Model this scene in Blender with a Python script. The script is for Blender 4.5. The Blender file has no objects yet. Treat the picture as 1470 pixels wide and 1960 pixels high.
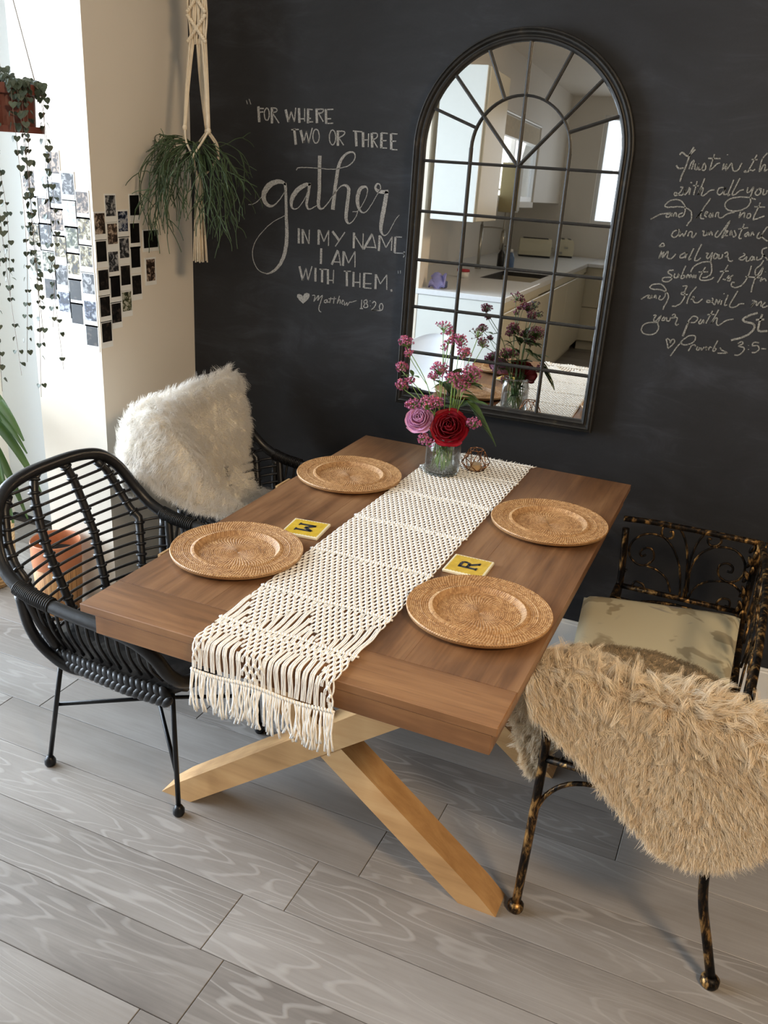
import bpy, math, random
import numpy as np
from mathutils import Vector, Matrix

# ------------------------------------------------------------------ camera, world, light, exposure
S = bpy.context.scene
COL = S.collection
rng = np.random.default_rng(7)
random.seed(7)

CAM_POS = (0.422185, -2.777982, 1.606722)
CAM_R = (0.913837, 0.401791, 0.058868); CAM_U = (-0.200746, 0.320970, 0.925570); CAM_F = (-0.352990, 0.857638, -0.373972)
FOCAL_PX = 1680.77
cd = bpy.data.cameras.new('camera'); cam = bpy.data.objects.new('camera', cd); COL.objects.link(cam)
cd.sensor_fit = 'HORIZONTAL'; cd.sensor_width = 18.0; cd.lens = FOCAL_PX * 18.0 / 1470.0
cd.clip_start = 0.05; cd.clip_end = 60
M = Matrix(((CAM_R[0], CAM_U[0], -CAM_F[0], CAM_POS[0]), (CAM_R[1], CAM_U[1], -CAM_F[1], CAM_POS[1]),
            (CAM_R[2], CAM_U[2], -CAM_F[2], CAM_POS[2]), (0, 0, 0, 1)))
cam.matrix_world = M
S.camera = cam

w = bpy.data.worlds.new('sky'); S.world = w; w.use_nodes = True
bg = w.node_tree.nodes['Background']
bg.inputs[0].default_value = (0.80, 0.90, 1.0, 1); bg.inputs[1].default_value = 1.6

def area(name, loc, target, sx, sy, energy, color):
    l = bpy.data.lights.new(name, 'AREA'); l.shape = 'RECTANGLE'; l.size = sx; l.size_y = sy
    l.energy = energy; l.color = color
    o = bpy.data.objects.new(name, l); COL.objects.link(o); o.location = loc
    d = Vector(target) - Vector(loc); o.rotation_euler = d.to_track_quat('-Z', 'Y').to_euler()
    return o
# daylight standing in the patio glazing on the left, the two kitchen windows behind the camera
area('patio_daylight', (-3.7, -1.9, 1.55), (-.5, -1.25, 0.6), 3.6, 2.8, 540, (0.75, 0.87, 1.0))
area('kitchen_window_daylight', (-1.62, -5.3, 1.75), (1.0, -5.2, 1.2), 1.5, 0.6, 9, (1.0, 0.97, 0.92))
area('rear_window_daylight', (-0.6, -8.15, 1.85), (-0.6, -4, 1.2), 0.7, 1.0, 5, (1.0, 0.98, 0.95))
# warm ceiling light over the right of the room
area('ceiling_downlight', (1.7, -2.7, 2.5), (0.6, -1.2, 0.4), 0.45, 0.45, 54, (1.0, 0.74, 0.47))

vs = S.view_settings
vs.view_transform = 'Standard'; vs.look = 'None'; vs.gamma = 1.0; vs.use_curve_mapping = False
vs.exposure = 0.25
S.cycles.max_bounces = 8; S.cycles.diffuse_bounces = 6; S.cycles.glossy_bounces = 5
S.cycles.transmission_bounces = 6; S.cycles.transparent_max_bounces = 12
S.cycles.caustics_reflective = False; S.cycles.caustics_refractive = False
S.cycles.use_denoising = True
S.cycles.sample_clamp_indirect = 6.0

# ------------------------------------------------------------------ mesh helpers
def nrm(a):
    a = np.asarray(a, float); return a / np.maximum(np.linalg.norm(a, axis=-1, keepdims=True), 1e-12)

class MB:
    """collects vertices and faces for one mesh"""
    def __init__(s): s.v = []; s.q = []; s.t = []; s.p = []; s.n = 0; s.attr = []
    def add(s, V, quads=None, tris=None, polys=None, a=None):
        V = np.asarray(V, float).reshape(-1, 3); k = s.n
        s.v.append(V); s.n += len(V)
        s.attr.append(np.full(len(V), 0.0 if a is None else a) if np.isscalar(a) or a is None else np.asarray(a, float))
        if quads is not None and len(quads): s.q.append(np.asarray(quads, np.int64) + k)
        if tris is not None and len(tris): s.t.append(np.asarray(tris, np.int64) + k)
        if polys is not None:
            for p in polys: s.p.append([i + k for i in p])
        return s
    def box(s, a, b, bev=0.0, rot=0.0, c=None, at=None):
        (x0, y0, z0), (x1, y1, z1) = a, b
        if bev <= 0:
            V = np.array([(x0,y0,z0),(x1,y0,z0),(x1,y1,z0),(x0,y1,z0),(x0,y0,z1),(x1,y0,z1),(x1,y1,z1),(x0,y1,z1)], float)
            Q = [(0,3,2,1),(4,5,6,7),(0,1,5,4),(1,2,6,5),(2,3,7,6),(3,0,4,7)]
            P = None
        else:
            e = min(bev, (x1-x0)*.49, (y1-y0)*.49, (z1-z0)*.49); V = []; idx = {}
            for i, X in enumerate((x0, x1)):
                for j, Y in enumerate((y0, y1)):
                    for k, Z in enumerate((z0, z1)):
                        sx, sy, sz = (e if i == 0 else -e), (e if j == 0 else -e), (e if k == 0 else -e)
                        for ax in range(3):
                            q = [X+sx, Y+sy, Z+sz]; q[ax] = (X, Y, Z)[ax]; idx[(i,j,k,ax)] = len(V); V.append(q)
            V = np.array(V); P = []
            for ax in range(3):
                o = [a_ for a_ in range(3) if a_ != ax]
                for sgn in (0, 1):
                    f = []
                    for (m, n) in ((0,0),(1,0),(1,1),(0,1)):
                        key = [0,0,0]; key[ax] = sgn; key[o[0]] = m; key[o[1]] = n; f.append(idx[tuple(key)+(ax,)])
                    P.append(f)
                for m in (0, 1):
                    for n in (0, 1):
                        f = []
                        for (sg, axx) in ((0, o[0]), (0, o[1]), (1, o[1]), (1, o[0])):
                            key = [0,0,0]; key[ax] = sg; key[o[0]] = m; key[o[1]] = n; f.append(idx[tuple(key)+(axx,)])
                        P.append(f)
            for i in (0,1):
                for j in (0,1):
                    for k in (0,1): P.append([idx[(i,j,k,0)], idx[(i,j,k,1)], idx[(i,j,k,2)]])
            Q = None
        if rot:
            cc = np.array(c if c is not None else ((x0+x1)/2, (y0+y1)/2, 0)); cs, sn = math.cos(rot), math.sin(rot)
            d = V - cc; V = np.stack([d[:,0]*cs-d[:,1]*sn, d[:,0]*sn+d[:,1]*cs, d[:,2]], 1) + cc
        return s.add(V, quads=Q, polys=P, a=at)
    def tube(s, path, r, n=8, closed=False, cap=True, at=None, flat=1.0):
        P = np.asarray(path, float); m = len(P)
        R_ = np.full(m, r, float) if np.isscalar(r) else np.asarray(r, float)
        if closed: T = np.roll(P, -1, 0) - np.roll(P, 1, 0)
        else: T = np.gradient(P, axis=0)
        T = nrm(T); ref = np.array([0, 0, 1.0]) if abs(T[0, 2]) < .9 else np.array([1.0, 0, 0])
        N = []; nn = nrm(np.cross(T[0], ref))
        for i in range(m):
            nn = nn - T[i]*(nn @ T[i]); nn = nn/max(np.linalg.norm(nn), 1e-9); N.append(nn)
        N = np.array(N); B = np.cross(T, N)
        a = np.arange(n)*2*np.pi/n
        V = P[:, None] + R_[:, None, None]*(np.cos(a)[None, :, None]*N[:, None] + flat*np.sin(a)[None, :, None]*B[:, None])
        V = V.reshape(-1, 3); Q = []
        rows = m if closed else m-1
        i = np.arange(rows)[:, None]; j = np.arange(n)[None]
        i2 = (i+1) % m; j2 = (j+1) % n
        Q = np.stack(np.broadcast_arrays(i*n+j, i*n+j2, i2*n+j2, i2*n+j), -1).reshape(-1, 4)
        polys = None
        if cap and not closed: polys = [list(range(n))[::-1], list(range((m-1)*n, m*n))]
        return s.add(V, quads=Q, polys=polys, a=at)
    def lathe(s, prof, n=48, c=(0,0,0), at=None, cap=True, axis=None):
        P = np.asarray(prof, float); m = len(P); a = np.arange(n)*2*np.pi/n
        V = np.stack([P[:, None, 0]*np.cos(a)[None], P[:, None, 0]*np.sin(a)[None], np.broadcast_to(P[:, 1:2], (m, n))], -1).reshape(-1, 3)
        if axis is not None:
            z = nrm(axis); x = nrm(np.cross(z, (0.3, 0.9, 0.31))); y = np.cross(z, x); V = V[:, :1]*x + V[:, 1:2]*y + V[:, 2:]*z
        V = V + np.asarray(c)
        i = np.arange(m-1)[:, None]; j = np.arange(n)[None]; j2 = (j+1) % n
        Q = np.stack(np.broadcast_arrays(i*n+j, i*n+j2, (i+1)*n+j2, (i+1)*n+j), -1).reshape(-1, 4)
        polys = []
        if cap:
            if P[0, 0] > 1e-6: polys.append(list(range(n))[::-1])
            if P[-1, 0] > 1e-6: polys.append(list(range((m-1)*n, m*n)))
        return s.add(V, quads=Q, polys=polys, a=at)
    def grid(s, G, at=None, closed_u=False):
        G = np.asarray(G, float); a, b = G.shape[:2]
        i = np.arange(a if closed_u else a-1)[:, None]; j = np.arange(b-1)[None]; i2 = (i+1) % a
        Q = np.stack(np.broadcast_arrays(i*b+j, i2*b+j, i2*b+j+1, i*b+j+1), -1).reshape(-1, 4)
        return s.add(G.reshape(-1, 3), quads=Q, a=at)
    def sheet(s, G, th, at=None):
        """grid with thickness th (normal direction)"""
        G = np.asarray(G, float); N = grid_normals(G); H = G - N*th; a, b = G.shape[:2]; k = a*b
        i = np.arange(a-1)[:, None]; j = np.arange(b-1)[None]
        Q = np.stack(np.broadcast_arrays(i*b+j, (i+1)*b+j, (i+1)*b+j+1, i*b+j+1), -1).reshape(-1, 4)
        ring = [i_*b for i_ in range(a)] + [(a-1)*b+j_ for j_ in range(1, b)] + [i_*b+b-1 for i_ in range(a-2, -1, -1)] + [j_ for j_ in range(b-2, 0, -1)]
        E = [(ring[x], ring[(x+1) % len(ring)], ring[(x+1) % len(ring)]+k, ring[x]+k) for x in range(len(ring))]
        return s.add(np.concatenate([G.reshape(-1, 3), H.reshape(-1, 3)]), quads=np.concatenate([Q, Q[:, ::-1]+k, np.array(E)]), a=at)
    def blob(s, c, r, nu=8, nv=5, at=None, rot=None):
        r = np.broadcast_to(np.asarray(r, float), (3,))
        th = np.linspace(0, np.pi, nv+1)[1:-1]; ph = np.arange(nu)*2*np.pi/nu
        V = [np.array([[0, 0, 1.0]])] + [np.stack([np.sin(t)*np.cos(ph), np.sin(t)*np.sin(ph), np.full(nu, np.cos(t))], 1) for t in th] + [np.array([[0, 0, -1.0]])]
        V = np.concatenate(V)*r
        if rot is not None: V = V @ np.asarray(rot).T
        V = V + np.asarray(c); T = []; Q = []; m = len(th)
        for j in range(nu):
            T.append((0, 1+j, 1+(j+1) % nu)); e = 1+(m-1)*nu; T.append((1+m*nu, e+(j+1) % nu, e+j))
            for i in range(m-1): Q.append((1+i*nu+j, 1+(i+1)*nu+j, 1+(i+1)*nu+(j+1) % nu, 1+i*nu+(j+1) % nu))
        return s.add(V, quads=Q or None, tris=T, a=at)
    def arcs(s, A, B, C, r0, r1, m=4, n=3, a=None):
        """many quadratic-bezier tubes at once: A,B,C arrays (k,3)"""
        A, B, C = (np.asarray(x, float) for x in (A, B, C)); k = len(A); t = np.linspace(0, 1, m)[None, :, None]
        P = (1-t)**2*A[:, None] + 2*t*(1-t)*B[:, None] + t*t*C[:, None]
        T = nrm(2*(1-t)*(B-A)[:, None] + 2*t*(C-B)[:, None] + 1e-9)
        ref = nrm(np.stack([np.full(k, .37), np.full(k, .51), np.full(k, .77)], 1))[:, None]
        N = nrm(np.cross(T, ref)); Bn = np.cross(T, N)
        r0 = np.broadcast_to(r0, (k,)); r1 = np.broadcast_to(r1, (k,))
        rr = (r0[:, None]*(1-t[:, :, 0]) + r1[:, None]*t[:, :, 0])
        an = np.arange(n)*2*np.pi/n
        V = P[:, :, None] + rr[:, :, None, None]*(np.cos(an)[None, None, :, None]*N[:, :, None] + np.sin(an)[None, None, :, None]*Bn[:, :, None])
        base = (np.arange(k)*m*n)[:, None, None]; i = np.arange(m-1)[None, :, None]; j = np.arange(n)[None, None]
        j2 = (j+1) % n
        Q = np.stack(np.broadcast_arrays(base+i*n+j, base+i*n+j2, base+(i+1)*n+j2, base+(i+1)*n+j), -1).reshape(-1, 4)
        av = None if a is None else np.repeat(np.broadcast_to(a, (k,)), m*n)
        return s.add(V.reshape(-1, 3), quads=Q, a=av)
    def prism(s, poly, h0, h1, f, at=None):
        """2D polygon extruded between h0 and h1; f(u,v,h) -> xyz"""
        n = len(poly); V = [f(u, v, h0) for u, v in poly] + [f(u, v, h1) for u, v in poly]
        Q = [(i, (i+1) % n, (i+1) % n+n, i+n) for i in range(n)]
        return s.add(V, quads=Q, polys=[list(range(n))[::-1], list(range(n, 2*n))], a=at)
    def build(s, name, m, parent=None, smooth=False, off=None):
        V = np.concatenate(s.v)
        if off is None: off = WLOC.get(parent.name, (0, 0, 0)) if parent is not None else (0, 0, 0)
        V = V - np.asarray(off)
        loops = []; tot = []
        if s.q: q = np.concatenate(s.q); loops.append(q.ravel()); tot.append(np.full(len(q), 4))
        if s.t: t = np.concatenate(s.t); loops.append(t.ravel()); tot.append(np.full(len(t), 3))
        if s.p: loops.append(np.concatenate([np.array(p) for p in s.p])); tot.append(np.array([len(p) for p in s.p]))
        loops = np.concatenate(loops).astype(np.int32); tot = np.concatenate(tot).astype(np.int32)
        me = bpy.data.meshes.new(name)
        me.vertices.add(len(V)); me.vertices.foreach_set('co', V.astype(np.float32).ravel())
        me.loops.add(len(loops)); me.loops.foreach_set('vertex_index', loops)
        me.polygons.add(len(tot)); st = np.concatenate([[0], np.cumsum(tot)[:-1]]).astype(np.int32)
        me.polygons.foreach_set('loop_start', st); me.polygons.foreach_set('loop_total', tot)
        at = np.concatenate(s.attr)
        if np.any(at != 0):
            A = me.attributes.new('vary', 'FLOAT', 'POINT'); A.data.foreach_set('value', at.astype(np.float32))
        me.update(calc_edges=True); me.validate()
        me.polygons.foreach_set('use_smooth', np.full(len(me.polygons), bool(smooth)))
        if m is not None: me.materials.append(m)
        o = bpy.data.objects.new(name, me); COL.objects.link(o)
        if parent is not None: o.parent = parent; WLOC[o.name] = tuple(off)
        return o
WLOC = {}

def grid_normals(G):
    du = np.gradient(G, axis=0); dv = np.gradient(G, axis=1); return nrm(np.cross(du, dv))

def tag(o, label=None, cat=None, group=None, kind=None):
    if label: o['label'] = label
    if cat: o['category'] = cat
    if group: o['group'] = group
    if kind: o['kind'] = kind
    return o
def thing(name, loc, label, cat, group=None):
    o = bpy.data.objects.new(name, None); COL.objects.link(o); o.location = loc; o.empty_display_size = .05
    WLOC[o.name] = tuple(loc); return tag(o, label, cat, group)
def struct(name, mb, m, smooth=False): return tag(mb.build(name, m, smooth=smooth), kind='structure')
def dup(root, loc, rotz=0.0, label=None, group=None):
    r = root.copy(); COL.objects.link(r); r.location = loc; r.rotation_euler = (0, 0, rotz); WLOC[r.name] = tuple(loc)
    if label: r['label'] = label
    if group: r['group'] = group
    for ch in list(root.children):
        c = ch.copy(); COL.objects.link(c); c.parent = r
        for g in list(ch.children):
            d = g.copy(); COL.objects.link(d); d.parent = c
    return r

def spline(P, n=8, closed=False):
    P = np.asarray(P, float)
    Q = np.vstack([P[-1:], P, P[:2]]) if closed else np.vstack([2*P[:1]-P[1:2], P, 2*P[-1:]-P[-2:-1]])
    o = []
    for i in range(len(P) if closed else len(P)-1):
        a, b, c, d = Q[i:i+4]
        for k in range(n):
            t = k/n; o.append(.5*((2*b)+(c-a)*t+(2*a-5*b+4*c-d)*t*t+(3*b-a-3*c+d)*t**3))
    if not closed: o.append(P[-1])
    return np.array(o)
def surf(ctrl, nu, nv):
    """smooth surface through a control grid (rows,cols,3)"""
    C = np.asarray(ctrl, float)
    A = np.stack([spline(C[:, j], nu) for j in range(C.shape[1])], 1)
    return np.stack([spline(A[i], nv) for i in range(A.shape[0])], 0)

# ------------------------------------------------------------------ materials
def srgb(r, g, b):
    f = lambda c: (c/255/12.92) if c/255 <= .04045 else ((c/255+.055)/1.055)**2.4
    return (f(r), f(g), f(b), 1)
class Mat:
    def __init__(s, name, rough=.5, metal=0.0, spec=.5, sheen=0.0):
        s.m = bpy.data.materials.new(name); s.m.use_nodes = True; s.nt = s.m.node_tree; s.N = s.nt.nodes; s.L = s.nt.links
        s.b = s.N['Principled BSDF']; s.b.inputs['Roughness'].default_value = rough; s.b.inputs['Metallic'].default_value = metal
        s.b.inputs['Specular IOR Level'].default_value = spec
        if sheen: s.b.inputs['Sheen Weight'].default_value = sheen
    def n(s, t, **k):
        x = s.N.new(t)
        for a, v in k.items():
            if a in x.inputs.keys() if isinstance(a, str) else False: pass
            setattr(x, a, v)
        return x
    def link(s, a, b): s.L.new(a, b)
    def coord(s, kind='Object', scale=(1,1,1), rot=(0,0,0), loc=(0,0,0)):
        t = s.n('ShaderNodeTexCoord'); mp = s.n('ShaderNodeMapping'); s.link(t.outputs[kind], mp.inputs[0])
        mp.inputs['Scale'].default_value = scale; mp.inputs['Rotation'].default_value = rot; mp.inputs['Location'].default_value = loc
        return mp.outputs[0]
    def noise(s, vec, scale=5, detail=4, rough=.5, dist=0.0):
        x = s.n('ShaderNodeTexNoise'); s.link(vec, x.inputs['Vector'])
        x.inputs['Scale'].default_value = scale; x.inputs['Detail'].default_value = detail; x.inputs['Roughness'].default_value = rough; x.inputs['Distortion'].default_value = dist
        return x.outputs[0]
    def ramp(s, fac, stops, interp='LINEAR'):
        x = s.n('ShaderNodeValToRGB'); x.color_ramp.interpolation = interp
        while len(x.color_ramp.elements) < len(stops): x.color_ramp.elements.new(.5)
        for e, (p, c) in zip(x.color_ramp.elements, stops): e.position = p; e.color = c if len(c) == 4 else (*c, 1)
        s.link(fac, x.inputs[0]); return x.outputs[0]
    def math(s, op, a, b=None, c=None, clamp=False):
        x = s.n('ShaderNodeMath'); x.operation = op; x.use_clamp = clamp
        for i, v in enumerate((a, b, c)):
            if v is None: continue
            if isinstance(v, (int, float)): x.inputs[i].default_value = v
            else: s.link(v, x.inputs[i])
        return x.outputs[0]
    def mix(s, fac, a, b, mode='MIX'):
        x = s.n('ShaderNodeMix'); x.data_type = 'RGBA'; x.blend_type = mode
        for i, v in ((0, fac), (6, a), (7, b)):
            if isinstance(v, (int, float)): x.inputs[i].default_value = v
            elif isinstance(v, tuple): x.inputs[i].default_value = v
            else: s.link(v, x.inputs[i])
        return x.outputs[2]
    def attr(s, name='vary'):
        x = s.n('ShaderNodeAttribute'); x.attribute_name = name; return x.outputs['Fac']
    def sep(s, vec):
        x = s.n('ShaderNodeSeparateXYZ'); s.link(vec, x.inputs[0]); return x.outputs
    def comb(s, x_, y_, z_):
        x = s.n('ShaderNodeCombineXYZ')
        for i, v in enumerate((x_, y_, z_)):
            if isinstance(v, (int, float)): x.inputs[i].default_value = v
            else: s.link(v, x.inputs[i])
        return x.outputs[0]
    def base(s, c):
        if isinstance(c, tuple): s.b.inputs['Base Color'].default_value = c
        else: s.link(c, s.b.inputs['Base Color'])
        return s
    def bump(s, h, strength=.3, dist=.002):
        x = s.n('ShaderNodeBump'); x.inputs['Strength'].default_value = strength; x.inputs['Distance'].default_value = dist
        s.link(h, x.inputs['Height']); s.link(x.outputs[0], s.b.inputs['Normal']); return s
def plain(name, c, rough=.5, metal=0, spec=.5, var=.08, scale=30, bump=0.0):
    m = Mat(name, rough, metal, spec); v = m.coord('Object'); f = m.noise(v, scale, 3)
    d = tuple(max(0, x*(1-var)) for x in c[:3])+(1,); u = tuple(min(1, x*(1+var)) for x in c[:3])+(1,)
    m.base(m.ramp(f, [(.3, d), (.7, u)]))
    if bump: m.bump(f, bump, .002)
    return m.m
# ------------------------------------------------------------------ the setting
XP, YP = -1.5412, -0.5176            # pillar corner
def m_floor():
    m = Mat('limed_oak', .42); co = m.coord('Object'); v = m.attr()
    x, y, z = m.sep(co)
    seed = m.math('MULTIPLY', v, 37.0)
    st = m.comb(m.math('ADD', m.math('MULTIPLY', x, 1.5), seed), m.math('MULTIPLY', y, 9.0), seed)
    n1 = m.noise(st, 1.0, 2.2, .42, .1)
    rings = m.math('SINE', m.math('MULTIPLY', n1, 105.0))
    fine = m.noise(m.comb(m.math('MULTIPLY', x, 5.0), m.math('MULTIPLY', y, 130.0), seed), 1.0, 4, .6)
    mask = m.noise(m.comb(m.math('ADD', m.math('MULTIPLY', x, .9), seed), m.math('MULTIPLY', y, 4.0), seed), 1.0, 1, .4)
    cloud = m.noise(m.comb(m.math('ADD', m.math('MULTIPLY', x, 1.6), seed), m.math('MULTIPLY', y, 6.0), 3.0), 1.0, 4, .6)
    tone = m.math('ADD', m.math('MULTIPLY', cloud, .6), m.math('ADD', m.math('MULTIPLY', v, .24), m.math('MULTIPLY', fine, .22)))
    c = m.ramp(tone, [(.28, srgb(104, 98, 93)), (.50, srgb(134, 128, 122)), (.76, srgb(158, 153, 148))])
    lime = m.math('MULTIPLY', m.math('MULTIPLY', m.math('SUBTRACT', rings, .58, clamp=True), 2.4), m.math('MULTIPLY', m.math('SUBTRACT', mask, .47, clamp=True), 6.0, clamp=True), clamp=True)
    c = m.mix(m.math('MULTIPLY', lime, .30), c, srgb(190, 186, 181))
    kn = m.n('ShaderNodeTexVoronoi'); m.link(m.comb(m.math('ADD', m.math('MULTIPLY', x, 1.1), seed), m.math('MULTIPLY', y, 2.2), seed), kn.inputs['Vector']); kn.inputs['Scale'].default_value = 1.6
    knot = m.ramp(kn.outputs['Distance'], [(.0, (1, 1, 1)), (.035, (.8, .8, .8)), (.06, (0, 0, 0))])
    c = m.mix(m.math('MULTIPLY', knot, .45), c, srgb(112, 102, 94))
    m.base(c); m.b.inputs['Roughness'].default_value = .40
    m.bump(m.math('ADD', m.math('MULTIPLY', fine, .5), lime), .18, .002); return m.m
FLOOR = m_floor()
fb = MB()
PW = .1717; rows = range(-40, 9)
known = {0: -.42, -1: -.36, 1: -.312, 2: -.204, -2: -.445, 3: -1.36, 4: .35}     # y row 0 lies between -1.613 and -1.441
for r in rows:
    y0 = -1.6132 + r*PW; y1 = y0+PW
    if y0 > .02 or y1 < -8.1: continue
    y1 = min(y1, .0)
    x = known.get(r, -2.3+((r*0.617) % 1.0)*1.2) - 1.26*4
    k = 0
    while x < 4.3:
        a, b = max(x, -2.6), min(x+1.26, 4.25)
        if b-a > .02:
            fb.box((a+.0008, y0+.0008, -.02), (b-.0008, y1-.0008, 0), bev=.0011, at=.02+.96*((math.sin(r*12.99+k*78.2)*43758.5) % 1))
        x += 1.26; k += 1
struct('floor', fb, FLOOR)
struct('floor_underlay', MB().box((-2.65, -8.2, -.06), (4.3, .1, -.021)), plain('underlay', srgb(60, 52, 46), .9))

WHITE = plain('white_paint', srgb(236, 230, 220), .6, var=.012, scale=4)
CREAM = plain('warm_white_paint', srgb(232, 222, 206), .6, var=.012, scale=4)
def m_board():
    m = Mat('blackboard_paint', .62, spec=.35); v = m.coord('Object')
    n1 = m.noise(v, 1.3, 5, .62, .6); n2 = m.noise(m.coord('Object', (1, 1, 3), (0, .5, 0)), 4.0, 5, .7, 1.2); n3 = m.noise(v, 160, 2)
    x, y, z = m.sep(v)
    f = m.math('ADD', m.math('MULTIPLY', n1, .6), m.math('MULTIPLY', n2, .4))
    c = m.ramp(f, [(.40, srgb(24, 24, 26)), (.52, srgb(31, 32, 35)), (.66, srgb(52, 54, 60))])
    m.base(m.mix(m.math('MULTIPLY', n3, .06), c, srgb(80, 80, 84))); m.bump(n3, .06, .001); return m.m
BOARD = m_board()
struct('wall_back', MB().box((XP, 0, 0), (4.25, .1, 2.6)), BOARD)
struct('wall_pillar', MB().box((-1.822, YP, 0), (XP, .1, 2.6)), CREAM)
struct('wall_bay', MB().box((-2.65, 0, 0), (-1.822, .1, 2.6)), plain('cool_white_paint', srgb(226, 232, 236), .6, var=.012, scale=4))
wl = MB(); X0, X1 = -2.67, -2.55
wl.box((X0, -3.05, 0), (X1, -2.75, 2.6)).box((X0, -.32, 0), (X1, .1, 2.6)).box((X0, -2.75, 2.28), (X1, -.32, 2.6)).box((X0, -2.75, 0), (X1, -.32, .03))
struct('wall_left', wl, WHITE)
def window(n, x0, x1, y0, y1, z0, z1, axis, posts, m, glass):
    o = thing(n, ((x0+x1)/2, (y0+y1)/2, z0), None, None); tag(o, kind='structure')
    f = MB(); t = .045
    if axis == 'x':
        for (a, b) in ((z0, z0+t), (z1-t, z1)): f.box((x0, y0, a), (x1, y1, b))
        for q in posts: f.box((x0, q-t/2, z0+t), (x1, q+t/2, z1-t))
        g = MB().box(((x0+x1)/2-.004, y0+.01, z0+.02), ((x0+x1)/2+.004, y1-.01, z1-.02))
    else:
        for (a, b) in ((z0, z0+t), (z1-t, z1)): f.box((x0, y0, a), (x1, y1, b))
        for q in posts: f.box((q-t/2, y0, z0+t), (q+t/2, y1, z1-t))
        g = MB().box((x0+.01, (y0+y1)/2-.004, z0+.02), (x1-.01, (y0+y1)/2+.004, z1-.02))
    f.build('window_frame', m, o); g.build('window_pane', glass, o); return o
def m_glass(name, tint=(1, 1, 1, 1), gl=.10):
    m = Mat(name); N, L = m.N, m.L
    tr = N.new('ShaderNodeBsdfTransparent'); tr.inputs[0].default_value = tint
    g = N.new('ShaderNodeBsdfGlossy'); g.inputs['Roughness'].default_value = .02
    fr = N.new('ShaderNodeLayerWeight'); fr.inputs[0].default_value = .35
    mu = m.math('ADD', m.math('MULTIPLY', fr.outputs['Fresnel'], .7), gl*.3, clamp=True)
    mx = N.new('ShaderNodeMixShader'); L.new(mu, mx.inputs[0]); L.new(tr.outputs[0], mx.inputs[1]); L.new(g.outputs[0], mx.inputs[2])
    L.new(mx.outputs[0], N['Material Output'].inputs[0]); return m.m
PANE = m_glass('window_glass'); UPVC = plain('white_frame', srgb(238, 238, 236), .35, var=.01)
window('window_1', -2.60, -2.55, -2.75, -.32, .03, 2.28, 'x', (-2.727, -1.535, -.343), UPVC, PANE)
struct('ceiling', MB().box((-2.67, -8.25, 2.6), (4.35, .1, 2.7)), WHITE)
struct('wall_right', MB().box((4.25, -8.25, 0), (4.35, .1, 2.6)), CREAM)
# kitchen end of the room (seen in the mirror)
struct('wall_nib', MB().box((-2.55, -3.05, 0), (-1.52, -2.93, 2.6)), CREAM)
kw = MB(); a0, a1 = -2.12, -1.48
kw.box((a0, -4.30, 1.47), (a1, -3.05, 2.6)).box((a0, -8.0, 1.47), (a1, -6.40, 2.6)).box((a0, -6.40, 2.16), (a1, -4.30, 2.6)).box((a0, -6.40, 1.42), (a1, -4.30, 1.47)).box((a0, -8.0, 0), (-2.02, -3.05, 1.47))
struct('wall_kitchen', kw, WHITE)
window('window_2', -1.545, -1.495, -6.40, -4.30, 1.47, 2.16, 'x', (-6.38, -5.35, -4.32), UPVC, PANE)
rw = MB()
rw.box((-2.12, -8.15, 0), (-1.10, -8.0, 2.6)).box((-.15, -8.15, 0), (4.35, -8.0, 2.6)).box((-1.10, -8.15, 0), (-.15, -8.0, 1.27)).box((-1.10, -8.15, 2.42), (-.15, -8.0, 2.6))
struct('wall_rear', rw, WHITE)
window('window_3', -1.10, -.15, -8.10, -8.05, 1.27, 2.42, 'y', (-1.08, -.62, -.17), UPVC, PANE)
bb = MB().box((XP+.002, -.016, .0), (4.25, .0, .138), bev=.004).box((XP+.002, -.012, .137), (4.25, 0, .147), bev=.003)
struct('baseboard_back', bb, plain('skirting_gloss', srgb(226, 224, 218), .35, var=.01))

# ------------------------------------------------------------------ dining table
def m_wood(name, axis, dark, mid, light, rough=.45, k=26.0, sc=1.0, plank=0.0):
    m = Mat(name, rough); x, y, z = m.sep(m.coord('Object'))
    la, lb = (x, y) if axis == 'x' else (y, x)
    if axis == 'z': la, lb = z, x
    vec = m.comb(m.math('MULTIPLY', la, 1.6*sc), m.math('MULTIPLY', lb, k*sc), m.math('MULTIPLY', z, k*.8*sc) if axis != 'z' else m.math('MULTIPLY', y, k*sc))
    n1 = m.noise(vec, 1.0, 5, .62, .35)
    big = m.noise(m.comb(m.math('MULTIPLY', la, 2.2), m.math('MULTIPLY', lb, 6.0), z), 1.0, 4, .6, .5)
    f = m.math('ADD', m.math('MULTIPLY', n1, .5), m.math('MULTIPLY', big, .5))
    c = m.ramp(f, [(.34, dark), (.50, mid), (.66, light)])
    fl = m.noise(m.comb(m.math('MULTIPLY', la, 9.0), m.math('MULTIPLY', lb, 210.0), z), 1.0, 2, .5)
    c = m.mix(m.math('MULTIPLY', m.math('SUBTRACT', fl, .55, clamp=True), 1.6, clamp=True), c, dark)
    m.base(c); m.bump(n1, .12, .002); return m.m
TD, TM, TL = srgb(80, 54, 35), srgb(122, 86, 57), srgb(152, 114, 79)
WTOP = m_wood('waxed_table_wood', 'y', TD, TM, TL, .40)
WEND = m_wood('waxed_table_wood_cross', 'x', TD, srgb(128, 90, 59), srgb(158, 117, 79), .40)
WLEG = m_wood('pale_leg_wood', 'x', srgb(160, 120, 76), srgb(190, 149, 100), srgb(208, 172, 124), .5, 22)
TX0, TX1, TY0, TY1, TZ = -.6984, .1593, -1.5961, -.2523, .76
tb = thing('dining_table', ((TX0+TX1)/2, (TY0+TY1)/2, 0), 'brown wooden dining table with crossed beam legs in front of the blackboard wall', 'table')
tt = MB()
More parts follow.
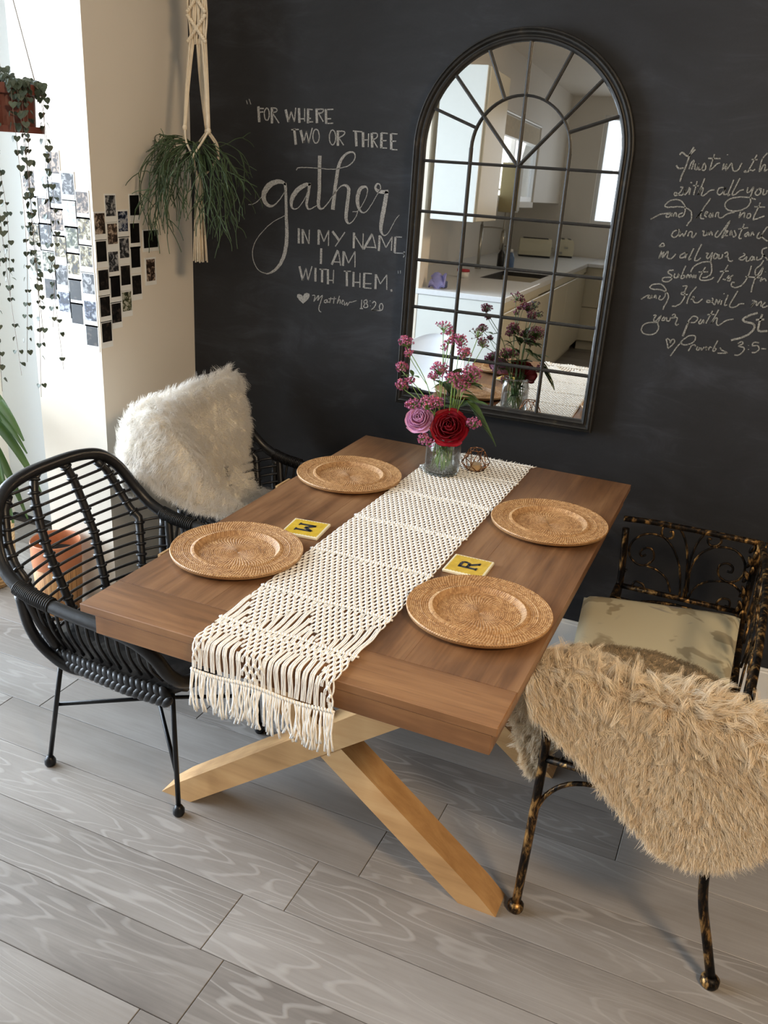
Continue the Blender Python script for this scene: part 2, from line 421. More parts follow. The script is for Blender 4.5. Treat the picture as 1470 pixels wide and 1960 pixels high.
for i in range(4):
    xa = TX0+i*(TX1-TX0)/4; xb = TX0+(i+1)*(TX1-TX0)/4
    tt.box((xa, TY0+.1181, .742), (xb, TY1, TZ), bev=.0004)
tt.build('tabletop', WTOP, tb)
MB().box((TX0, TY0, .742), (TX1, TY0+.118, TZ), bev=.0015).build('end_board', WEND, tb)
ax0, ax1, ay0, ay1, az0, az1 = -.662, .150, TY0+.001, TY1-.03, .703, .742
MB().box((ax0, ay0, az0), (ax1, ay0+.022, az1), bev=.001).build('apron', WEND, tb)
MB().box((ax0, ay1-.022, az0), (ax1, ay1, az1), bev=.001).build('apron', WEND, tb)
MB().box((ax0, ay0+.022, az0), (ax0+.022, ay1-.022, az1), bev=.001).build('apron', WTOP, tb)
MB().box((ax1-.022, ay0+.022, az0), (ax1, ay1-.022, az1), bev=.001).build('apron', WTOP, tb)
def beam(sgn, y0, y1, dz=0):
    # in the plane y = const: foot on the floor, rising to the apron; sgn=+1 leans right going up
    c = -.336; sl = .757
    def X(xf, z): return c + sgn*(xf + z/sl)
    lo, hi = -.471, -.374                      # foot footprint (distance from the centre, outer to inner)
    th = (hi-lo)
    xe = .448                                  # cut off square inside the apron
    poly = [(lo+.005, 0), (hi, 0), (xe, (xe-hi)*sl), (xe, .7025), (lo+.052+(.7025-.043)/sl-.01, .7025), (lo+.052, .043)]
    pts = [(c+sgn*a, z) for a, z in poly]
    if sgn < 0: pts = pts[::-1]
    return MB().prism(pts, y0, y1, lambda u, v, h: (u, h, v))
for ya, yb in ((-1.24, -1.16), (-.69, -.61)):
    beam(1, ya, yb).build('leg', WLEG, tb)
    beam(-1, ya+.0015, yb-.0015).build('leg', WLEG, tb)

# ------------------------------------------------------------------ macrame runner
CORD = plain('cotton_cord', srgb(250, 247, 240), .85, var=.05, scale=60, bump=.2)
RX, RH = -.2785, .1485
def rpos(u, s, h=0.0):
    u, s, h = (np.asarray(q, float) for q in np.broadcast_arrays(u, s, h))
    s0 = 1.346; R = .010; q = np.pi/2*R
    y = np.where(s < s0, -.25-s, np.where(s < s0+q, -.25-s0-(R+h)*np.sin(np.clip((s-s0)/R, 0, np.pi/2)), -.25-s0-R-h))
    z = np.where(s < s0, .7625+h, np.where(s < s0+q, .7625-R+(R+h)*np.cos(np.clip((s-s0)/R, 0, np.pi/2)), .7625-R-(s-s0-q)))
    return np.stack([RX+u, y, z], -1)
run = thing('table_runner', (RX, -.9, .76), 'cream macrame table runner down the middle of the table, fringe hanging over the front edge', 'table runner')
NC, CW, RS = 22, 2*RH/22, .0140
bars = [.030, .200, .430, .655, .887, 1.108, 1.265, 1.412]
net = MB()
rowsS = np.arange(.036, 1.405, RS)
def present(s, u):
    t = u/RH
    if 1.108 < s < 1.265:
        d = (s-1.108)/.157; return any(d < 1.02*(1-abs(t-q)/.55) for q in (-.52, .42)) or (t > .9 and d < .3)
    if s > 1.272:
        d = (s-1.272)/.14; return d < .22 or any(d < .22+.95*(1-abs(t-q)/.26) for q in (-1., -.12, 1.))
    return True
A, B, Cc = [], [], []
def wob(s, u, k): return .0017*math.sin(s*52+u*700)+.0006*math.sin(s*90+k*2.1+u*300)
for i, s in enumerate(rowsS):
    off = 0 if i % 2 == 0 else .5
    for c in range(NC - (i % 2)):
        u = -RH+CW*(c+.5+off); ju, js = random.gauss(0, .0005), random.gauss(0, .0006)
        nb = any(abs(s-b) < RS*.5 for b in bars)
        s2 = s+RS
        if present(s, u) and not nb:
            P = rpos(u+ju, s+js, .0030)
            net.blob(P, (.0036, .0043, .0029) if s < 1.35 else (.0036, .0029, .0043), 7, 5)
            for d in (-1, 1):
                if abs(u+d*CW*.5) > RH-.001:
                    for e in (0, .0026):
                        A.append(rpos(u+d*.0016, s+js, .0022)); B.append(rpos(u+d*(CW*.62-e), s+RS, .0030)); Cc.append(rpos(u+d*.0016, s+2*RS, .0020))
                    continue
                for e in (-.0015, .0015):
                    A.append(rpos(u+ju+d*.0016+e, s+js, .0024)); B.append(rpos(u+d*CW*.42+e, s+RS*.35, .0036)); Cc.append(rpos(u+d*CW*.5-d*.0016+e, s2, .0022))
        else:
            cols = [c] if i % 2 == 0 or c < NC-2 else [c, NC-1]
            for cc in cols:
                ue = -RH+CW*(cc+.5)
                for k, e in enumerate((-.0043, -.0019, .0005, .0029)):
                    ss = (s-RS*.05, s+RS*.5, s2+RS*.05)
                    for lst, q in zip((A, B, Cc), ss): lst.append(rpos(ue+e+wob(q, cc*.01, k), q, .0022))
A, B, Cc = map(np.array, (A, B, Cc))
net.arcs(A, B, Cc, .00118, .00118, m=4, n=5)
net.build('knotted_net', CORD, run, smooth=True)
for b in bars:
    g = MB(); n = 48
    for k in range(n):
        u = -RH+2*RH*(k+.5)/n; sg = b+.003*math.sin(k*.22+b*9)
        P0, P1 = rpos(u-.0012, sg-.0034, .0036), rpos(u+.0012, sg+.0034, .0036); mid = rpos(u, sg, .0072)
        g.arcs(P0[None], mid[None], P1[None], .0019, .0019, 4, 5)
    g.tube(rpos(np.linspace(-RH-.002, RH+.002, 30), b+.003*np.sin(np.arange(30)*.35+b*9), .0030), .0022, 6)
    g.build('cord_bar', CORD, run, smooth=True)
fr = MB(); fu = np.linspace(-RH, RH, 92)
for u in fu:
    L = random.uniform(.066, .092); a = random.gauss(0, .004); bq = random.gauss(0, .004)
    P = np.array([rpos(u+a*(t**2)+bq*math.sin(t*3.1), 1.412+L*t, .003+.006*math.sin(t*2.6)*random.uniform(.3, 1)) for t in np.linspace(0, 1, 7)])
    fr.tube(P, [.0016]*6+[.0024], 6)
tag(fr.build('fringe', CORD, run, smooth=True), kind='stuff')
fr = MB()
for u in np.linspace(-RH, RH, 60):
    a = random.gauss(0, .003); L = random.uniform(.012, .028)
    P = np.array([rpos(u+a*t, .03-L*t, .002) for t in np.linspace(0, 1, 4)]); fr.tube(P, .0012, 5)
tag(fr.build('frayed_end', CORD, run, smooth=True), kind='stuff')

# ------------------------------------------------------------------ rattan charger plates
def m_rattan():
    m = Mat('woven_rattan', .5, spec=.4); v = m.attr(); n1 = m.noise(m.coord('Object'), 45, 3, .6); n2 = m.noise(m.coord('Object'), 9, 2)
    f = m.math('ADD', m.math('MULTIPLY', v, .55), m.math('ADD', m.math('MULTIPLY', n1, .3), m.math('MULTIPLY', n2, .2)))
    m.base(m.ramp(f, [(.2, srgb(118, 82, 50)), (.5, srgb(170, 128, 84)), (.85, srgb(204, 166, 118))])); return m.m
RATTAN = m_rattan()
def plate_mesh():
    nth = 720; r = np.concatenate([np.linspace(.001, .086, 96), np.linspace(.087, .101, 22), np.linspace(.102, .148, 62)])
    prof = np.interp(r, [0, .084, .0905, .0950, .1000, .104, .140, .1465, .148], [.0060, .0065, .0125, .0178, .0165, .0140, .0165, .0185, .0150])
    th = np.linspace(0, 2*np.pi, nth, endpoint=False); T, Rr = np.meshgrid(th, r, indexing='ij')
    ring = np.floor(Rr/.0040); inside = Rr < .086; rim = Rr > .103; lip = ~inside & ~rim
    Nn = np.where(inside, 60, 132); tw = np.where(inside, 46*Rr+2.2*np.sin(Rr*60), 14*Rr)
    wv = np.abs(np.sin(Nn/2*T+tw*2+ring*np.pi/2*.5))**.55*np.abs(np.sin(np.pi*Rr/.0040))**.45
    wl = np.abs(np.sin(60*T+90*(Rr-.094)*3.0))**.8
    edge = np.abs(np.sin(85*T+160*(Rr-.146)))**.8
    amp = np.where(inside, .0026, .0026)*np.clip(Rr/.01, 0, 1)
    rare = np.interp(r, [0, .1, .1175, .119, .1205, .13, .148], [0, 0, 0, .0014, 0, 0, 0])
    Z = prof[None]+np.where(lip, wl*.0016, np.where(Rr > .1425, edge*.0016, amp*wv))+rare[None]
    cavity_tone = np.where(lip, wl, np.where(Rr > .1425, edge, wv))
    vary = .1+.6*((np.sin(np.floor(T*Nn/6.283+ring*.5)*12.9898+ring*78.233)*43758.5453) % 1)+.15*cavity_tone  # weave gaps painted darker: crevice shade put into the rattan colour by height
    G = np.stack([Rr*np.cos(T), Rr*np.sin(T), Z], -1)
    mb = MB(); mb.grid(G, at=vary.ravel(), closed_u=True)
    mb.lathe([(.1475, .0150), (.146, .0095), (.100, .0045), (.086, .0002), (.0005, .0002)], 96, at=.5, cap=False)
    return mb
pl = plate_mesh().build('charger_plate', RATTAN, smooth=True); pl.location = (-.557, -1.248, TZ); pl.rotation_euler = (0, 0, .4)
PG = 'rattan charger plates set on the table'
tag(pl, 'round woven rattan charger plate at the front left of the table', 'plate', PG)
for loc, rz, lab in (((-.563, -.658, TZ), 1.9, 'round woven rattan charger plate at the back left of the table, near the sheepskin-covered chair'),
                     ((.022, -.700, TZ), 3.1, 'round woven rattan charger plate at the back right of the table, nearest the bench cushion'),
                     ((.012, -1.245, TZ), 4.4, 'round woven rattan charger plate at the front right of the table')):
    c = pl.copy(); COL.objects.link(c); c.location = loc; c.rotation_euler = (0, 0, rz); c['label'] = lab

# ------------------------------------------------------------------ letter coasters
def m_coaster():
    m = Mat('yellow_glaze', .3); v = m.coord('Object'); x, y, z = m.sep(v)
    e = m.math('MAXIMUM', m.math('ABSOLUTE', x), m.math('ABSOLUTE', y))
    s = m.math('ADD', x, y); sc = m.math('MULTIPLY', m.math('ABSOLUTE', m.math('SINE', m.math('MULTIPLY', s, 420))), .0035)
    k = m.math('GREATER_THAN', m.math('ADD', e, sc), .0447)
    n = m.noise(v, 90, 3); c = m.ramp(n, [(.3, srgb(196, 158, 44)), (.7, srgb(216, 182, 66))])
    m.base(m.mix(k, c, srgb(233, 222, 190))); return m.m
COAST = m_coaster(); INK = plain('dark_letter_glaze', srgb(48, 48, 52), .4)
def coaster(loc, rz, label, strokes, flip):
    o = thing('coaster', loc, label, 'coaster', 'lettered coasters')
    o.rotation_euler = (0, 0, rz)
    b = MB().box((-.047, -.047, 0), (.047, .047, .0075), bev=.0015).build('tile', COAST, off=(0, 0, 0)); b.parent = o
    l = MB()
    for poly in strokes:     # letter space: u right, v up
        l.prism([(flip*v_, -flip*u_) for u_, v_ in poly], .0074, .0083, lambda u, v, h: (u, v, h))
    l = l.build('letter', INK, off=(0, 0, 0)); l.parent = o
def bar(x0, y0, x1, y1, w):
    d = np.array([x1-x0, y1-y0]); d = d/np.linalg.norm(d); n = np.array([-d[1], d[0]])*w/2
    return [(x0+n[0], y0+n[1]), (x0-n[0], y0-n[1]), (x1-n[0], y1-n[1]), (x1+n[0], y1+n[1])]
LM = [bar(-.016, -.020, -.016, .020, .008), bar(.016, -.020, .016, .020, .008), bar(-.016, .019, 0, -.002, .009), bar(.016, .019, 0, -.002, .009),
      bar(-.023, -.021, -.009, -.021, .004), bar(.009, -.021, .023, -.021, .004)]
LR = [bar(-.013, -.021, -.013, .021, .008), bar(-.013, .018, .006, .018, .007), bar(-.013, .000, .006, .000, .007), bar(.008, .019, .014, .011, .007), bar(.014, .012, .008, -.001, .007), bar(.000, .000, .016, -.021, .008),
      bar(-.019, -.021, -.006, -.021, .004), bar(.010, -.021, .021, -.021, .004)]
coaster((-.491, -1.047, TZ), .12, 'yellow square coaster with a dark letter M beside the front left plate', LM, 1)
coaster((-.077, -1.045, TZ), .01, 'yellow square coaster with a dark letter R between the two right-hand plates', LR, -1)
# ------------------------------------------------------------------ vase with flowers
STEM = plain('green_stem', srgb(112, 142, 70), .5); LEAF = plain('green_leaf', srgb(66, 92, 44), .5, var=.2)
VX, VY = -.352, -.478; VZ = .7665
vase = thing('glass_vase', (VX, VY, VZ), 'clear glass jar vase holding the flowers on the far end of the runner', 'vase')
VG = m_glass('vase_glass', (.985, .992, .988, 1), .10)
vb = MB().lathe([(.0005, .0), (.044, .0), (.049, .004), (.0505, .02), (.0505, .088), (.047, .100), (.0445, .106), (.0445, .116), (.0465, .119), (.0465, .122), (.0425, .122), (.0425, .106), (.0450, .098), (.0475, .088), (.0475, .012), (.040, .006), (.0005, .006)], 48, (VX, VY, VZ), cap=False)
vb.build('jar', VG, vase, smooth=True)
WATER = m_glass('water', (.985, .995, .985, 1), .01)
MB().lathe([(.0005, .0075), (.046, .0085), (.0470, .062), (.0005, .062)], 40, (VX, VY, VZ), cap=False).build('water', WATER, vase, smooth=True)
def petal_mat(n, a, b):
    m = Mat(n, .55, spec=.3); f = m.noise(m.coord('Object'), 40, 3); m.base(m.ramp(f, [(.25, a), (.75, b)])); return m.m
RED = petal_mat('crimson_petal', srgb(108, 4, 20), srgb(154, 10, 30)); PINK = petal_mat('lilac_pink_petal', srgb(196, 134, 172), srgb(222, 170, 202))
def vprof(f):
    m = Mat('valerian_floret', .6); v = m.attr(); m.base(m.ramp(v, [(.0, srgb(96, 38, 62)), (.45, srgb(158, 72, 112)), (.8, srgb(196, 118, 152)), (1.0, srgb(214, 88, 84))])); return m.m
VAL = vprof(0); BRACT = plain('dull_bract', srgb(104, 82, 84), .6, var=.25)
def frame_of(d):
    z = nrm(np.array(d, float)); x = nrm(np.cross(z, (.31, .2, .93))); y = np.cross(z, x); return np.stack([x, y, z], 1)
def stem_path(tip, jit=0.0):
    a = random.uniform(0, 6.28); b0 = np.array([VX+.030*math.cos(a), VY+.030*math.sin(a), VZ+.011])
    tip = np.array(tip, float); d = np.array([tip[0]-VX, tip[1]-VY]); L = max(np.hypot(*d), 1e-6)
    nk = np.array([VX+d[0]/L*min(L, .026), VY+d[1]/L*min(L, .026), VZ+.121])
    mid = nk*.5+tip*.5+np.array([0, 0, .012])-np.array([d[0], d[1], 0])*.12
    return spline([b0, b0*.45+nk*.55, nk, mid, tip], 5)
def leaf(mb, base, d, L, W, up=(0, 0, 1), droop=.3, at=None, nl=7):
    d = nrm(np.array(d, float)); side = nrm(np.cross(d, up)+1e-6); u = np.cross(side, d); G = []
    for t in np.linspace(0, 1, nl):
        wd = W*math.sin(math.pi*min(1, (t*.92+.04)))**.8*(1-.25*t); c = np.array(base)+d*L*t-np.array([0, 0, 1])*droop*L*t*t
        G.append([c-side*wd+u*wd*.18, c, c+side*wd+u*wd*.18])
    mb.sheet(np.array(G), .0006, at=at)
def rose(tip, face, R, m, label, open_=1.0):
    tip = np.array(tip, float); o = thing('rose', tuple(tip), label, 'flower', 'cut flowers in the glass vase')
    F = frame_of(face); mb = MB()
    lay = [(.13, .58, 3), (.25, .60, 4), (.38, .58, 5), (.52, .52, 5), (.68, .42, 6), (.84, .28, 6), (1.0, .10, 6)]
    for li, (rt, ht, n) in enumerate(lay):
        for k in range(n):
            a0 = 2*math.pi*(k+.5*(li % 2))/n+random.uniform(-.28, .28); hw = 2*math.pi/n*.80; G = []
            cx, cy = random.gauss(0, .05)*R, random.gauss(0, .05)*R; ph = random.uniform(0, 6.28); hj = random.uniform(.88, 1.12); out = max(0, li-2.2)/4.5
            for t in np.linspace(0, 1, 9):
                row = []
                for q in np.linspace(-1, 1, 11):
                    a = a0+q*hw*(.55+.45*math.sin(t*math.pi*.62))
                    rad = R*(.07+(rt*open_-.07)*math.sin(t*math.pi/2)**.8)*(1+.05*q*q)
                    z = R*(-.42+(ht*hj+.42)*t**1.15)-R*.10*q*q*t*t
                    lip = max(0, t-.74)/.26
                    rad += R*.16*out*lip*lip-R*.05*(1-out)*lip; z -= R*.13*out*lip*lip
                    z += R*.035*math.sin(q*4.5+ph)*t**3; rad += R*.03*math.sin(q*5.5+ph*2)*t**3
                    row.append((cx+rad*math.cos(a), cy+rad*math.sin(a), z))
                G.append(row)
            mb.sheet(np.array(G) @ F.T + tip, .0008)
    mb.build('bloom', m, o, smooth=True)
    back = tip-F[:, 2]*R*.42
    p = stem_path(back); MB().tube(p, .0022, 7).build('stem', STEM, o, smooth=True)
    lf = MB()
    for k in range(5):
        a = 2*math.pi*k/5; leaf(lf, back, F @ np.array([math.cos(a), math.sin(a), -.15]), R*.55, R*.10, droop=.25)
    lf.build('sepals', LEAF, o, smooth=True)
rose((-.334, -.498, .912), (.22, -.80, .55), .048, RED, 'large crimson red rose at the front of the vase, facing the room')
rose((-.424, -.500, .920), (.02, -.80, .60), .037, PINK, 'lilac pink rose beside the crimson rose on its left')
def valerian(heads, label, mat=VAL, airy=False):
    top = np.array(heads[0][:3], float); o = thing('valerian_stem', tuple(top), label, 'flower', 'cut flowers in the glass vase')
    p = stem_path(top-np.array([0, 0, .012])); st = MB().tube(p, np.linspace(.0018, .0011, len(p)), 6)
    fl = MB()
    for hi, (hx, hy, hz, hr) in enumerate(heads):
        c = np.array([hx, hy, hz]); j = p[int(len(p)*.72)]
        if hi: st.tube(spline([j, j*.4+c*.6+np.array([0, 0, -.006]), c-np.array([0, 0, hr*.5])], 4), .0010, 5)
        n = int(70*(hr/.018)**1.5) if not airy else int(34*(hr/.018))
        hub = c-np.array([0, 0, hr*.7])
        ds = nrm(rng.normal(size=(n, 3))+np.array([0, -.1, .35])); rad = hr*(rng.uniform(.55, 1.08, n) if not airy else rng.uniform(.5, 1.5, n))
        Pn = c+ds*rad[:, None]*np.array([1.1, 1.1, .85])
        fl_at = np.clip(rng.normal(.55, .2, n)+ds[:, 2]*.12, .02, .96)
        for q in range(n):
            r = random.uniform(.0022, .0036); Fm = frame_of(ds[q]+rng.normal(size=3)*.3)
            L_ = []
            V = [(0, 0, -r*1.4)]
            for k in range(5):
                a = 2*math.pi*k/5; V += [(r*1.25*math.cos(a), r*1.25*math.sin(a), r*.5), (r*.45*math.cos(a+.63), r*.45*math.sin(a+.63), r*.2)]
            V = np.array(V) @ Fm.T + Pn[q]
            fl.add(V, tris=[(0, 1+(k+1) % 10, 1+k) for k in range(10)], polys=[list(range(1, 11))], a=float(fl_at[q]))
        st.arcs(np.repeat(hub[None], n, 0), (hub+c)/2+ds*rad[:, None]*.4, Pn, .0007, .0005, 3, 3)
    fl.build('flower_cluster', mat, o); st.build('stem', STEM, o, smooth=True)
    return o, p
o, p = valerian([(-.492, -.468, 1.128, .021), (-.484, -.470, 1.098, .013)], 'tall mauve valerian stem at the upper left edge of the bouquet')
valerian([(-.500, -.472, 1.056, .018)], 'mauve valerian stem leaning furthest left, level with the middle of the bouquet')
valerian([(-.494, -.470, 1.005, .020), (-.470, -.475, 1.022, .012)], 'mauve valerian stem leaning left, the lower one in front of the mirror frame')
valerian([(-.388, -.462, 1.182, .018), (-.366, -.464, 1.172, .011), (-.357, -.46, 1.150, .010), (-.372, -.46, 1.14, .008), (-.38, -.46, 1.126, .009)], 'tallest valerian stem with a dark seed head against the mirror', BRACT if False else VAL, True)
valerian([(-.338, -.460, 1.150, .022), (-.322, -.462, 1.120, .020)], 'tall mauve valerian stem in the centre of the mirror glass')
valerian([(-.306, -.40, 1.165, .017), (-.288, -.40, 1.135, .012)], 'thin airy valerian stem with greyish buds at the upper right of the bouquet', BRACT, True)
valerian([(-.384, -.474, 1.066, .024), (-.40, -.48, 1.045, .015)], 'full mauve valerian head in the middle of the bouquet')
valerian([(-.342, -.480, 1.050, .019)], 'reddish pink valerian head right of the middle of the bouquet')
valerian([(-.300, -.455, 1.062, .030), (-.318, -.46, 1.03, .022)], 'broad dusky valerian head on the right of the bouquet')
valerian([(-.405, -.492, .968, .026), (-.380, -.494, .974, .020)], 'dense magenta valerian head just above the pink rose')
valerian([(-.452, -.480, .955, .022), (-.468, -.47, .945, .014)], 'loose mauve valerian head left of the pink rose')
valerian([(-.268, -.480, .930, .020)], 'small round mauve valerian head right of the crimson rose')
valerian([(-.402, -.510, .868, .019), (-.38, -.515, .862, .014)], 'low pink valerian head hanging over the vase rim')
fo = thing('leafy_sprig', (-.33, -.46, .90), 'leafy green sprigs filling the middle and right of the bouquet', 'foliage')
lf = MB(); st = MB()
for k in range(22):
    a = random.uniform(0, 6.28); hz = random.uniform(.94, 1.05); rr = random.uniform(.005, .05)
    b = np.array([VX+.02+rr*math.cos(a), VY+.035+rr*math.sin(a)*.4, hz]); leaf(lf, b, (math.cos(a)+.35, .3*math.sin(a)+.1, random.uniform(-.1, .7)), random.uniform(.04, .065), random.uniform(.011, .018), droop=random.uniform(.1, .5))
    if k % 4 == 0: st.tube(stem_path(b), .0014, 5)
for k in range(5):
    leaf(lf, (-.30+.012*k, -.465, .985-.015*k), (.8, -.2+.1*k, -.25-.1*k), .062, .018, droop=.35)
for k in range(3): leaf(lf, (-.462, -.478, 1.035), (math.cos(2+1.9*k), math.sin(2+1.9*k)-.3, .35), .04, .007, droop=.2)
for k in range(16):
    a, b_ = random.uniform(0, 6.28), random.uniform(0, 6.28); st.tube(spline([(VX+.036*math.cos(a), VY+.036*math.sin(a), VZ+.012), (VX+.01*math.cos(b_), VY+.01*math.sin(b_), VZ+.07), (VX+.028*math.cos(b_), VY+.028*math.sin(b_), VZ+.125)], 5), random.uniform(.0016, .0026), 6)
for k in range(7):
    a = random.uniform(0, 6.28); leaf(lf, (VX+.02*math.cos(a), VY+.02*math.sin(a), VZ+random.uniform(.05, .10)), (math.cos(a+1.6), math.sin(a+1.6), .2), .035, .010, droop=.2)
lf.build('leaves', LEAF, fo, smooth=True); st.build('stems', STEM, fo, smooth=True)

# ------------------------------------------------------------------ wire candle holder
CH = (-.276, -.395, .7655)
ch = thing('candle_holder', CH, 'small copper wire geometric candle holder behind the glass vase', 'candle holder')
COP = plain('copper_wire', srgb(150, 104, 72), .3, metal=1.0, var=.1)
wr = MB()
def ringp(r, z, n, ph=0): return [np.array([CH[0]+r*math.cos(2*math.pi*k/n+ph), CH[1]+r*math.sin(2*math.pi*k/n+ph), CH[2]+z]) for k in range(n)]
r0, r1, r2 = ringp(.026, .002, 6), ringp(.043, .022, 6, .52), ringp(.022, .062, 6)
for k in range(6):
    for a, b in ((r0[k], r0[(k+1) % 6]), (r2[k], r2[(k+1) % 6]), (r0[k], r1[k]), (r0[(k+1) % 6], r1[k]), (r1[k], r2[k]), (r1[k], r2[(k+1) % 6])): wr.tube([a, (a+b)/2, b], .0014, 6)
wr.build('wire_frame', COP, ch, smooth=True)
MB().box((CH[0]-.017, CH[1]-.017, CH[2]+.0015), (CH[0]+.017, CH[1]+.017, CH[2]+.004)).lathe([(.0005, .004), (.0165, .004), (.0165, .018), (.0005, .018)], 24, CH, cap=False).build('tealight_cup', plain('tealight_wax', srgb(190, 160, 120), .5), ch)

# ------------------------------------------------------------------ black rattan chairs
BLACK = plain('black_rattan', srgb(24, 24, 26), .38, var=.25, scale=70, bump=.25); BMETAL = plain('black_steel', srgb(18, 19, 22), .35, metal=.3, var=.1)
def make_chair(name, loc, label, group):
    o = thing(name, loc, label, 'chair', group); off = (0, 0, 0)
    def fin(mb, n, m, sm=True, par=o): q = mb.build(n, m, None, smooth=sm); q.parent = par; return q
    half = [(-.315, 0, .800), (-.312, .10, .797), (-.303, .175, .780), (-.285, .225, .738), (-.252, .260, .665), (-.205, .276, .612), (-.13, .284, .582), (-.02, .288, .568), (.08, .288, .560), (.165, .284, .545), (.215, .272, .508), (.240, .250, .455), (.250, .200, .415), (.256, .10, .395), (.258, 0, .390)]
    rim = half+[(x, -y, z) for x, y, z in half[-2:0:-1]]
    RIM = spline(rim, 6, closed=True)
    fin(MB().tube(RIM, .0165, 12, closed=True), 'rim', BLACK)
    for sg in (1, -1):                                    # wrapped bindings on the arms
        seg = spline([(-.175, sg*.282, .594), (-.13, sg*.284, .582), (-.07, sg*.286, .574)], 20); mb = MB()
        for k in range(0, len(seg), 2):
            t = nrm(seg[min(k+1, len(seg)-1)]-seg[max(k-1, 0)]); a = np.linspace(0, 2*np.pi, 13)[:-1]; F = frame_of(t)
            mb.tube(seg[k]+.0185*(np.cos(a)[:, None]*F[:, 0]+np.sin(a)[:, None]*F[:, 1]), .0022, 5, closed=True)
        fin(mb, 'arm_binding', BLACK)
    H = np.array(half[:7])
    def rim_at(z):                                        # rim point (x, |y|) at height z on the back
        zz = H[::-1, 2]; return np.interp(z, zz, H[::-1, 0]), np.interp(z, zz, H[::-1, 1])
    def shell(z, q):                                      # q in [-1,1] across the back
        if z > .585: xr, yr = rim_at(z)
        else: t = (z-.40)/.185; xr, yr = -.10-.05*t, .232+.05*t
        xm = -.210-.115*((z-.40)/.40)
        return np.array([xr+(xm-xr)*math.cos(q*math.pi/2)**1.0, yr*math.sin(q*math.pi/2*.98)/math.sin(math.pi/2*.98), z])
    mb = MB()
    for z in np.linspace(.425, .772, 14):
        mb.tube([shell(z-.012*(1-q*q), q) for q in np.linspace(-1, 1, 25)], .0042, 7)
    fin(mb, 'back_spindles', BLACK)
    for q0 in (-.66, -.24, .20, .64):                     # wrapped uprights
        pts = [shell(z, q0*(.86+.14*(z-.4)/.4))+np.array([.004, 0, 0]) for z in np.linspace(.40, .792 if abs(q0) < .5 else .765, 26)]
        mb = MB().tube(pts, .0115, 9)
        for k in range(2, 25, 2):
            F = frame_of(pts[k]-pts[k-1]); a = np.linspace(0, 2*np.pi, 11)[:-1]
            mb.tube(pts[k]+.0125*(np.cos(a)[:, None]*F[:, 0]+np.sin(a)[:, None]*F[:, 1]), .0042, 6, closed=True)
        fin(mb, 'back_upright', BLACK)
    def seat_edge(x):                                     # half width of seat
        return np.interp(x, [-.22, -.1, .1, .22, .25], [.17, .225, .235, .225, .19])
    for sg in (1, -1):
        mb = MB()
        for x in np.linspace(-.12, .205, 12):
            top = np.array([x, sg*.286, float(np.interp(x, [-.13, -.02, .08, .165, .21], [.582, .568, .560, .545, .512]))]); bot = np.array([x-.005, sg*seat_edge(x), .418])
            mb.tube(spline([top, (top+bot)/2+np.array([0, sg*.012, 0]), bot], 4), .0042, 7)
        fin(mb, 'side_spindles', BLACK)
        q = MB().tube(spline([(-.155, sg*.282, .585), (-.135, sg*.262, .50), (-.11, sg*.24, .425)], 6), .012, 9); fin(q, 'side_upright', BLACK)
        b = MB(); n = 26                                  # braided edge along the seat
        for k in range(n):
            t = k/(n-1); x = -.20+.41*t; c = np.array([x, sg*(seat_edge(x)+.008), .405-.02*t])
            b.blob(c, (.024, .0115, .0135), 9, 6, rot=[[math.cos(.95), 0, math.sin(.95)], [0, 1, 0], [-math.sin(.95), 0, math.cos(.95)]])
            b.blob(c+np.array([.008, sg*.004, -.016]), (.022, .0105, .0125), 9, 6, rot=[[math.cos(-.8), 0, math.sin(-.8)], [0, 1, 0], [-math.sin(-.8), 0, math.cos(-.8)]])
        fin(b, 'braided_edge', BLACK)
        lp = spline([(-.17, sg*.283, .575), (-.165, sg*.268, .48), (-.135, sg*.252, .415), (-.07, sg*.235, .372), (.0, sg*.20, .368), (.06, sg*.12, .366), (.07, 0, .366)], 6)
        fin(MB().tube(lp, .0135, 9), 'lower_loop', BLACK)
    G = []
    for x in np.linspace(-.225, .25, 44):
        w_ = seat_edge(x); G.append([(x, y*w_, .402-.012*math.cos(y*1.57)+.0035*math.sin(x*260)*(1 if int((y+1)*14) % 2 else -1)-.01*max(0, (x-.2)/.05)) for y in np.linspace(-1, 1, 29)])
    fin(MB().sheet(np.array(G), .012), 'woven_seat', BLACK)
    for sx, sy in ((1, 1), (1, -1), (-1, 1), (-1, -1)):
        foot = np.array([.213*sx, .200*sy, .018]); top = np.array([.150*sx if sx < 0 else .190, .180*sy, .385])
        lg = fin(MB().tube([foot, (foot+top)/2, top], .0068, 10), 'leg', BMETAL)
        fin(MB().lathe([(.0005, .0), (.0125, .0), (.0155, .006), (.0155, .017), (.011, .025), (.008, .030)], 16, (foot[0], foot[1], 0)), 'foot_cap', BMETAL, par=lg)
    for sy in (1, -1):
        a = np.array([.205, .194*sy, .128]); b = np.array([-.188, -.190*sy, .20])
        fin(MB().tube([a, (a+b)/2+np.array([0, 0, .0068*sy]), b], .0058, 8), 'cross_brace', BMETAL)
    return o
CHG = 'black rattan armchairs along the left side of the table'
chair1 = make_chair('rattan_armchair', (-.922, -1.092, 0), 'black rattan armchair with bare slatted back at the front left of the table', CHG)
chair2 = dup(chair1, (-.922, -.44, 0), 0, 'black rattan armchair draped with a white sheepskin, beside the blackboard wall', CHG)

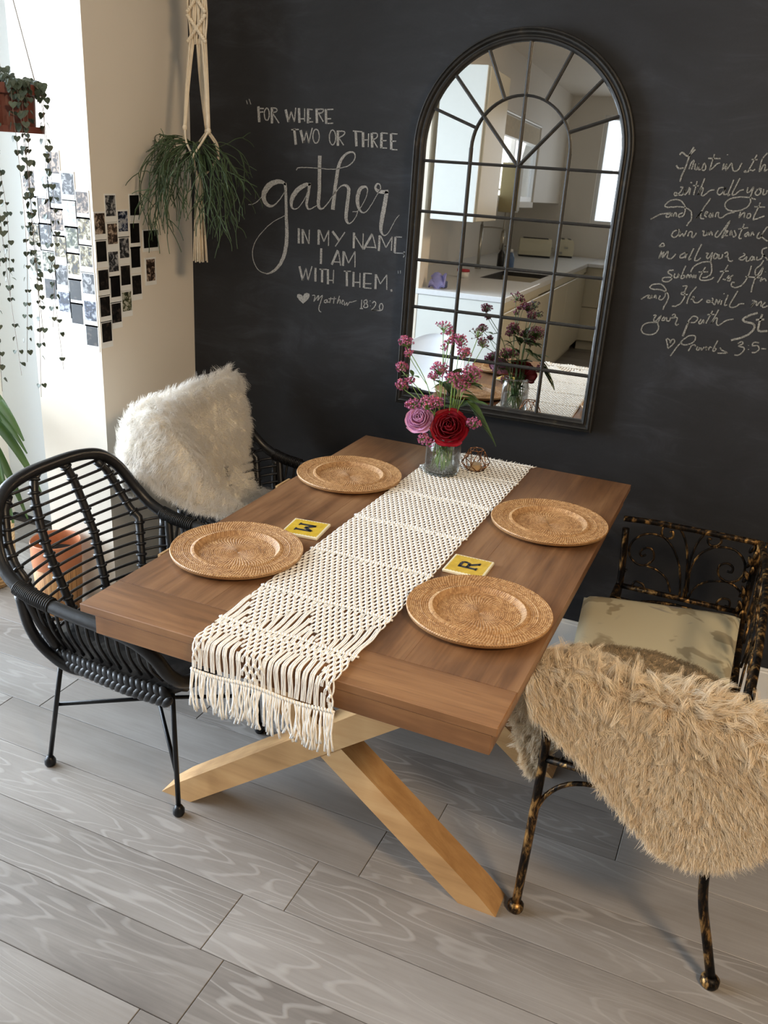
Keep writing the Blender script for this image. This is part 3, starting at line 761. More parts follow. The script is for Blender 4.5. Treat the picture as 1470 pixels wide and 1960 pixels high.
# ------------------------------------------------------------------ furs
def m_fur(name, root, mid, tip, rough=.75, trans=.5):
    m = Mat(name, rough, spec=.2); v = m.attr(); n = m.noise(m.coord('Object'), 14, 2); f = m.math('ADD', m.math('MULTIPLY', v, .8), m.math('MULTIPLY', n, .25))
    c = m.ramp(f, [(.0, root), (.45, mid), (1., tip)]); m.base(c); m.b.inputs['Sheen Weight'].default_value = .25; m.b.inputs['Sheen Roughness'].default_value = .5
    N, L = m.N, m.L; tl = N.new('ShaderNodeBsdfTranslucent'); m.link(c, tl.inputs[0]); mx = N.new('ShaderNodeMixShader'); mx.inputs[0].default_value = trans
    L.new(m.b.outputs[0], mx.inputs[1]); L.new(tl.outputs[0], mx.inputs[2]); L.new(mx.outputs[0], N['Material Output'].inputs[0]); return m.m
def fur(G, Nn, n_clump, per, length, comb, spread=.012, rad=.0007, lenmap=None, curl=.25, tipgather=.55, edge_boost=0):
    """G: surface grid (a,b,3); returns MB of strands"""
    a, b = G.shape[:2]; n = n_clump
    def samp(uv, X):
        u = np.clip(uv[:, 0], 0, 1)*(a-1.001); v = np.clip(uv[:, 1], 0, 1)*(b-1.001); i = u.astype(int); j = v.astype(int); fu = (u-i)[:, None]; fv = (v-j)[:, None]
        return X[i, j]*(1-fu)*(1-fv)+X[i+1, j]*fu*(1-fv)+X[i, j+1]*(1-fu)*fv+X[i+1, j+1]*fu*fv
    area_w = np.linalg.norm(np.cross(np.gradient(G, axis=0), np.gradient(G, axis=1)), axis=-1); pw = area_w.ravel()/area_w.sum()
    k = rng.choice(a*b, n, p=pw); uv = np.stack([(k//b+rng.uniform(-.5, .5, n))/(a-1), (k % b+rng.uniform(-.5, .5, n))/(b-1)], 1)
    if edge_boost:
        e = edge_boost; ue = rng.uniform(0, 1, (e, 2)); side = rng.integers(0, 4, e)
        for s_ in range(4): m_ = side == s_; ue[m_, s_//2] = rng.uniform(0, .02, m_.sum()) if s_ % 2 == 0 else rng.uniform(.98, 1, m_.sum())
        uv = np.concatenate([uv, ue]); n += e
    uv = np.clip(uv, 0, 1); C = samp(uv, G); Nc = nrm(samp(uv, Nn))
    lm = np.ones(n) if lenmap is None else lenmap(uv)
    ln = length*lm*rng.uniform(.75, 1.2, n)
    cm = comb(uv, C, Nc)+rng.normal(size=(n, 3))*curl
    cm = cm-(cm*Nc).sum(1, keepdims=True)*Nc*.5
    tip = C+Nc*ln[:, None]*.42+nrm(cm)*ln[:, None]*.85
    du = np.gradient(G, axis=0); 
    R_ = np.repeat
    off = rng.normal(size=(n*per, 3))*spread; Nr = R_(Nc, per, 0); off -= (off*Nr).sum(1, keepdims=True)*Nr
    roots = R_(C, per, 0)+off; tips = R_(tip, per, 0)+off*(1-tipgather)+rng.normal(size=(n*per, 3))*.12*R_(ln, per)[:, None]*.4
    L = R_(ln, per)[:, None]; mid = roots+Nr*L*.55*rng.uniform(.8, 1.2, (n*per, 1))+(tips-roots)*.25
    va = np.clip(R_(rng.uniform(.25, .85, n), per)+rng.normal(size=n*per)*.1, .02, 1)
    mb = MB(); mb.arcs(roots-Nr*.002, mid, tips, rad, rad*.25, m=5, n=3, a=va); return mb
WFUR = m_fur('white_fleece', srgb(246, 241, 230), srgb(252, 249, 244), srgb(254, 253, 251)); WSKIN = plain('white_hide', srgb(246, 240, 226), .8, var=.04)
ctrl = [[(-1.235,-0.775,.60), (-1.300,-0.710,.64), (-1.320,-.62,.68), (-1.310,-.50,.70), (-1.305,-.36,.71), (-1.275,-.235,.70)],
        [(-1.245,-0.780,.68), (-1.290,-0.710,.80), (-1.285,-.63,.835), (-1.270,-.50,.842), (-1.268,-.36,.852), (-1.250,-.220,.860)],
        [(-1.190,-0.790,.705), (-1.195,-0.715,.825), (-1.215,-.63,.842), (-1.222,-.50,.842), (-1.220,-.36,.850), (-1.205,-.222,.858)],
        [(-1.110,-0.785,.660), (-1.085,-0.705,.745), (-1.125,-.63,.735), (-1.178,-.50,.720), (-1.180,-.36,.720), (-1.165,-.225,.725)],
        [(-1.030,-0.765,.615), (-1.010,-0.685,.650), (-1.060,-.61,.600), (-1.150,-.49,.565), (-1.160,-.36,.560), (-1.150,-.235,.565)],
        [(-.960,-0.735,.590), (-.945,-0.650,.600), (-.985,-.59,.530), (-1.060,-.48,.480), (-1.085,-.36,.470), (-1.080,-.245,.475)],
        [(-.870,-0.700,.572), (-.862,-0.620,.565), (-.875,-.57,.500), (-.890,-.47,.470), (-.900,-.36,.455), (-.900,-.26,.455)]]
WG = surf(ctrl, 9, 10); WN = grid_normals(WG)
if (WN[20, 20] @ np.array([1, 0, .5])) < 0: WN = -WN
ws = thing('white_sheepskin', (-1.1, -.5, .45), 'fluffy white sheepskin draped over the back and seat of the far rattan armchair', 'sheepskin')
MB().sheet(WG if (grid_normals(WG)[20, 20] @ np.array([1, 0, .5])) > 0 else WG[::-1], .006).build('hide', WSKIN, ws, smooth=True)
def wcomb(uv, C, N): 
    g = np.array([0, 0, -1.0])+np.zeros_like(C); out = np.zeros_like(C); out[:, 1] = np.where(uv[:, 1] < .25, -1.2, np.where(uv[:, 1] > .85, .25, -.1)); out[:, 2] += np.where(uv[:, 0] < .22, 2.1, 0)
    out[:, 0] += .3; return g*.8+out
tag(fur(WG, WN, 7000, 8, .036, wcomb, spread=.007, rad=.0005, curl=.5, tipgather=.35, edge_boost=1500, lenmap=lambda uv: np.where((uv[:, 1] > .50) & (uv[:, 0] > .36) & (uv[:, 0] < .80), .5, 1.0)).build('fleece', WFUR, ws), kind='stuff')

BFUR = m_fur('tan_fleece', srgb(226, 203, 168), srgb(248, 235, 211), srgb(254, 248, 234), trans=.34); BSKIN = plain('tan_hide', srgb(198, 172, 136), .8, var=.08); TAUPE = plain('taupe_pile', srgb(150, 134, 108), .9, var=.12, scale=22, bump=.2)

# ---- measured outlines: chalk strokes (x, z, width in 0.1 mm on the wall), scroll ironwork, print positions
CHALK = {
  'FOR WHERE': '-13130,17560,23 -13080,17440,23;-13020,17600,23 -12950,17440,23;-12660,17390,89 -12620,16910,89;-12140,17380,88 -12130,16890,88;-11620,17330,88 -11500,16960,87;-11120,17390,87 -11090,16950,87;-10780,17390,86 -10770,16950,86;-10470,17400,86 -10440,16970,86;-10130,17400,86 -10100,16960,86;-12640,17330,39 -12450,17330,39;-12630,17210,39 -12470,17230,39;-12110,17200,38 -11860,16910,38;-11500,16960,38 -11410,17280,38;-11410,17280,38 -11280,16970,38;-11280,16970,38 -11240,17400,38;-10910,17390,38 -10900,17000,38;-11080,17070,38 -10910,17080,38;-10770,17370,38 -10610,17360,38;-10760,17090,38 -10670,17100,38;-10760,16990,38 -10590,17000,37;-10390,17260,37 -10210,17020,37;-10120,17380,37 -9860,17400,37;-10090,17110,37 -9930,17120,37;-10100,16970,37 -9850,16990,37;-12240,17170,38 -12240,17100,38 -12260,17040,38 -12290,16990,38 -12330,16980,38 -12370,16990,39 -12400,17030,39 -12420,17090,39 -12430,17160,39 -12430,17230,39 -12400,17290,39 -12370,17330,39 -12340,17350,39 -12300,17340,38 -12270,17300,38 -12240,17240,38 -12240,17170,38;-12130,17370,38 -12090,17360,38 -12050,17360,38 -12010,17360,38 -11980,17350,38 -11960,17340,38 -11950,17320,38 -11940,17310,38 -11940,17290,38 -11950,17280,38 -11960,17270,38 -11980,17250,38 -12000,17240,38 -12030,17240,38 -12060,17230,38 -12090,17230,38 -12130,17220,38;-10440,17380,37 -10390,17380,37 -10330,17390,37 -10280,17390,37 -10240,17390,37 -10220,17380,37 -10220,17370,37 -10210,17350,37 -10220,17340,37 -10230,17320,37 -10240,17310,37 -10260,17290,37 -10290,17280,37 -10320,17270,37 -10350,17270,37 -10390,17270,37 -10430,17260,37',
  'TWO OR THREE': '-11280,16770,87 -11210,16280,87;-11040,16730,87 -10920,16350,87;-11390,16730,38 -11110,16750,38;-10920,16350,38 -10820,16710,38;-10820,16710,38 -10730,16350,38;-10730,16350,38 -10610,16820,37;-10340,16580,37 -10350,16500,37 -10370,16430,37 -10410,16380,37 -10450,16360,37 -10500,16370,37 -10540,16420,37 -10570,16490,37 -10580,16570,37 -10570,16650,37 -10550,16720,37 -10510,16770,37 -10470,16780,37 -10420,16770,37 -10380,16730,37 -10360,16660,37 -10340,16580,37;-9740,16570,37 -9740,16480,37 -9770,16410,37 -9800,16360,37 -9850,16340,37 -9890,16360,37 -9930,16400,37 -9960,16470,37 -9970,16560,37 -9970,16640,37 -9940,16720,37 -9910,16770,37 -9860,16790,37 -9820,16770,37 -9780,16730,37 -9750,16650,37 -9740,16570,37;-9670,16780,85 -9650,16320,85;-9030,16770,84 -8980,16340,84;-8770,16770,84 -8740,16330,84;-8460,16760,84 -8420,16330,84;-8120,16780,83 -8100,16330,83;-7790,16770,83 -7750,16310,83;-9610,16540,37 -9440,16350,37;-9130,16790,37 -8800,16780,37;-8570,16740,36 -8560,16340,36;-8740,16540,36 -8560,16550,36;-8400,16560,36 -8230,16340,36;-8120,16780,36 -7900,16770,36;-8110,16550,36 -7930,16560,36;-8100,16340,36 -7900,16340,36;-7780,16770,36 -7570,16770,36;-7770,16550,36 -7600,16560,36;-7750,16310,36 -7540,16310,36;-9650,16770,37 -9590,16760,37 -9530,16770,37 -9470,16760,37 -9440,16760,37 -9420,16740,37 -9420,16710,37 -9430,16690,37 -9460,16660,37 -9490,16630,37 -9540,16610,37 -9590,16580,37 -9640,16560,37;-8450,16760,36 -8400,16760,36 -8350,16760,36 -8310,16760,36 -8280,16750,36 -8260,16730,36 -8260,16700,36 -8260,16670,36 -8270,16640,36 -8300,16620,36 -8340,16590,36 -8380,16580,36 -8420,16560,36',
  'gather': '-13040,14260,19 -13000,14270,20 -12950,14270,21 -12910,14280,23 -12860,14290,24 -12820,14310,24 -12770,14330,24 -12730,14360,24 -12680,14390,24 -12640,14430,25 -12590,14470,26 -12550,14510,27 -12510,14550,28;-11560,15010,65 -11610,15030,79 -11650,15060,93 -11700,15080,107 -11760,15090,121 -11810,15090,131 -11860,15090,140 -11920,15080,150 -11980,15060,159 -12040,15040,169 -12110,15010,179 -12170,14970,188 -12230,14930,198 -12280,14880,196 -12330,14820,193 -12370,14760,191 -12410,14700,189 -12420,14650,182 -12430,14590,175 -12430,14540,168 -12420,14490,161 -12410,14450,154 -12380,14400,146 -12350,14370,139 -12310,14330,132 -12280,14310,120 -12230,14290,108 -12190,14280,97 -12150,14280,85 -12110,14280,74 -12070,14290,63 -12040,14300,53 -12000,14330,42 -11940,14370,39 -11890,14420,35 -11830,14480,32 -11770,14540,28 -11720,14610,27 -11670,14680,26 -11620,14760,24 -11580,14840,23;-11600,15060,112 -11590,15000,110 -11580,14940,107 -11570,14880,105 -11570,14800,103 -11560,14710,103 -11550,14610,103 -11550,14500,103 -11540,14390,103 -11540,14290,105 -11530,14180,107 -11530,14080,110 -11530,13980,112 -11520,13870,115 -11510,13770,119 -11500,13660,122 -11500,13560,126 -11490,13450,129 -11490,13340,133 -11500,13230,137 -11500,13130,140 -11510,13040,139 -11530,12950,138 -11540,12870,137 -11560,12780,136 -11590,12700,132 -11610,12620,129 -11650,12550,125 -11690,12470,122 -11730,12390,115 -11790,12320,108 -11850,12250,101 -11910,12190,94 -11980,12130,85 -12050,12090,76 -12110,12050,66 -12170,12030,57 -12210,12010,51 -12250,12000,45 -12280,11990,39 -12330,12000,33 -12390,12010,31 -12460,12020,29 -12530,12040,26 -12590,12070,24 -12650,12110,24 -12700,12160,24 -12740,12220,24 -12780,12280,24 -12810,12340,24 -12840,12420,24 -12860,12500,24 -12870,12580,24 -12870,12650,24 -12870,12730,24 -12850,12810,24 -12830,12880,24 -12800,12960,23 -12760,13040,21 -12710,13120,20 -12650,13200,19 -12580,13290,19 -12500,13370,19 -12420,13450,19 -12340,13530,19 -12270,13600,19 -12200,13650,19 -12120,13710,19 -12040,13770,19 -11940,13830,18 -11820,13890,16 -11700,13950,15 -11590,14010,14;-10600,15090,64 -10650,15080,80 -10710,15070,97 -10760,15070,113 -10820,15050,129 -10890,15010,136 -10970,14970,143 -11040,14920,150 -11110,14870,157 -11160,14820,157 -11210,14750,158 -11260,14690,158 -11290,14640,158 -11310,14580,149 -11330,14540,139 -11340,14490,130 -11340,14450,121 -11340,14400,107 -11340,14360,93 -11320,14320,79 -11310,14290,65 -11280,14270,57 -11260,14260,49 -11230,14250,41 -11190,14250,32 -11150,14260,30 -11110,14280,28 -11070,14300,25 -11020,14350,23 -10970,14410,23 -10910,14490,23 -10850,14570,23 -10810,14650,23 -10770,14710,23 -10750,14780,23 -10730,14840,23 -10710,14900,23;-10650,15110,101 -10660,15020,101 -10680,14920,101 -10690,14820,101 -10700,14740,101 -10720,14660,101 -10730,14600,101 -10740,14540,101 -10750,14490,101 -10750,14440,93 -10740,14390,85 -10730,14360,77 -10710,14330,69 -10700,14310,61 -10670,14290,53 -10640,14290,45 -10600,14300,37 -10540,14320,33 -10470,14370,30 -10390,14410,26 -10310,14460,23;-10300,15990,128 -10300,15900,127 -10300,15820,126 -10300,15730,124 -10300,15610,123 -10290,15440,123 -10290,15240,123 -10280,15050,123 -10280,14890,123 -10290,14770,122 -10290,14690,121 -10300,14620,120 -10310,14560,119 -10300,14510,117 -10300,14460,114 -10290,14420,112 -10280,14390,110 -10260,14370,98 -10250,14350,87 -10230,14340,75 -10200,14330,64 -10180,14340,57 -10150,14340,50 -10110,14360,43 -10070,14400,36 -10020,14450,34 -9960,14520,32 -9890,14600,30 -9840,14680,27 -9800,14740,26 -9760,14800,25 -9720,14870,24 -9680,14930,23;-11170,15490,32 -11160,15510,32 -11150,15530,32 -11140,15550,32 -11100,15570,32 -11040,15580,30 -10970,15590,28 -10880,15590,25 -10790,15600,23 -10680,15600,23 -10570,15600,23 -10460,15600,23 -10350,15600,23 -10250,15600,23 -10160,15600,23 -10060,15590,23 -9970,15590,23 -9880,15600,23 -9790,15600,23 -9710,15610,23 -9640,15620,23 -9590,15630,24 -9540,15650,25 -9500,15660,26 -9460,15670,27 -9400,15690,28 -9340,15700,29 -9280,15720,30 -9230,15750,31 -9180,15780,33 -9130,15820,34 -9080,15870,35 -9050,15910,36 -9030,15950,36 -9020,15980,36 -9010,16020,36 -9010,16050,36 -9020,16080,38 -9030,16100,40 -9040,16130,43 -9060,16140,45 -9090,16150,47 -9110,16160,49 -9140,16160,52 -9180,16160,54 -9220,16150,58 -9270,16130,63 -9310,16110,68 -9360,16080,72 -9400,16040,79 -9450,15990,86 -9490,15940,93 -9520,15890,99 -9550,15830,104 -9570,15780,108 -9590,15720,113 -9610,15650,118 -9630,15550,118 -9640,15440,118 -9660,15320,118 -9670,15210,118 -9690,15090,120 -9700,14960,122 -9710,14840,125 -9720,14720,127 -9730,14620,129 -9740,14530,132 -9750,14430,134 -9750,14340,136;-9680,14850,23 -9650,14890,24 -9630,14940,25 -9600,14980,26 -9570,15020,27 -9540,15050,31 -9500,15080,34 -9470,15110,37 -9430,15120,41 -9400,15130,51 -9360,15140,61 -9320,15130,71 -9290,15130,81 -9260,15110,90 -9230,15090,99 -9210,15060,108 -9190,15020,117 -9190,14970,117 -9190,14900,117 -9200,14830,117 -9200,14760,117 -9210,14680,119 -9220,14600,122 -9230,14520,124 -9230,14440,126 -9240,14360,124 -9250,14280,122 -9250,14210,119 -9250,14150,117 -9250,14110,110 -9240,14070,104 -9230,14040,97 -9210,14010,90 -9200,13990,79 -9180,13970,68 -9160,13950,56 -9140,13950,45 -9110,13950,41 -9090,13960,36 -9060,13980,31 -9020,14010,27 -8990,14040,26 -8950,14090,25 -8920,14140,24 -8890,14180,22 -8870,14220,21 -8860,14260,20 -8840,14310,19 -8830,14350,18;-9020,14330,22 -8970,14340,22 -8920,14340,22 -8880,14340,22 -8830,14370,22 -8780,14410,21 -8740,14470,20 -8700,14530,19 -8660,14600,18 -8620,14670,19 -8580,14750,20 -8550,14820,21 -8530,14890,22 -8520,14950,26 -8510,15000,29 -8510,15050,32 -8520,15090,36 -8540,15110,45 -8560,15130,53 -8590,15140,62 -8620,15140,71 -8650,15130,83 -8690,15120,94 -8730,15100,105 -8770,15070,116 -8790,15030,121 -8820,14980,125 -8830,14920,130 -8850,14870,134 -8860,14810,132 -8860,14750,130 -8860,14680,128 -8850,14630,125 -8840,14570,114 -8820,14520,103 -8800,14470,92 -8780,14430,81 -8750,14400,70 -8710,14360,60 -8680,14340,50 -8640,14330,40 -8610,14330,37 -8580,14340,33 -8540,14360,30 -8500,14390,27 -8460,14440,26 -8420,14490,24 -8380,14560,23 -8330,14620,22 -8290,14690,22 -8250,14770,22 -8210,14840,22 -8170,14910,22;-8170,14910,22 -8130,14970,24 -8100,15020,27 -8070,15070,29 -8050,15120,31 -8050,15160,32 -8060,15200,33 -8080,15230,34 -8100,15250,35 -8120,15260,40 -8140,15260,44 -8170,15260,49 -8190,15240,53 -8200,15230,58 -8220,15200,62 -8230,15170,67 -8240,15140,71 -8230,15120,78 -8210,15090,84 -8190,15070,91 -8170,15050,98 -8130,15040,102 -8090,15030,106 -8040,15020,111 -7990,15020,115 -7940,15020,113 -7880,15030,110 -7820,15040,108 -7770,15050,106;-7820,15050,132 -7830,14980,135 -7840,14900,137 -7850,14820,139 -7860,14740,141 -7870,14640,144 -7890,14540,146 -7900,14430,148 -7920,14340,150 -7930,14250,146 -7940,14160,142 -7950,14080,137 -7960,14010,133 -7960,13950,124 -7960,13900,115 -7960,13860,106 -7950,13810,97 -7930,13770,84 -7910,13740,71 -7890,13710,58 -7860,13690,44 -7830,13680,40 -7800,13680,35 -7780,13690,31 -7750,13710,27 -7720,13740,25 -7680,13780,24 -7650,13830,23 -7620,13880,22 -7590,13950,21 -7550,14030,20 -7510,14100,19 -7480,14170,18 -7440,14230,16 -7410,14270,15 -7370,14320,14 -7330,14360,13',
  'IN MY NAME,': '-11030,13640,79 -11020,13140,80;-10880,13620,79 -10860,13150,79;-10260,13660,79 -10250,13170,79;-9740,13650,78 -9480,13380,78;-8930,13680,77 -8920,13170,77;-8260,13690,76 -8550,13180,77;-7990,13670,76 -7990,13170,76;-7420,13670,76 -7420,13160,76;-10860,13610,38 -10630,13170,38;-10620,13630,38 -10620,13160,38;-10220,13640,37 -10050,13290,37;-10050,13290,37 -9880,13670,37;-9880,13670,37 -9870,13160,37;-9270,13660,37 -9610,13170,37;-8890,13570,37 -8570,13170,37;-8590,13680,37 -8580,13200,37;-8250,13670,36 -8100,13240,36;-8450,13250,36 -8120,13270,36;-7950,13650,36 -7740,13300,36;-7740,13300,36 -7540,13660,36;-7540,13660,36 -7540,13220,36;-7410,13670,36 -7190,13680,36;-7420,13160,36 -7050,13180,36;-7050,13130,36 -7100,13050,36;-7110,13200,90 -7050,13190,90',
  'I AM': '-10140,13060,79 -10140,12540,79;-9510,13050,78 -9720,12560,78;-9290,13040,78 -9290,12560,78;-9490,13040,37 -9380,12560,37;-9650,12660,37 -9400,12670,37;-9260,13020,37 -9090,12670,37;-9090,12670,37 -8860,13080,37;-8860,13080,37 -8840,12560,37',
  'WITH THEM.': '-10970,12380,80 -10830,11920,80;-10340,12390,79 -10330,11930,79;-9860,12390,78 -9840,11890,79;-9140,12410,78 -9110,11900,78;-8880,12400,77 -8870,11910,77;-8480,12410,77 -8470,11920,77;-8050,12410,76 -8040,11920,77;-10080,12380,79 -10070,11930,79;-10830,11920,38 -10710,12350,38;-10710,12350,38 -10620,11940,38;-10620,11940,38 -10480,12430,38;-10190,12360,37 -9900,12380,37;-9640,12390,37 -9640,11940,37;-9830,12030,37 -9640,12040,37;-9250,12390,37 -8980,12410,37;-8640,12390,37 -8620,11910,37;-8860,12060,37 -8630,12080,37;-8460,12400,37 -8200,12410,36;-8460,12060,37 -8200,12080,37;-8470,11920,37 -8190,11930,37;-8020,12390,36 -7870,12110,36;-7870,12110,36 -7650,12430,36;-7650,12430,36 -7620,11940,36;-7480,11930,72 -7420,11950,72;-7250,12610,27 -7240,12510,27;-7170,12620,27 -7160,12520,27',
  'Matthew 18:20': '-10440,11440,28 -10410,11450,28 -10380,11460,28 -10350,11460,28 -10330,11440,28 -10330,11410,28 -10340,11350,28 -10360,11300,28 -10370,11240,28;-10360,11260,28 -10310,11320,28 -10260,11390,28 -10220,11450,28 -10190,11470,28 -10180,11450,28 -10200,11400,28 -10210,11340,28 -10230,11290,28;-10210,11300,28 -10170,11360,28 -10120,11420,28 -10070,11470,28 -10040,11490,28 -10040,11470,28 -10050,11420,28 -10070,11360,28 -10090,11300,28 -10100,11250,28 -10120,11200,28 -10140,11140,28 -10160,11100,28 -10160,11050,28 -10170,11020,28 -10160,10980,28 -10150,10960,28 -10140,10940,28 -10120,10930,28 -10090,10920,28 -10070,10910,28;-9860,11370,28 -9880,11360,28 -9910,11350,28 -9930,11340,28 -9940,11330,28 -9950,11320,28 -9960,11290,28 -9960,11270,28 -9960,11260,28 -9940,11250,28 -9930,11250,28 -9910,11250,28 -9890,11250,28 -9880,11280,28 -9870,11310,28 -9860,11340,28 -9850,11360,28 -9840,11350,28 -9840,11320,28 -9830,11290,28 -9830,11280,28 -9820,11270,28 -9810,11280,28 -9790,11290,28 -9780,11290,28;-9710,11460,28 -9750,11260,28;-9800,11400,28 -9640,11420,28;-9570,11500,28 -9600,11260,28;-9640,11420,28 -9500,11440,28;-9380,11550,28 -9400,11470,28 -9430,11390,28 -9450,11320,28 -9460,11280,28 -9450,11280,28 -9430,11330,28 -9410,11380,28 -9390,11410,28 -9370,11420,28 -9360,11420,28 -9350,11410,28 -9340,11400,28 -9340,11380,28 -9340,11340,28 -9350,11310,28 -9350,11270,28;-9290,11320,28 -9270,11340,28 -9250,11370,28 -9230,11390,28 -9220,11400,28 -9220,11410,28 -9230,11420,28 -9250,11420,28 -9260,11410,28 -9270,11390,28 -9280,11360,28 -9290,11330,28 -9290,11310,28 -9280,11300,28 -9260,11290,28 -9240,11280,28 -9230,11270,28;-9180,11380,28 -9180,11340,28 -9180,11300,28 -9170,11270,28 -9160,11250,28 -9150,11270,28 -9120,11310,28 -9100,11340,28 -9090,11360,28 -9080,11340,28 -9080,11300,28 -9080,11270,28 -9070,11250,28 -9050,11270,28 -9030,11310,28 -9000,11360,28 -8980,11390,28 -8970,11390,28 -8970,11380,28 -8970,11380,28 -8950,11380,28 -8900,11390,28 -8850,11410,28 -8780,11440,28 -8720,11460,28;-8530,11510,33 -8530,11220,33;-8580,11210,33 -8470,11220,33;-8350,11540,33 -8380,11520,33 -8400,11510,33 -8430,11490,33 -8440,11480,33 -8450,11460,33 -8440,11440,33 -8440,11420,33 -8420,11410,33 -8400,11400,33 -8370,11400,33 -8340,11390,33 -8310,11380,33 -8300,11360,33 -8290,11340,33 -8290,11320,33 -8290,11300,33 -8310,11290,33 -8330,11270,33 -8360,11270,33 -8380,11260,33 -8400,11260,33 -8420,11270,33 -8440,11280,33 -8450,11300,33 -8440,11310,33 -8430,11340,33 -8420,11360,33 -8400,11380,33 -8380,11400,33 -8360,11420,33 -8330,11430,33 -8320,11450,33 -8320,11470,33 -8330,11490,33 -8340,11520,33 -8350,11540,33;-8210,11520,33 -8210,11500,33;-8200,11350,33 -8200,11340,33;-8130,11440,33 -8110,11460,33 -8090,11480,33 -8080,11500,33 -8060,11510,33 -8040,11500,33 -8020,11490,33 -8000,11470,33 -7990,11440,33 -8000,11420,33 -8010,11380,33 -8030,11350,33 -8050,11310,33 -8080,11280,33 -8120,11250,33 -8140,11220,33 -8150,11210,33 -8110,11200,33 -8050,11210,33 -7980,11220,33 -7920,11230,33;-8150,11200,33 -7800,11230,33;-7720,11370,33 -7730,11320,33 -7740,11280,33 -7760,11260,33 -7780,11240,33 -7810,11250,33 -7830,11270,33 -7850,11310,33 -7860,11350,33 -7850,11390,33 -7840,11430,33 -7820,11460,33 -7800,11470,33 -7770,11470,33 -7750,11440,33 -7730,11410,33 -7720,11370,33',
  'Trust in the': '1430,16840,43 1410,16790,43 1390,16750,43 1370,16700,43 1360,16660,43 1350,16610,43 1340,16570,43 1340,16520,43 1330,16480,43 1320,16420,43 1310,16360,43 1300,16300,43 1290,16250,43 1280,16210,43 1260,16170,43 1250,16130,43 1240,16090,43 1230,16050,43 1230,16000,43 1220,15960,43 1220,15920,43;1080,16620,43 1090,16630,43 1100,16640,43 1100,16660,43 1110,16670,43 1120,16670,43 1130,16680,43 1150,16680,43 1170,16680,43 1190,16660,43 1220,16640,43 1260,16610,43 1290,16600,43 1310,16600,43 1330,16610,43 1350,16620,43 1370,16650,43 1390,16670,43 1420,16710,43 1450,16750,43 1480,16780,43;1040,16340,43 1060,16320,43 1080,16290,43 1100,16280,43 1120,16260,43 1150,16260,43 1180,16270,43 1220,16280,43 1250,16280,43;1400,16260,37 1410,16310,37 1420,16360,37 1430,16400,37 1440,16440,37 1450,16460,37 1470,16480,37 1480,16490,37 1490,16500,37 1490,16490,37 1500,16480,37 1500,16470,37 1500,16440,37 1490,16410,37 1490,16360,37 1480,16310,37 1470,16260,37;1550,16420,37 1550,16390,37 1550,16350,37 1550,16310,37 1550,16290,37 1560,16270,37 1580,16260,37 1600,16260,37 1610,16270,37 1620,16300,37 1640,16350,37 1650,16400,37 1650,16420,37 1650,16400,37 1650,16350,37 1650,16300,37 1660,16270,37 1670,16260,37 1680,16260,37 1700,16270,37 1710,16280,37;1740,16280,37 1750,16320,37 1760,16370,37 1770,16420,37 1790,16440,37 1800,16420,37 1820,16390,36 1840,16350,36 1840,16320,36 1840,16290,36 1830,16270,36 1820,16260,36 1810,16250,36 1800,16250,37 1790,16250,37 1770,16260,37 1760,16270,37;2010,16690,36 2000,16590,36 1980,16480,36 1970,16380,36 1960,16310,36 1960,16280,36 1960,16270,36 1970,16280,36 1980,16290,36 2000,16300,36 2010,16310,36 2030,16320,36 2040,16340,36 2060,16360,36 2080,16390,36 2100,16420,36 2120,16440,36 2140,16450,36 2160,16460,36 2180,16460,36 2200,16460,36;1860,16570,36 2190,16580,36;2300,16460,36 2290,16290,36;2320,16320,36 2380,16460,36;2380,16440,36 2380,16390,36 2370,16340,36 2380,16300,36 2380,16280,36 2400,16310,36 2430,16360,36 2460,16420,36 2480,16460,36 2500,16480,36 2500,16470,36 2510,16460,36 2520,16440,36 2530,16410,36 2540,16370,36 2560,16330,36 2570,16300,36 2590,16290,36 2610,16280,36 2630,16280,36 2650,16290,36 2670,16290,36 2690,16310,36 2700,16320,36 2720,16350,36 2730,16380,36 2740,16420,36 2750,16460,36 2770,16500,36;2350,16700,36 2350,16680,36;3110,16730,36 3070,16620,36 3040,16510,36 3000,16400,36 2980,16330,36 2970,16290,36 2960,16280,36 2960,16280,36 2950,16280,36 2930,16280,36 2910,16270,36 2880,16270,36 2870,16280,36 2870,16290,36 2880,16300,36 2900,16310,36 2910,16320,36;2990,16600,36 3150,16610,36;2980,16350,36 3010,16340,36 3030,16330,36 3060,16330,36 3080,16320,36 3100,16330,36 3110,16340,36 3120,16350,36 3140,16360,36;3360,16790,36 3340,16750,36 3310,16710,36 3280,16660,36 3260,16610,36 3250,16530,36 3250,16430,36 3250,16350,36 3260,16300,36 3270,16320,36 3290,16370,36 3310,16440,36 3330,16480,36 3350,16490,36 3360,16490,36 3370,16480,36 3380,16460,36 3380,16430,36 3380,16390,36 3380,16350,36 3380,16330,36 3400,16330,36 3410,16340,36 3430,16360,36 3450,16380,36',
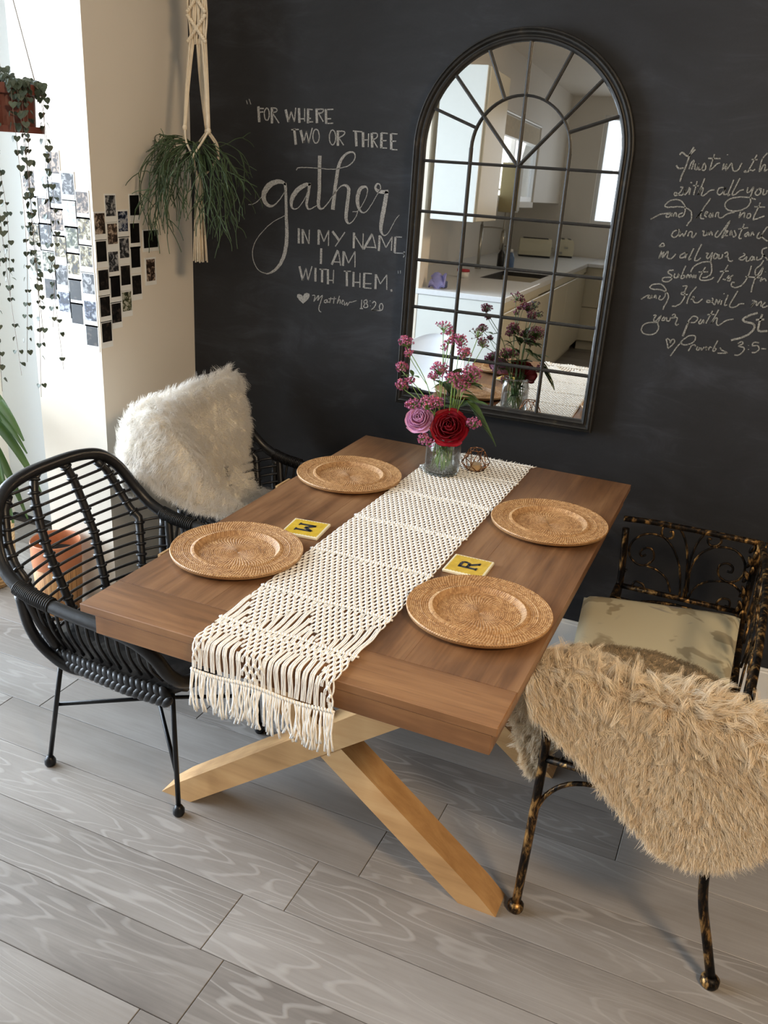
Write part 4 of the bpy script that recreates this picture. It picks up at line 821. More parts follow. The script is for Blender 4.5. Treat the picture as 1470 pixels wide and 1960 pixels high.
  'with all you': '1250,15770,37 1270,15780,37 1290,15780,37 1310,15790,37 1320,15780,37 1320,15750,37 1300,15710,37 1290,15670,37 1270,15640,37 1250,15610,37 1220,15580,37 1190,15550,37 1170,15540,37 1150,15540,37 1140,15550,37 1120,15570,37 1120,15580,37 1120,15590,37 1120,15610,37 1130,15620,37 1140,15630,37 1170,15620,37 1200,15590,37 1230,15570,37 1260,15560,37 1290,15560,37 1320,15560,37 1350,15580,37 1370,15600,37 1380,15630,37 1390,15680,37 1390,15720,37 1390,15740,37 1400,15710,37 1390,15660,37 1390,15610,37 1400,15580,37 1420,15580,37 1440,15610,37 1460,15640,37 1480,15670,37 1490,15700,37 1490,15730,37 1500,15760,37 1500,15790,37;1530,15770,37 1530,15590,37;1500,15910,37 1550,15910,37;1680,15960,37 1650,15590,37;1590,15840,37 1750,15840,37;1870,16050,36 1840,15920,36 1810,15790,37 1780,15670,37 1770,15600,37 1770,15610,37 1790,15670,37 1810,15740,37 1830,15790,36 1840,15800,36 1860,15800,36 1870,15790,36 1880,15770,36 1880,15740,36 1870,15690,36 1860,15640,36 1860,15610,36 1870,15590,36 1890,15590,36 1910,15590,36 1930,15600,36 1960,15630,36 2000,15670,36 2030,15710,36 2070,15740,36 2100,15750,36 2120,15760,36 2150,15760,36 2180,15770,36;2410,15850,36 2380,15840,36 2350,15840,36 2320,15830,36 2300,15820,36 2290,15800,36 2270,15760,36 2270,15730,36 2270,15700,36 2280,15680,36 2290,15660,36 2320,15650,36 2340,15640,36 2360,15650,36 2390,15680,36 2410,15710,36 2430,15740,36 2440,15770,36 2450,15810,36 2450,15840,36 2460,15850,36 2450,15820,36 2450,15770,36 2440,15710,36 2450,15670,36 2460,15660,36 2480,15660,36 2510,15670,36 2540,15680,36;2640,16060,36 2620,15950,36 2590,15830,36 2570,15730,36 2560,15660,36 2570,15630,36 2580,15640,36 2610,15670,36 2620,15680,36;2790,16110,36 2750,15990,36 2720,15870,36 2680,15760,36 2670,15690,36 2680,15660,36 2700,15660,36 2730,15680,36 2760,15690,36 2780,15710,36 2800,15740,36 2830,15770,36 2850,15790,36 2880,15800,36 2900,15810,36 2920,15810,36 2950,15820,36;3040,15890,36 3040,15850,36 3040,15810,36 3040,15780,36 3050,15760,36 3060,15750,36 3080,15760,36 3100,15770,36 3120,15790,36 3140,15820,36 3160,15860,36 3170,15900,36 3180,15910,36 3190,15880,36 3180,15830,36 3170,15770,36 3170,15720,36 3160,15700,36 3160,15680,36 3160,15670,36 3160,15650,36 3160,15630,36 3170,15590,36 3180,15560,36 3190,15520,36 3180,15490,36 3170,15450,36 3160,15420,36 3130,15380,36 3100,15350,36 3060,15330,36 3020,15300,36 2980,15280,36 2930,15270,36 2880,15250,36 2830,15250,36 2780,15240,36 2730,15250,36 2690,15250,36 2650,15260,36 2610,15280,36 2580,15300,36 2560,15330,36 2540,15360,36 2540,15380,36 2530,15410,36 2540,15440,36 2550,15470,36 2570,15500,36 2600,15530,36 2630,15550,36 2670,15570,36 2710,15590,36 2760,15600,36 2800,15610,36 2850,15620,36 2910,15630,36 2960,15630,36 3020,15630,36 3080,15630,36 3130,15630,36 3180,15620,36 3220,15610,36 3260,15600,36 3310,15590,36;3300,15860,36 3290,15830,36 3280,15800,36 3260,15770,36 3260,15750,36 3270,15730,36 3290,15710,36 3320,15700,36 3340,15700,36 3360,15720,36 3380,15740,36 3400,15780,36 3400,15800,36 3390,15830,36 3360,15850,36 3340,15860,36 3320,15880,36 3330,15880,36 3360,15880,36 3390,15870,36 3410,15870,36;3460,15870,36 3460,15840,36 3460,15800,36 3460,15770,36 3460,15740,36 3470,15730,36 3490,15730,36 3510,15730,36 3530,15750,36 3540,15760,36 3550,15790,36 3550,15820,36 3560,15850,36',
  'and lean not': '580,14850,37 640,14890,37 700,14930,37 760,14970,37 810,15000,37 860,15020,37 910,15030,37 960,15040,37 1000,15050,37 1030,15060,37 1060,15060,37 1080,15070,37 1110,15070,37;1110,15060,37 1090,15050,37 1060,15040,37 1030,15030,37 1010,15020,37 1000,15000,37 1000,14980,37 990,14970,37 1000,14960,37 1010,14950,37 1040,14950,37 1060,14950,37 1080,14960,37 1100,14990,37 1120,15020,37 1140,15050,37 1150,15060,37 1150,15050,37 1150,15030,37 1150,15000,37 1150,14970,37;1200,14970,37 1200,15000,37 1210,15030,37 1210,15050,37 1220,15070,37 1230,15080,37 1240,15080,37 1260,15080,37 1270,15070,37 1270,15050,37 1280,15030,37 1280,15000,37 1280,14980,37;1440,15100,37 1410,15080,37 1380,15070,37 1360,15060,37 1340,15040,37 1340,15020,37 1340,15000,37 1350,14980,37 1370,14970,37 1390,14980,37 1420,14990,37 1450,15000,37 1480,15030,37 1490,15060,37 1490,15110,37 1500,15150,37 1490,15190,37 1490,15220,37 1480,15250,37 1470,15280,37 1450,15300,37 1430,15330,37 1400,15360,37 1370,15390,37 1340,15410,37 1300,15430,37 1270,15430,37 1230,15440,37 1190,15440,37 1150,15430,37 1110,15420,37 1070,15410,37 1030,15390,37 1000,15370,37 970,15340,37 950,15310,37 930,15290,37 920,15270,37 920,15260,37 920,15240,37 930,15230,37 940,15220,37 960,15220,37 980,15220,37 1010,15210,37 1050,15220,37 1100,15230,37 1150,15230,37 1200,15240,37 1250,15250,37 1300,15250,37 1340,15250,37 1390,15250,37 1430,15250,37 1480,15240,37 1520,15230,37 1560,15220,37 1590,15200,37 1620,15180,37 1650,15160,37 1670,15140,37 1680,15100,37 1690,15070,37 1700,15030,37 1700,15000,37 1710,14970,37 1710,14950,37 1700,14930,37 1700,14910,37 1690,14890,37 1680,14880,37 1660,14860,37 1650,14840,37 1640,14820,37 1630,14800,37 1620,14770,37 1610,14750,37;2120,15540,36 2090,15470,36 2060,15410,36 2020,15340,36 1990,15280,36 1960,15200,36 1920,15130,37 1880,15060,37 1850,15010,37 1840,14980,37 1830,14970,37 1830,14970,37 1840,14990,37 1850,15020,37 1880,15060,37 1910,15110,37 1940,15160,37;1940,15180,37 1940,15130,37 1940,15080,37 1940,15030,37 1950,15000,37 1970,14980,37 1990,14980,37 2020,14980,37 2050,14980,37;2050,15100,36 2070,15110,36 2090,15120,36 2110,15140,36 2120,15150,36 2120,15160,36 2100,15170,36 2080,15180,36 2070,15180,36 2060,15160,36 2050,15130,36 2050,15100,36 2050,15070,36 2060,15060,36 2080,15050,36 2090,15040,36 2110,15030,36;2200,15150,36 2190,15130,36 2180,15100,36 2170,15080,36 2170,15060,36 2180,15050,36 2190,15040,36 2210,15030,36 2220,15040,36 2230,15070,36 2240,15110,36 2250,15140,36 2260,15160,36 2260,15150,36 2260,15120,36 2270,15080,36 2270,15040,36;2340,15050,36 2340,15080,36 2340,15110,36 2340,15130,36 2350,15150,36 2360,15170,36 2380,15180,36 2390,15180,36 2410,15170,36 2410,15150,36 2410,15110,36 2420,15080,36 2430,15060,36 2440,15050,36 2470,15040,36 2490,15040,36 2520,15050,36 2550,15070,36 2580,15110,36 2620,15140,36 2660,15170,36 2700,15180,36 2740,15200,36 2780,15210,36 2830,15220,36;2980,15240,36 2980,15190,36 2970,15140,36 2970,15100,36 2970,15080,36 2980,15090,36 3000,15120,36 3020,15170,36 3040,15200,36 3050,15210,36 3070,15220,36 3080,15230,36 3090,15220,36 3100,15200,36 3100,15160,36 3100,15120,36 3100,15090,36;3190,15210,36 3180,15180,36 3170,15160,36 3170,15130,36 3170,15110,36 3180,15100,36 3200,15090,36 3220,15090,36 3240,15100,36 3250,15110,36 3260,15140,36 3260,15170,36 3260,15190,36 3250,15200,36 3240,15210,36 3220,15210,36 3200,15220,36;3440,15520,36 3420,15410,36 3390,15290,36 3360,15180,36 3350,15110,36 3350,15070,36 3350,15060,36 3370,15060,36 3400,15080,36 3440,15090,36 3500,15120,36 3560,15150,36 3620,15180,36;3310,15400,36 3590,15410,36',
  'own understand': '1400,14640,37 1370,14620,37 1330,14600,37 1300,14580,37 1270,14560,37 1260,14530,37 1250,14500,37 1240,14480,37 1240,14460,37 1260,14440,37 1280,14420,37 1300,14410,37 1320,14410,37 1350,14420,37 1380,14440,37 1410,14470,37 1430,14500,37 1440,14530,37 1440,14560,37 1440,14590,37 1430,14620,37 1420,14630,37 1400,14630,37 1380,14630,37 1360,14630,37;1460,14590,37 1460,14550,37 1450,14510,37 1450,14470,37 1460,14450,37 1480,14460,37 1500,14490,37 1520,14520,37 1540,14530,37 1550,14520,37 1560,14490,37 1570,14470,37 1580,14460,37 1590,14490,37 1610,14530,37 1620,14590,37 1640,14630,37;1690,14470,37 1700,14510,37 1700,14540,37 1710,14570,37 1720,14590,37 1740,14610,37 1760,14610,37 1780,14610,37 1790,14600,37 1800,14570,37 1800,14540,37 1800,14500,37 1800,14470,37 1810,14460,37 1830,14450,37 1850,14450,37 1860,14460,37 1870,14490,37 1890,14520,37 1900,14550,37 1910,14590,37;2060,14650,37 2080,14650,37 2090,14650,37 2100,14660,37 2110,14650,37 2110,14630,37 2110,14590,37 2110,14550,37 2120,14530,37 2140,14530,37 2160,14530,37 2180,14550,37 2200,14560,37 2200,14590,37 2210,14630,37 2210,14670,37 2210,14680,37 2210,14660,37 2220,14630,37 2220,14580,37 2220,14540,37;2270,14550,37 2270,14580,37 2280,14610,37 2290,14640,36 2300,14650,36 2310,14640,36 2330,14620,36 2340,14580,36 2360,14550,36;2490,14700,36 2470,14670,36 2450,14640,36 2440,14610,36 2430,14580,36 2430,14560,36 2430,14540,36 2450,14520,36 2460,14520,36 2480,14510,36 2490,14510,36 2510,14530,36 2540,14570,36 2590,14670,36 2660,14810,36 2720,14940,36 2750,14990,36 2740,14930,36 2690,14780,36 2650,14630,36 2620,14530,36 2620,14510,36 2640,14520,36 2660,14560,36 2680,14580,36;2700,14630,36 2720,14650,36 2730,14670,36 2740,14690,36 2750,14700,36 2740,14710,36 2730,14710,36 2710,14710,36 2700,14700,36 2700,14680,36 2700,14640,36 2700,14610,36 2700,14580,36 2710,14580,36 2730,14580,36 2750,14580,36 2770,14590,36;2820,14590,36 2820,14630,36 2820,14680,36 2830,14720,36 2830,14730,36 2840,14720,36 2860,14680,36 2870,14640,36 2880,14600,36;2910,14740,36 2930,14710,36 2950,14680,36 2970,14650,36 2980,14630,36 2980,14610,36 2960,14580,36 2950,14570,36 2940,14560,36 2930,14560,36 2920,14570,36 2910,14590,36 2910,14600,36;3140,14930,36 3120,14830,36 3100,14730,36 3080,14640,36 3070,14570,36 3080,14540,36 3100,14530,36 3120,14540,36 3150,14540,36;3010,14780,36 3260,14840,36;3290,14730,36 3270,14710,36 3250,14690,36 3230,14670,36 3210,14650,36 3210,14630,36 3220,14610,36 3240,14600,36 3250,14600,36 3260,14620,36 3280,14650,36 3290,14690,36 3310,14700,36 3310,14700,36 3320,14670,36 3320,14640,36 3320,14610,36;3370,14620,36 3370,14650,36 3380,14690,36 3380,14720,36 3390,14730,36 3400,14730,36 3420,14700,36 3440,14670,36 3450,14650,36;3580,14750,36 3560,14710,36 3550,14670,36 3540,14640,36 3540,14610,36 3550,14590,36 3580,14580,36 3610,14580,36 3630,14590,36 3640,14620,36 3650,14650,36 3660,14690,36 3670,14730,36 3690,14780,36 3710,14820,36 3730,14870,36 3760,14910,36;3640,14710,36 3650,14690,36 3650,14670,36 3650,14640,36 3670,14620,36 3700,14600,36 3750,14570,36 3790,14550,36 3840,14530,36',
  'in all your ways': '950,14120,37 970,14150,37 990,14180,37 1010,14210,37 1030,14220,37 1050,14220,37 1080,14190,37 1090,14170,37 1090,14150,37 1070,14140,37 1030,14130,37 990,14130,37 950,14120,37;1040,14010,37 1030,13940,37 1010,13870,37 1000,13820,37 1000,13790,37 1010,13800,37 1030,13850,37 1060,13910,37 1090,13970,37;1110,13990,37 1100,13940,37 1100,13880,37 1090,13840,37 1100,13820,37 1120,13850,37 1150,13900,37 1180,13960,37 1200,14000,37 1220,14010,37 1220,14010,37 1230,14000,37 1230,13980,37 1230,13950,37 1230,13910,37 1220,13860,37 1230,13830,37 1250,13820,37 1290,13810,37 1320,13810,37 1360,13820,37 1380,13850,37 1400,13880,37 1430,13920,37 1450,13960,37;1700,14020,37 1670,14000,37 1640,13980,37 1610,13960,37 1590,13940,37 1580,13920,37 1580,13890,37 1590,13870,37 1600,13860,37 1620,13860,37 1650,13870,37 1680,13880,37 1700,13900,37 1720,13940,37 1730,13980,37 1750,14020,37 1750,14030,37 1750,14010,37 1750,13960,37 1740,13910,37 1730,13860,37;1920,14160,37 1890,14070,37 1870,13980,37 1840,13900,37 1830,13840,37 1840,13830,37 1860,13840,37 1880,13860,37 1900,13870,37;2110,14290,37 2070,14170,37 2040,14050,37 2010,13940,37 2000,13860,37 2010,13820,37 2040,13820,37 2070,13830,37 2090,13840,37 2110,13860,37 2130,13880,37 2140,13900,37 2150,13920,37;2270,14050,37 2290,14060,37 2310,14060,37 2330,14060,37 2340,14060,37 2340,14040,37 2320,14010,37 2310,13980,37 2310,13960,37 2320,13940,37 2330,13920,37 2350,13910,37 2360,13920,37 2390,13960,37 2410,14010,37 2430,14070,37 2450,14090,37 2450,14070,37 2450,14010,37 2440,13950,37 2440,13900,37 2440,13880,37 2440,13860,37 2440,13850,37 2450,13830,37 2460,13800,37 2480,13770,37 2490,13730,37 2500,13690,37 2510,13650,37 2520,13600,37 2520,13550,37 2510,13500,37 2500,13470,37 2470,13440,37 2440,13420,37 2420,13400,37 2390,13390,37 2360,13380,37 2330,13380,37 2300,13370,37;2450,13830,37 2400,13830,37 2360,13830,37 2310,13820,37 2270,13810,37 2220,13800,37 2170,13770,37 2130,13750,37 2090,13730,37 2060,13700,37 2030,13670,37 2010,13650,37 1990,13620,37 1980,13590,37 1970,13560,37 1960,13530,37 1960,13490,37;2520,14080,37 2510,14040,37 2500,14010,37 2500,13980,37 2500,13950,37 2510,13940,37 2530,13930,37 2550,13930,37 2570,13940,37 2580,13960,37 2590,13980,37 2600,14010,37 2600,14040,37 2590,14050,37 2570,14060,37 2540,14070,37 2520,14080,37;2640,14060,37 2640,14030,37 2640,13990,37 2630,13960,37 2640,13940,37 2660,13940,37 2680,13950,37 2710,13960,37 2730,13980,37 2730,14000,37 2730,14020,37 2730,14050,37 2730,14070,37;2770,14100,37 2790,14110,36 2810,14130,36 2820,14140,36 2830,14140,36 2850,14130,36 2860,14110,36 2870,14080,36 2870,14060,36 2860,14040,37 2840,14030,37 2820,14020,37 2810,14010,37 2820,14010,37 2840,14010,37 2860,14020,37 2880,14020,37 2890,14000,37 2900,13970,37 2910,13950,37 2920,13920,37 2940,13910,37 2960,13900,37 2980,13900,37 3000,13900,37 3010,13900,37 3010,13910,37 3020,13920,37 3030,13930,37;3270,14150,36 3290,14140,36 3310,14130,36 3320,14120,36 3320,14100,36 3300,14080,36 3250,14050,36 3210,14020,36 3190,14000,36 3190,13980,36 3220,13970,36 3250,13960,36 3280,13960,36 3310,13980,36 3340,14020,36 3360,14050,36 3380,14060,36 3390,14050,36 3380,14010,36 3380,13970,36 3390,13950,36 3410,13940,36 3430,13950,36 3460,13970,36 3490,13980,36;3530,14100,36 3510,14070,36 3490,14050,36 3480,14020,36 3470,14000,36 3480,13990,36 3500,13980,36 3530,13980,36 3540,13980,36 3550,14000,36 3550,14040,36 3550,14070,36 3560,14080,36 3570,14070,36 3580,14050,36 3590,14020,36 3600,13990,36;3650,14090,36 3650,14060,36 3650,14030,36 3650,14010,36 3660,14000,36 3690,14000,36 3710,14010,36 3740,14030,36 3770,14050,36 3780,14080,36 3790,14110,36 3800,14140,36 3810,14150,36 3840,14130,36 3870,14100,36 3910,14060,36 3940,14020,36;3840,14010,36 3830,13980,36 3810,13940,36 3800,13900,36 3780,13870,36 3760,13840,36 3730,13820,36 3710,13790,36 3690,13760,36 3680,13730,36 3680,13690,37 3690,13650,37 3690,13620,37 3710,13600,37 3730,13580,37 3750,13570,37 3780,13560,37 3800,13570,37 3820,13590,37 3840,13610,37 3850,13640,37 3860,13680,36 3860,13730,36 3870,13780,36 3870,13830,36;3870,14360,36 3840,14350,36 3810,14340,36 3780,14320,36 3760,14310,36 3750,14280,36 3750,14250,36 3750,14220,36 3760,14190,36 3780,14170,36 3810,14150,36 3840,14130,36 3870,14110,36',
  'submit to Him': '1470,13500,37 1440,13500,37 1410,13490,37 1380,13490,37 1350,13480,37 1340,13460,37 1320,13450,37 1320,13430,37 1330,13410,37 1350,13400,37 1380,13380,37 1410,13370,37 1440,13350,37 1450,13320,37 1460,13300,37 1460,13270,37 1460,13250,37 1440,13220,37 1420,13200,37 1390,13170,37 1360,13160,37 1320,13150,37 1290,13150,37 1250,13150,37 1230,13160,37 1210,13170,37 1200,13190,37 1200,13210,37 1200,13230,37 1210,13250,37 1230,13260,37 1250,13270,37 1280,13280,37 1330,13280,37 1380,13290,37 1430,13290,37 1490,13290,37;1520,13410,37 1520,13380,37 1510,13350,37 1520,13320,37 1520,13300,37 1540,13290,37 1560,13290,37 1580,13290,37 1600,13300,37 1610,13330,37 1620,13360,37 1620,13400,37 1630,13420,37 1630,13400,37 1640,13380,37 1640,13340,37 1650,13300,37;1790,13660,37 1760,13570,37 1740,13470,37 1720,13390,37 1710,13320,37 1720,13290,37 1740,13290,37 1770,13300,37 1790,13310,37 1800,13320,37 1810,13340,37 1810,13360,37 1810,13370,37 1800,13380,37 1790,13380,37 1770,13380,37 1750,13380,37;1860,13310,37 1870,13340,37 1870,13380,37 1880,13410,37 1890,13420,37 1910,13410,37 1930,13380,37 1940,13350,37 1960,13340,37 1960,13350,37 1960,13380,37 1960,13410,37 1970,13430,37 1980,13410,37 2000,13390,37 2020,13360,37 2030,13340,37 2040,13360,37 2040,13390,37 2050,13420,37 2050,13430,37 2060,13420,37 2070,13400,37 2070,13370,37 2080,13340,37;2110,13440,37 2120,13340,37;2330,13680,37 2300,13590,37 2270,13500,37 2240,13410,37 2230,13350,37 2240,13320,37 2270,13300,37 2300,13300,37 2340,13300,37 2380,13300,37 2420,13310,37 2460,13320,37 2500,13330,37 2540,13350,37 2570,13370,37 2590,13400,37 2620,13420,37;2170,13520,37 2430,13550,37;2930,13790,37 2740,13280,37;2740,13590,37 2980,13630,37;2860,13390,37 2880,13390,37 2910,13380,37 2930,13380,37 2960,13390,37 3000,13420,37 3040,13450,37 3080,13490,37 3120,13530,37;3010,13510,37 3000,13480,37 2980,13440,37 2970,13410,37 2970,13390,37 2990,13380,37 3010,13360,37 3040,13360,37 3060,13360,37 3070,13380,37 3070,13410,37 3070,13450,37 3070,13480,37;3550,13830,36 3550,13750,36 3540,13670,37 3530,13580,37 3510,13510,37 3490,13450,37 3470,13390,37 3440,13330,37 3410,13290,37 3380,13250,37 3340,13230,37 3300,13210,37 3260,13200,37 3230,13190,37 3190,13200,37 3160,13210,37 3140,13220,37 3130,13240,37 3120,13270,37 3120,13300,37 3130,13320,37 3140,13330,37 3160,13330,37 3180,13330,37 3200,13330,37;3450,13520,37 3840,13530,37;3870,13840,36 3830,13750,36 3790,13650,37 3740,13550,37 3710,13460,37 3700,13370,37 3690,13280,37 3690,13190,37 3690,13110,37;3890,13550,37 3880,13520,37 3870,13480,37 3870,13450,37 3870,13440,37 3890,13450,37 3910,13480,37 3940,13510,37 3960,13520,37 3980,13510,37 3990,13500,37 4010,13470,37 4020,13450,37;3950,13710,36 3950,13700,36',
  'and He will ma': '680,12570,37 720,12600,37 750,12630,37 790,12660,37 820,12690,37 850,12700,37 880,12710,37 910,12710,37 920,12710,37 910,12700,37 890,12680,37 870,12650,37 870,12640,37 880,12630,37 910,12630,37 940,12630,37 960,12640,37 970,12660,37 970,12690,37 980,12720,37 980,12730,37 980,12720,37 990,12700,37 990,12670,37 1000,12640,37;1050,12650,37 1060,12680,37 1060,12710,37 1070,12730,37 1080,12740,37 1090,12730,37 1100,12700,37 1110,12670,37 1120,12640,37;1220,12740,37 1210,12720,37 1200,12680,37 1190,12660,37 1190,12640,37 1210,12630,37 1240,12620,37 1270,12620,37 1290,12640,37 1320,12660,37 1330,12690,37 1350,12730,37 1360,12770,37 1360,12810,37 1360,12850,37 1360,12890,37 1350,12930,37 1330,12960,37 1300,12990,37 1270,13020,37 1240,13040,37 1200,13060,37 1170,13070,37 1130,13070,37 1090,13070,37 1050,13060,37 1010,13050,37 970,13040,37 940,13030,37 920,13010,37 900,12980,37 880,12960,37 880,12940,37 890,12930,37 920,12910,37 950,12910,37 990,12900,37 1040,12900,37 1090,12910,37 1140,12910,37 1200,12910,37 1240,12900,37 1280,12890,37 1320,12880,37 1360,12860,37 1390,12840,37 1420,12820,37 1440,12790,37 1450,12760,37 1460,12720,37 1460,12680,37 1450,12640,37 1440,12600,37 1430,12560,37 1410,12510,37 1390,12470,37 1380,12440,37 1370,12410,37 1370,12390,37 1370,12370,37 1370,12340,37;1800,13080,37 1840,13090,37 1870,13090,37 1910,13100,37 1930,13090,37 1930,13070,37 1910,13040,37 1900,13000,37 1890,12960,37 1890,12920,37 1900,12870,37 1910,12830,37 1910,12780,37 1900,12730,37 1880,12680,37 1860,12640,37 1840,12590,37 1810,12560,37 1770,12530,37 1740,12510,37 1710,12490,37 1680,12480,37 1650,12480,37 1630,12480,37 1600,12480,37;2190,13110,37 2150,13040,37 2110,12980,37 2070,12910,37 2050,12850,37 2030,12780,37 2020,12720,37 2010,12650,37 2010,12590,37;1990,12860,37 1950,12850,37 1910,12840,37 1860,12840,37 1830,12840,37 1810,12850,37 1800,12860,37 1800,12870,37 1800,12890,37 1810,12900,37 1830,12900,37 1860,12910,37 1880,12920,37;2090,12730,37 2120,12740,37 2150,12760,37 2170,12780,37 2180,12790,37 2180,12800,37 2160,12810,37 2150,12820,37 2140,12810,37 2150,12780,37 2160,12740,37 2180,12690,37 2210,12660,37 2230,12650,37 2250,12650,37 2280,12650,37 2310,12660,37 2330,12680,37 2360,12710,37 2390,12750,37 2420,12780,37;2670,12840,37 2680,12830,37 2700,12810,37 2710,12790,37 2710,12770,37 2690,12750,37 2650,12720,37 2610,12700,37 2580,12690,37 2560,12700,37 2550,12720,37 2550,12740,37 2550,12750,37 2570,12760,37 2600,12760,37 2630,12750,37 2670,12740,37 2700,12720,37 2730,12690,37 2760,12660,37 2780,12650,37 2790,12680,37 2790,12730,37 2800,12780,37 2800,12810,37 2820,12790,37 2840,12750,37 2860,12710,37 2870,12690,37 2880,12700,37 2890,12740,37 2890,12780,37 2900,12820,37;2970,13000,37 2980,12980,37;2950,12800,37 2950,12670,37;3090,12970,37 3080,12890,37 3060,12810,37 3050,12730,37 3050,12680,37 3060,12660,37 3080,12670,37 3100,12680,37 3120,12690,37;3330,13110,37 3290,13000,37 3250,12880,37 3210,12780,37 3190,12700,37 3190,12660,37 3210,12640,37 3230,12630,37 3250,12630,37 3280,12630,37 3310,12640,37 3340,12650,37 3370,12670,37 3390,12690,37 3410,12710,37 3430,12740,37 3450,12750,37 3470,12760,37 3500,12770,37 3540,12770,37 3570,12770,37;3760,12890,37 3780,12890,37 3810,12890,37 3830,12890,37 3830,12870,37 3820,12830,37 3790,12780,37 3770,12720,37 3760,12700,37 3780,12730,37 3810,12790,37 3850,12850,37 3880,12880,37 3890,12860,37 3890,12820,37 3900,12780,37 3910,12760,37 3930,12780,37 3950,12830,37 3980,12870,37 4000,12890,37 4010,12880,37 4020,12840,37 4020,12790,37 4030,12750,37;4120,12880,37 4100,12850,37 4080,12820,37 4070,12800,37 4060,12770,37 4060,12760,37 4070,12740,37 4090,12730,37 4100,12730,37 4120,12740,37 4150,12750,37 4170,12770,37 4200,12790,37',
  'your path St': '1120,12140,37 1140,12150,37 1160,12160,37 1190,12160,37 1200,12150,37 1190,12130,37 1170,12100,37 1160,12070,37 1150,12040,37 1150,12010,37 1160,11980,37 1180,11970,37 1200,11970,37 1240,12010,37 1280,12080,37 1320,12140,37 1350,12170,37 1340,12140,37 1320,12080,37 1300,12010,37 1280,11950,37 1290,11910,37 1310,11870,37 1330,11840,37 1330,11800,37 1330,11750,37 1310,11710,37 1290,11660,37 1260,11630,37 1220,11600,37 1180,11580,37 1130,11570,37 1090,11560,37 1040,11560,37 1000,11560,37 960,11570,37 920,11580,37 890,11600,37 870,11630,37 850,11650,37 840,11680,37 840,11720,37 850,11760,37 860,11800,37 880,11830,37 910,11860,37 940,11880,37 980,11900,37 1030,11920,37 1080,11930,37 1150,11940,37 1210,11950,37 1280,11960,37;1430,12150,37 1420,12120,37 1400,12090,37 1390,12060,37 1380,12040,37 1390,12030,37 1410,12030,37 1430,12030,37 1450,12040,37 1460,12050,37 1460,12080,37 1470,12110,37 1470,12130,37;1510,12140,37 1510,12110,37 1520,12080,37 1520,12050,37 1530,12030,37 1540,12030,37 1570,12030,37 1590,12030,37 1600,12040,37 1610,12060,37 1620,12090,37 1620,12120,37 1620,12150,37;1650,12210,37 1670,12220,37 1680,12240,37 1700,12250,37 1710,12250,37 1720,12250,37 1740,12230,37 1750,12210,37 1740,12190,37 1720,12170,37 1690,12150,37 1660,12140,37 1650,12130,37 1680,12130,37 1730,12150,37 1780,12170,37 1810,12160,37 1820,12130,37 1810,12080,37 1800,12030,37 1790,11990,37 1800,11960,37 1810,11950,37 1820,11940,37 1830,11940,37 1840,11940,37 1850,11960,37 1870,11970,37 1880,11990,37;2120,12030,37 2140,12080,37 2160,12140,37 2190,12180,37 2210,12220,37 2240,12250,37 2270,12260,37 2300,12260,37 2330,12260,37 2350,12250,37 2370,12240,37 2390,12220,37 2390,12190,37 2380,12160,37 2360,12130,37 2340,12100,37 2310,12080,37 2290,12070,37 2260,12070,37 2240,12070,37 2210,12070,37;2490,12200,37 2480,12180,37 2460,12140,37 2440,12120,37 2440,12090,37 2440,12080,37 2460,12060,37 2480,12060,37 2490,12060,37 2510,12090,37 2530,12130,37 2540,12170,37 2560,12190,37 2570,12180,37 2570,12150,37 2570,12120,37 2580,12090,37;2760,12480,37 2640,12090,37;2630,12350,37 2830,12380,37;2920,12530,37 2880,12410,37 2840,12280,37 2800,12170,37 2790,12110,37 2790,12120,37 2820,12170,37 2850,12240,37 2880,12280,37 2900,12290,37 2910,12290,37 2920,12280,37 2930,12260,37 2930,12230,37 2930,12200,37 2930,12160,37 2930,12130,37 2940,12110,37 2960,12090,37 2990,12080,37 3010,12090,37 3040,12110,37 3080,12150,37 3120,12200,37 3160,12230,37 3210,12260,37 3260,12280,37 3310,12290,37 3370,12310,37;2150,12080,57 2060,11640,57;3980,12560,57 3930,12540,57 3870,12510,57 3820,12490,57 3770,12460,57 3730,12430,57 3680,12400,57 3650,12370,57 3630,12340,57 3620,12320,57 3640,12300,57 3660,12290,57 3690,12270,57 3730,12270,57 3790,12260,57 3840,12260,57 3890,12250,57 3920,12240,57 3950,12220,57 3960,12210,57 3970,12180,57 3980,12150,57 3970,12110,57 3960,12070,57 3930,12020,57 3900,11980,57 3860,11930,57 3810,11890,57 3750,11850,57 3680,11810,57 3600,11770,57 3510,11740,57 3420,11700,57;4110,12540,57 4100,12470,57 4090,12400,57 4080,12330,57 4080,12270,57 4080,12220,57 4080,12170,57 4080,12130,57 4090,12090,57 4100,12070,57 4120,12060,57 4140,12060,57 4170,12050,57 4210,12060,57 4250,12070,57 4300,12080,57 4340,12090,57;3970,12360,57 4190,12400,57',
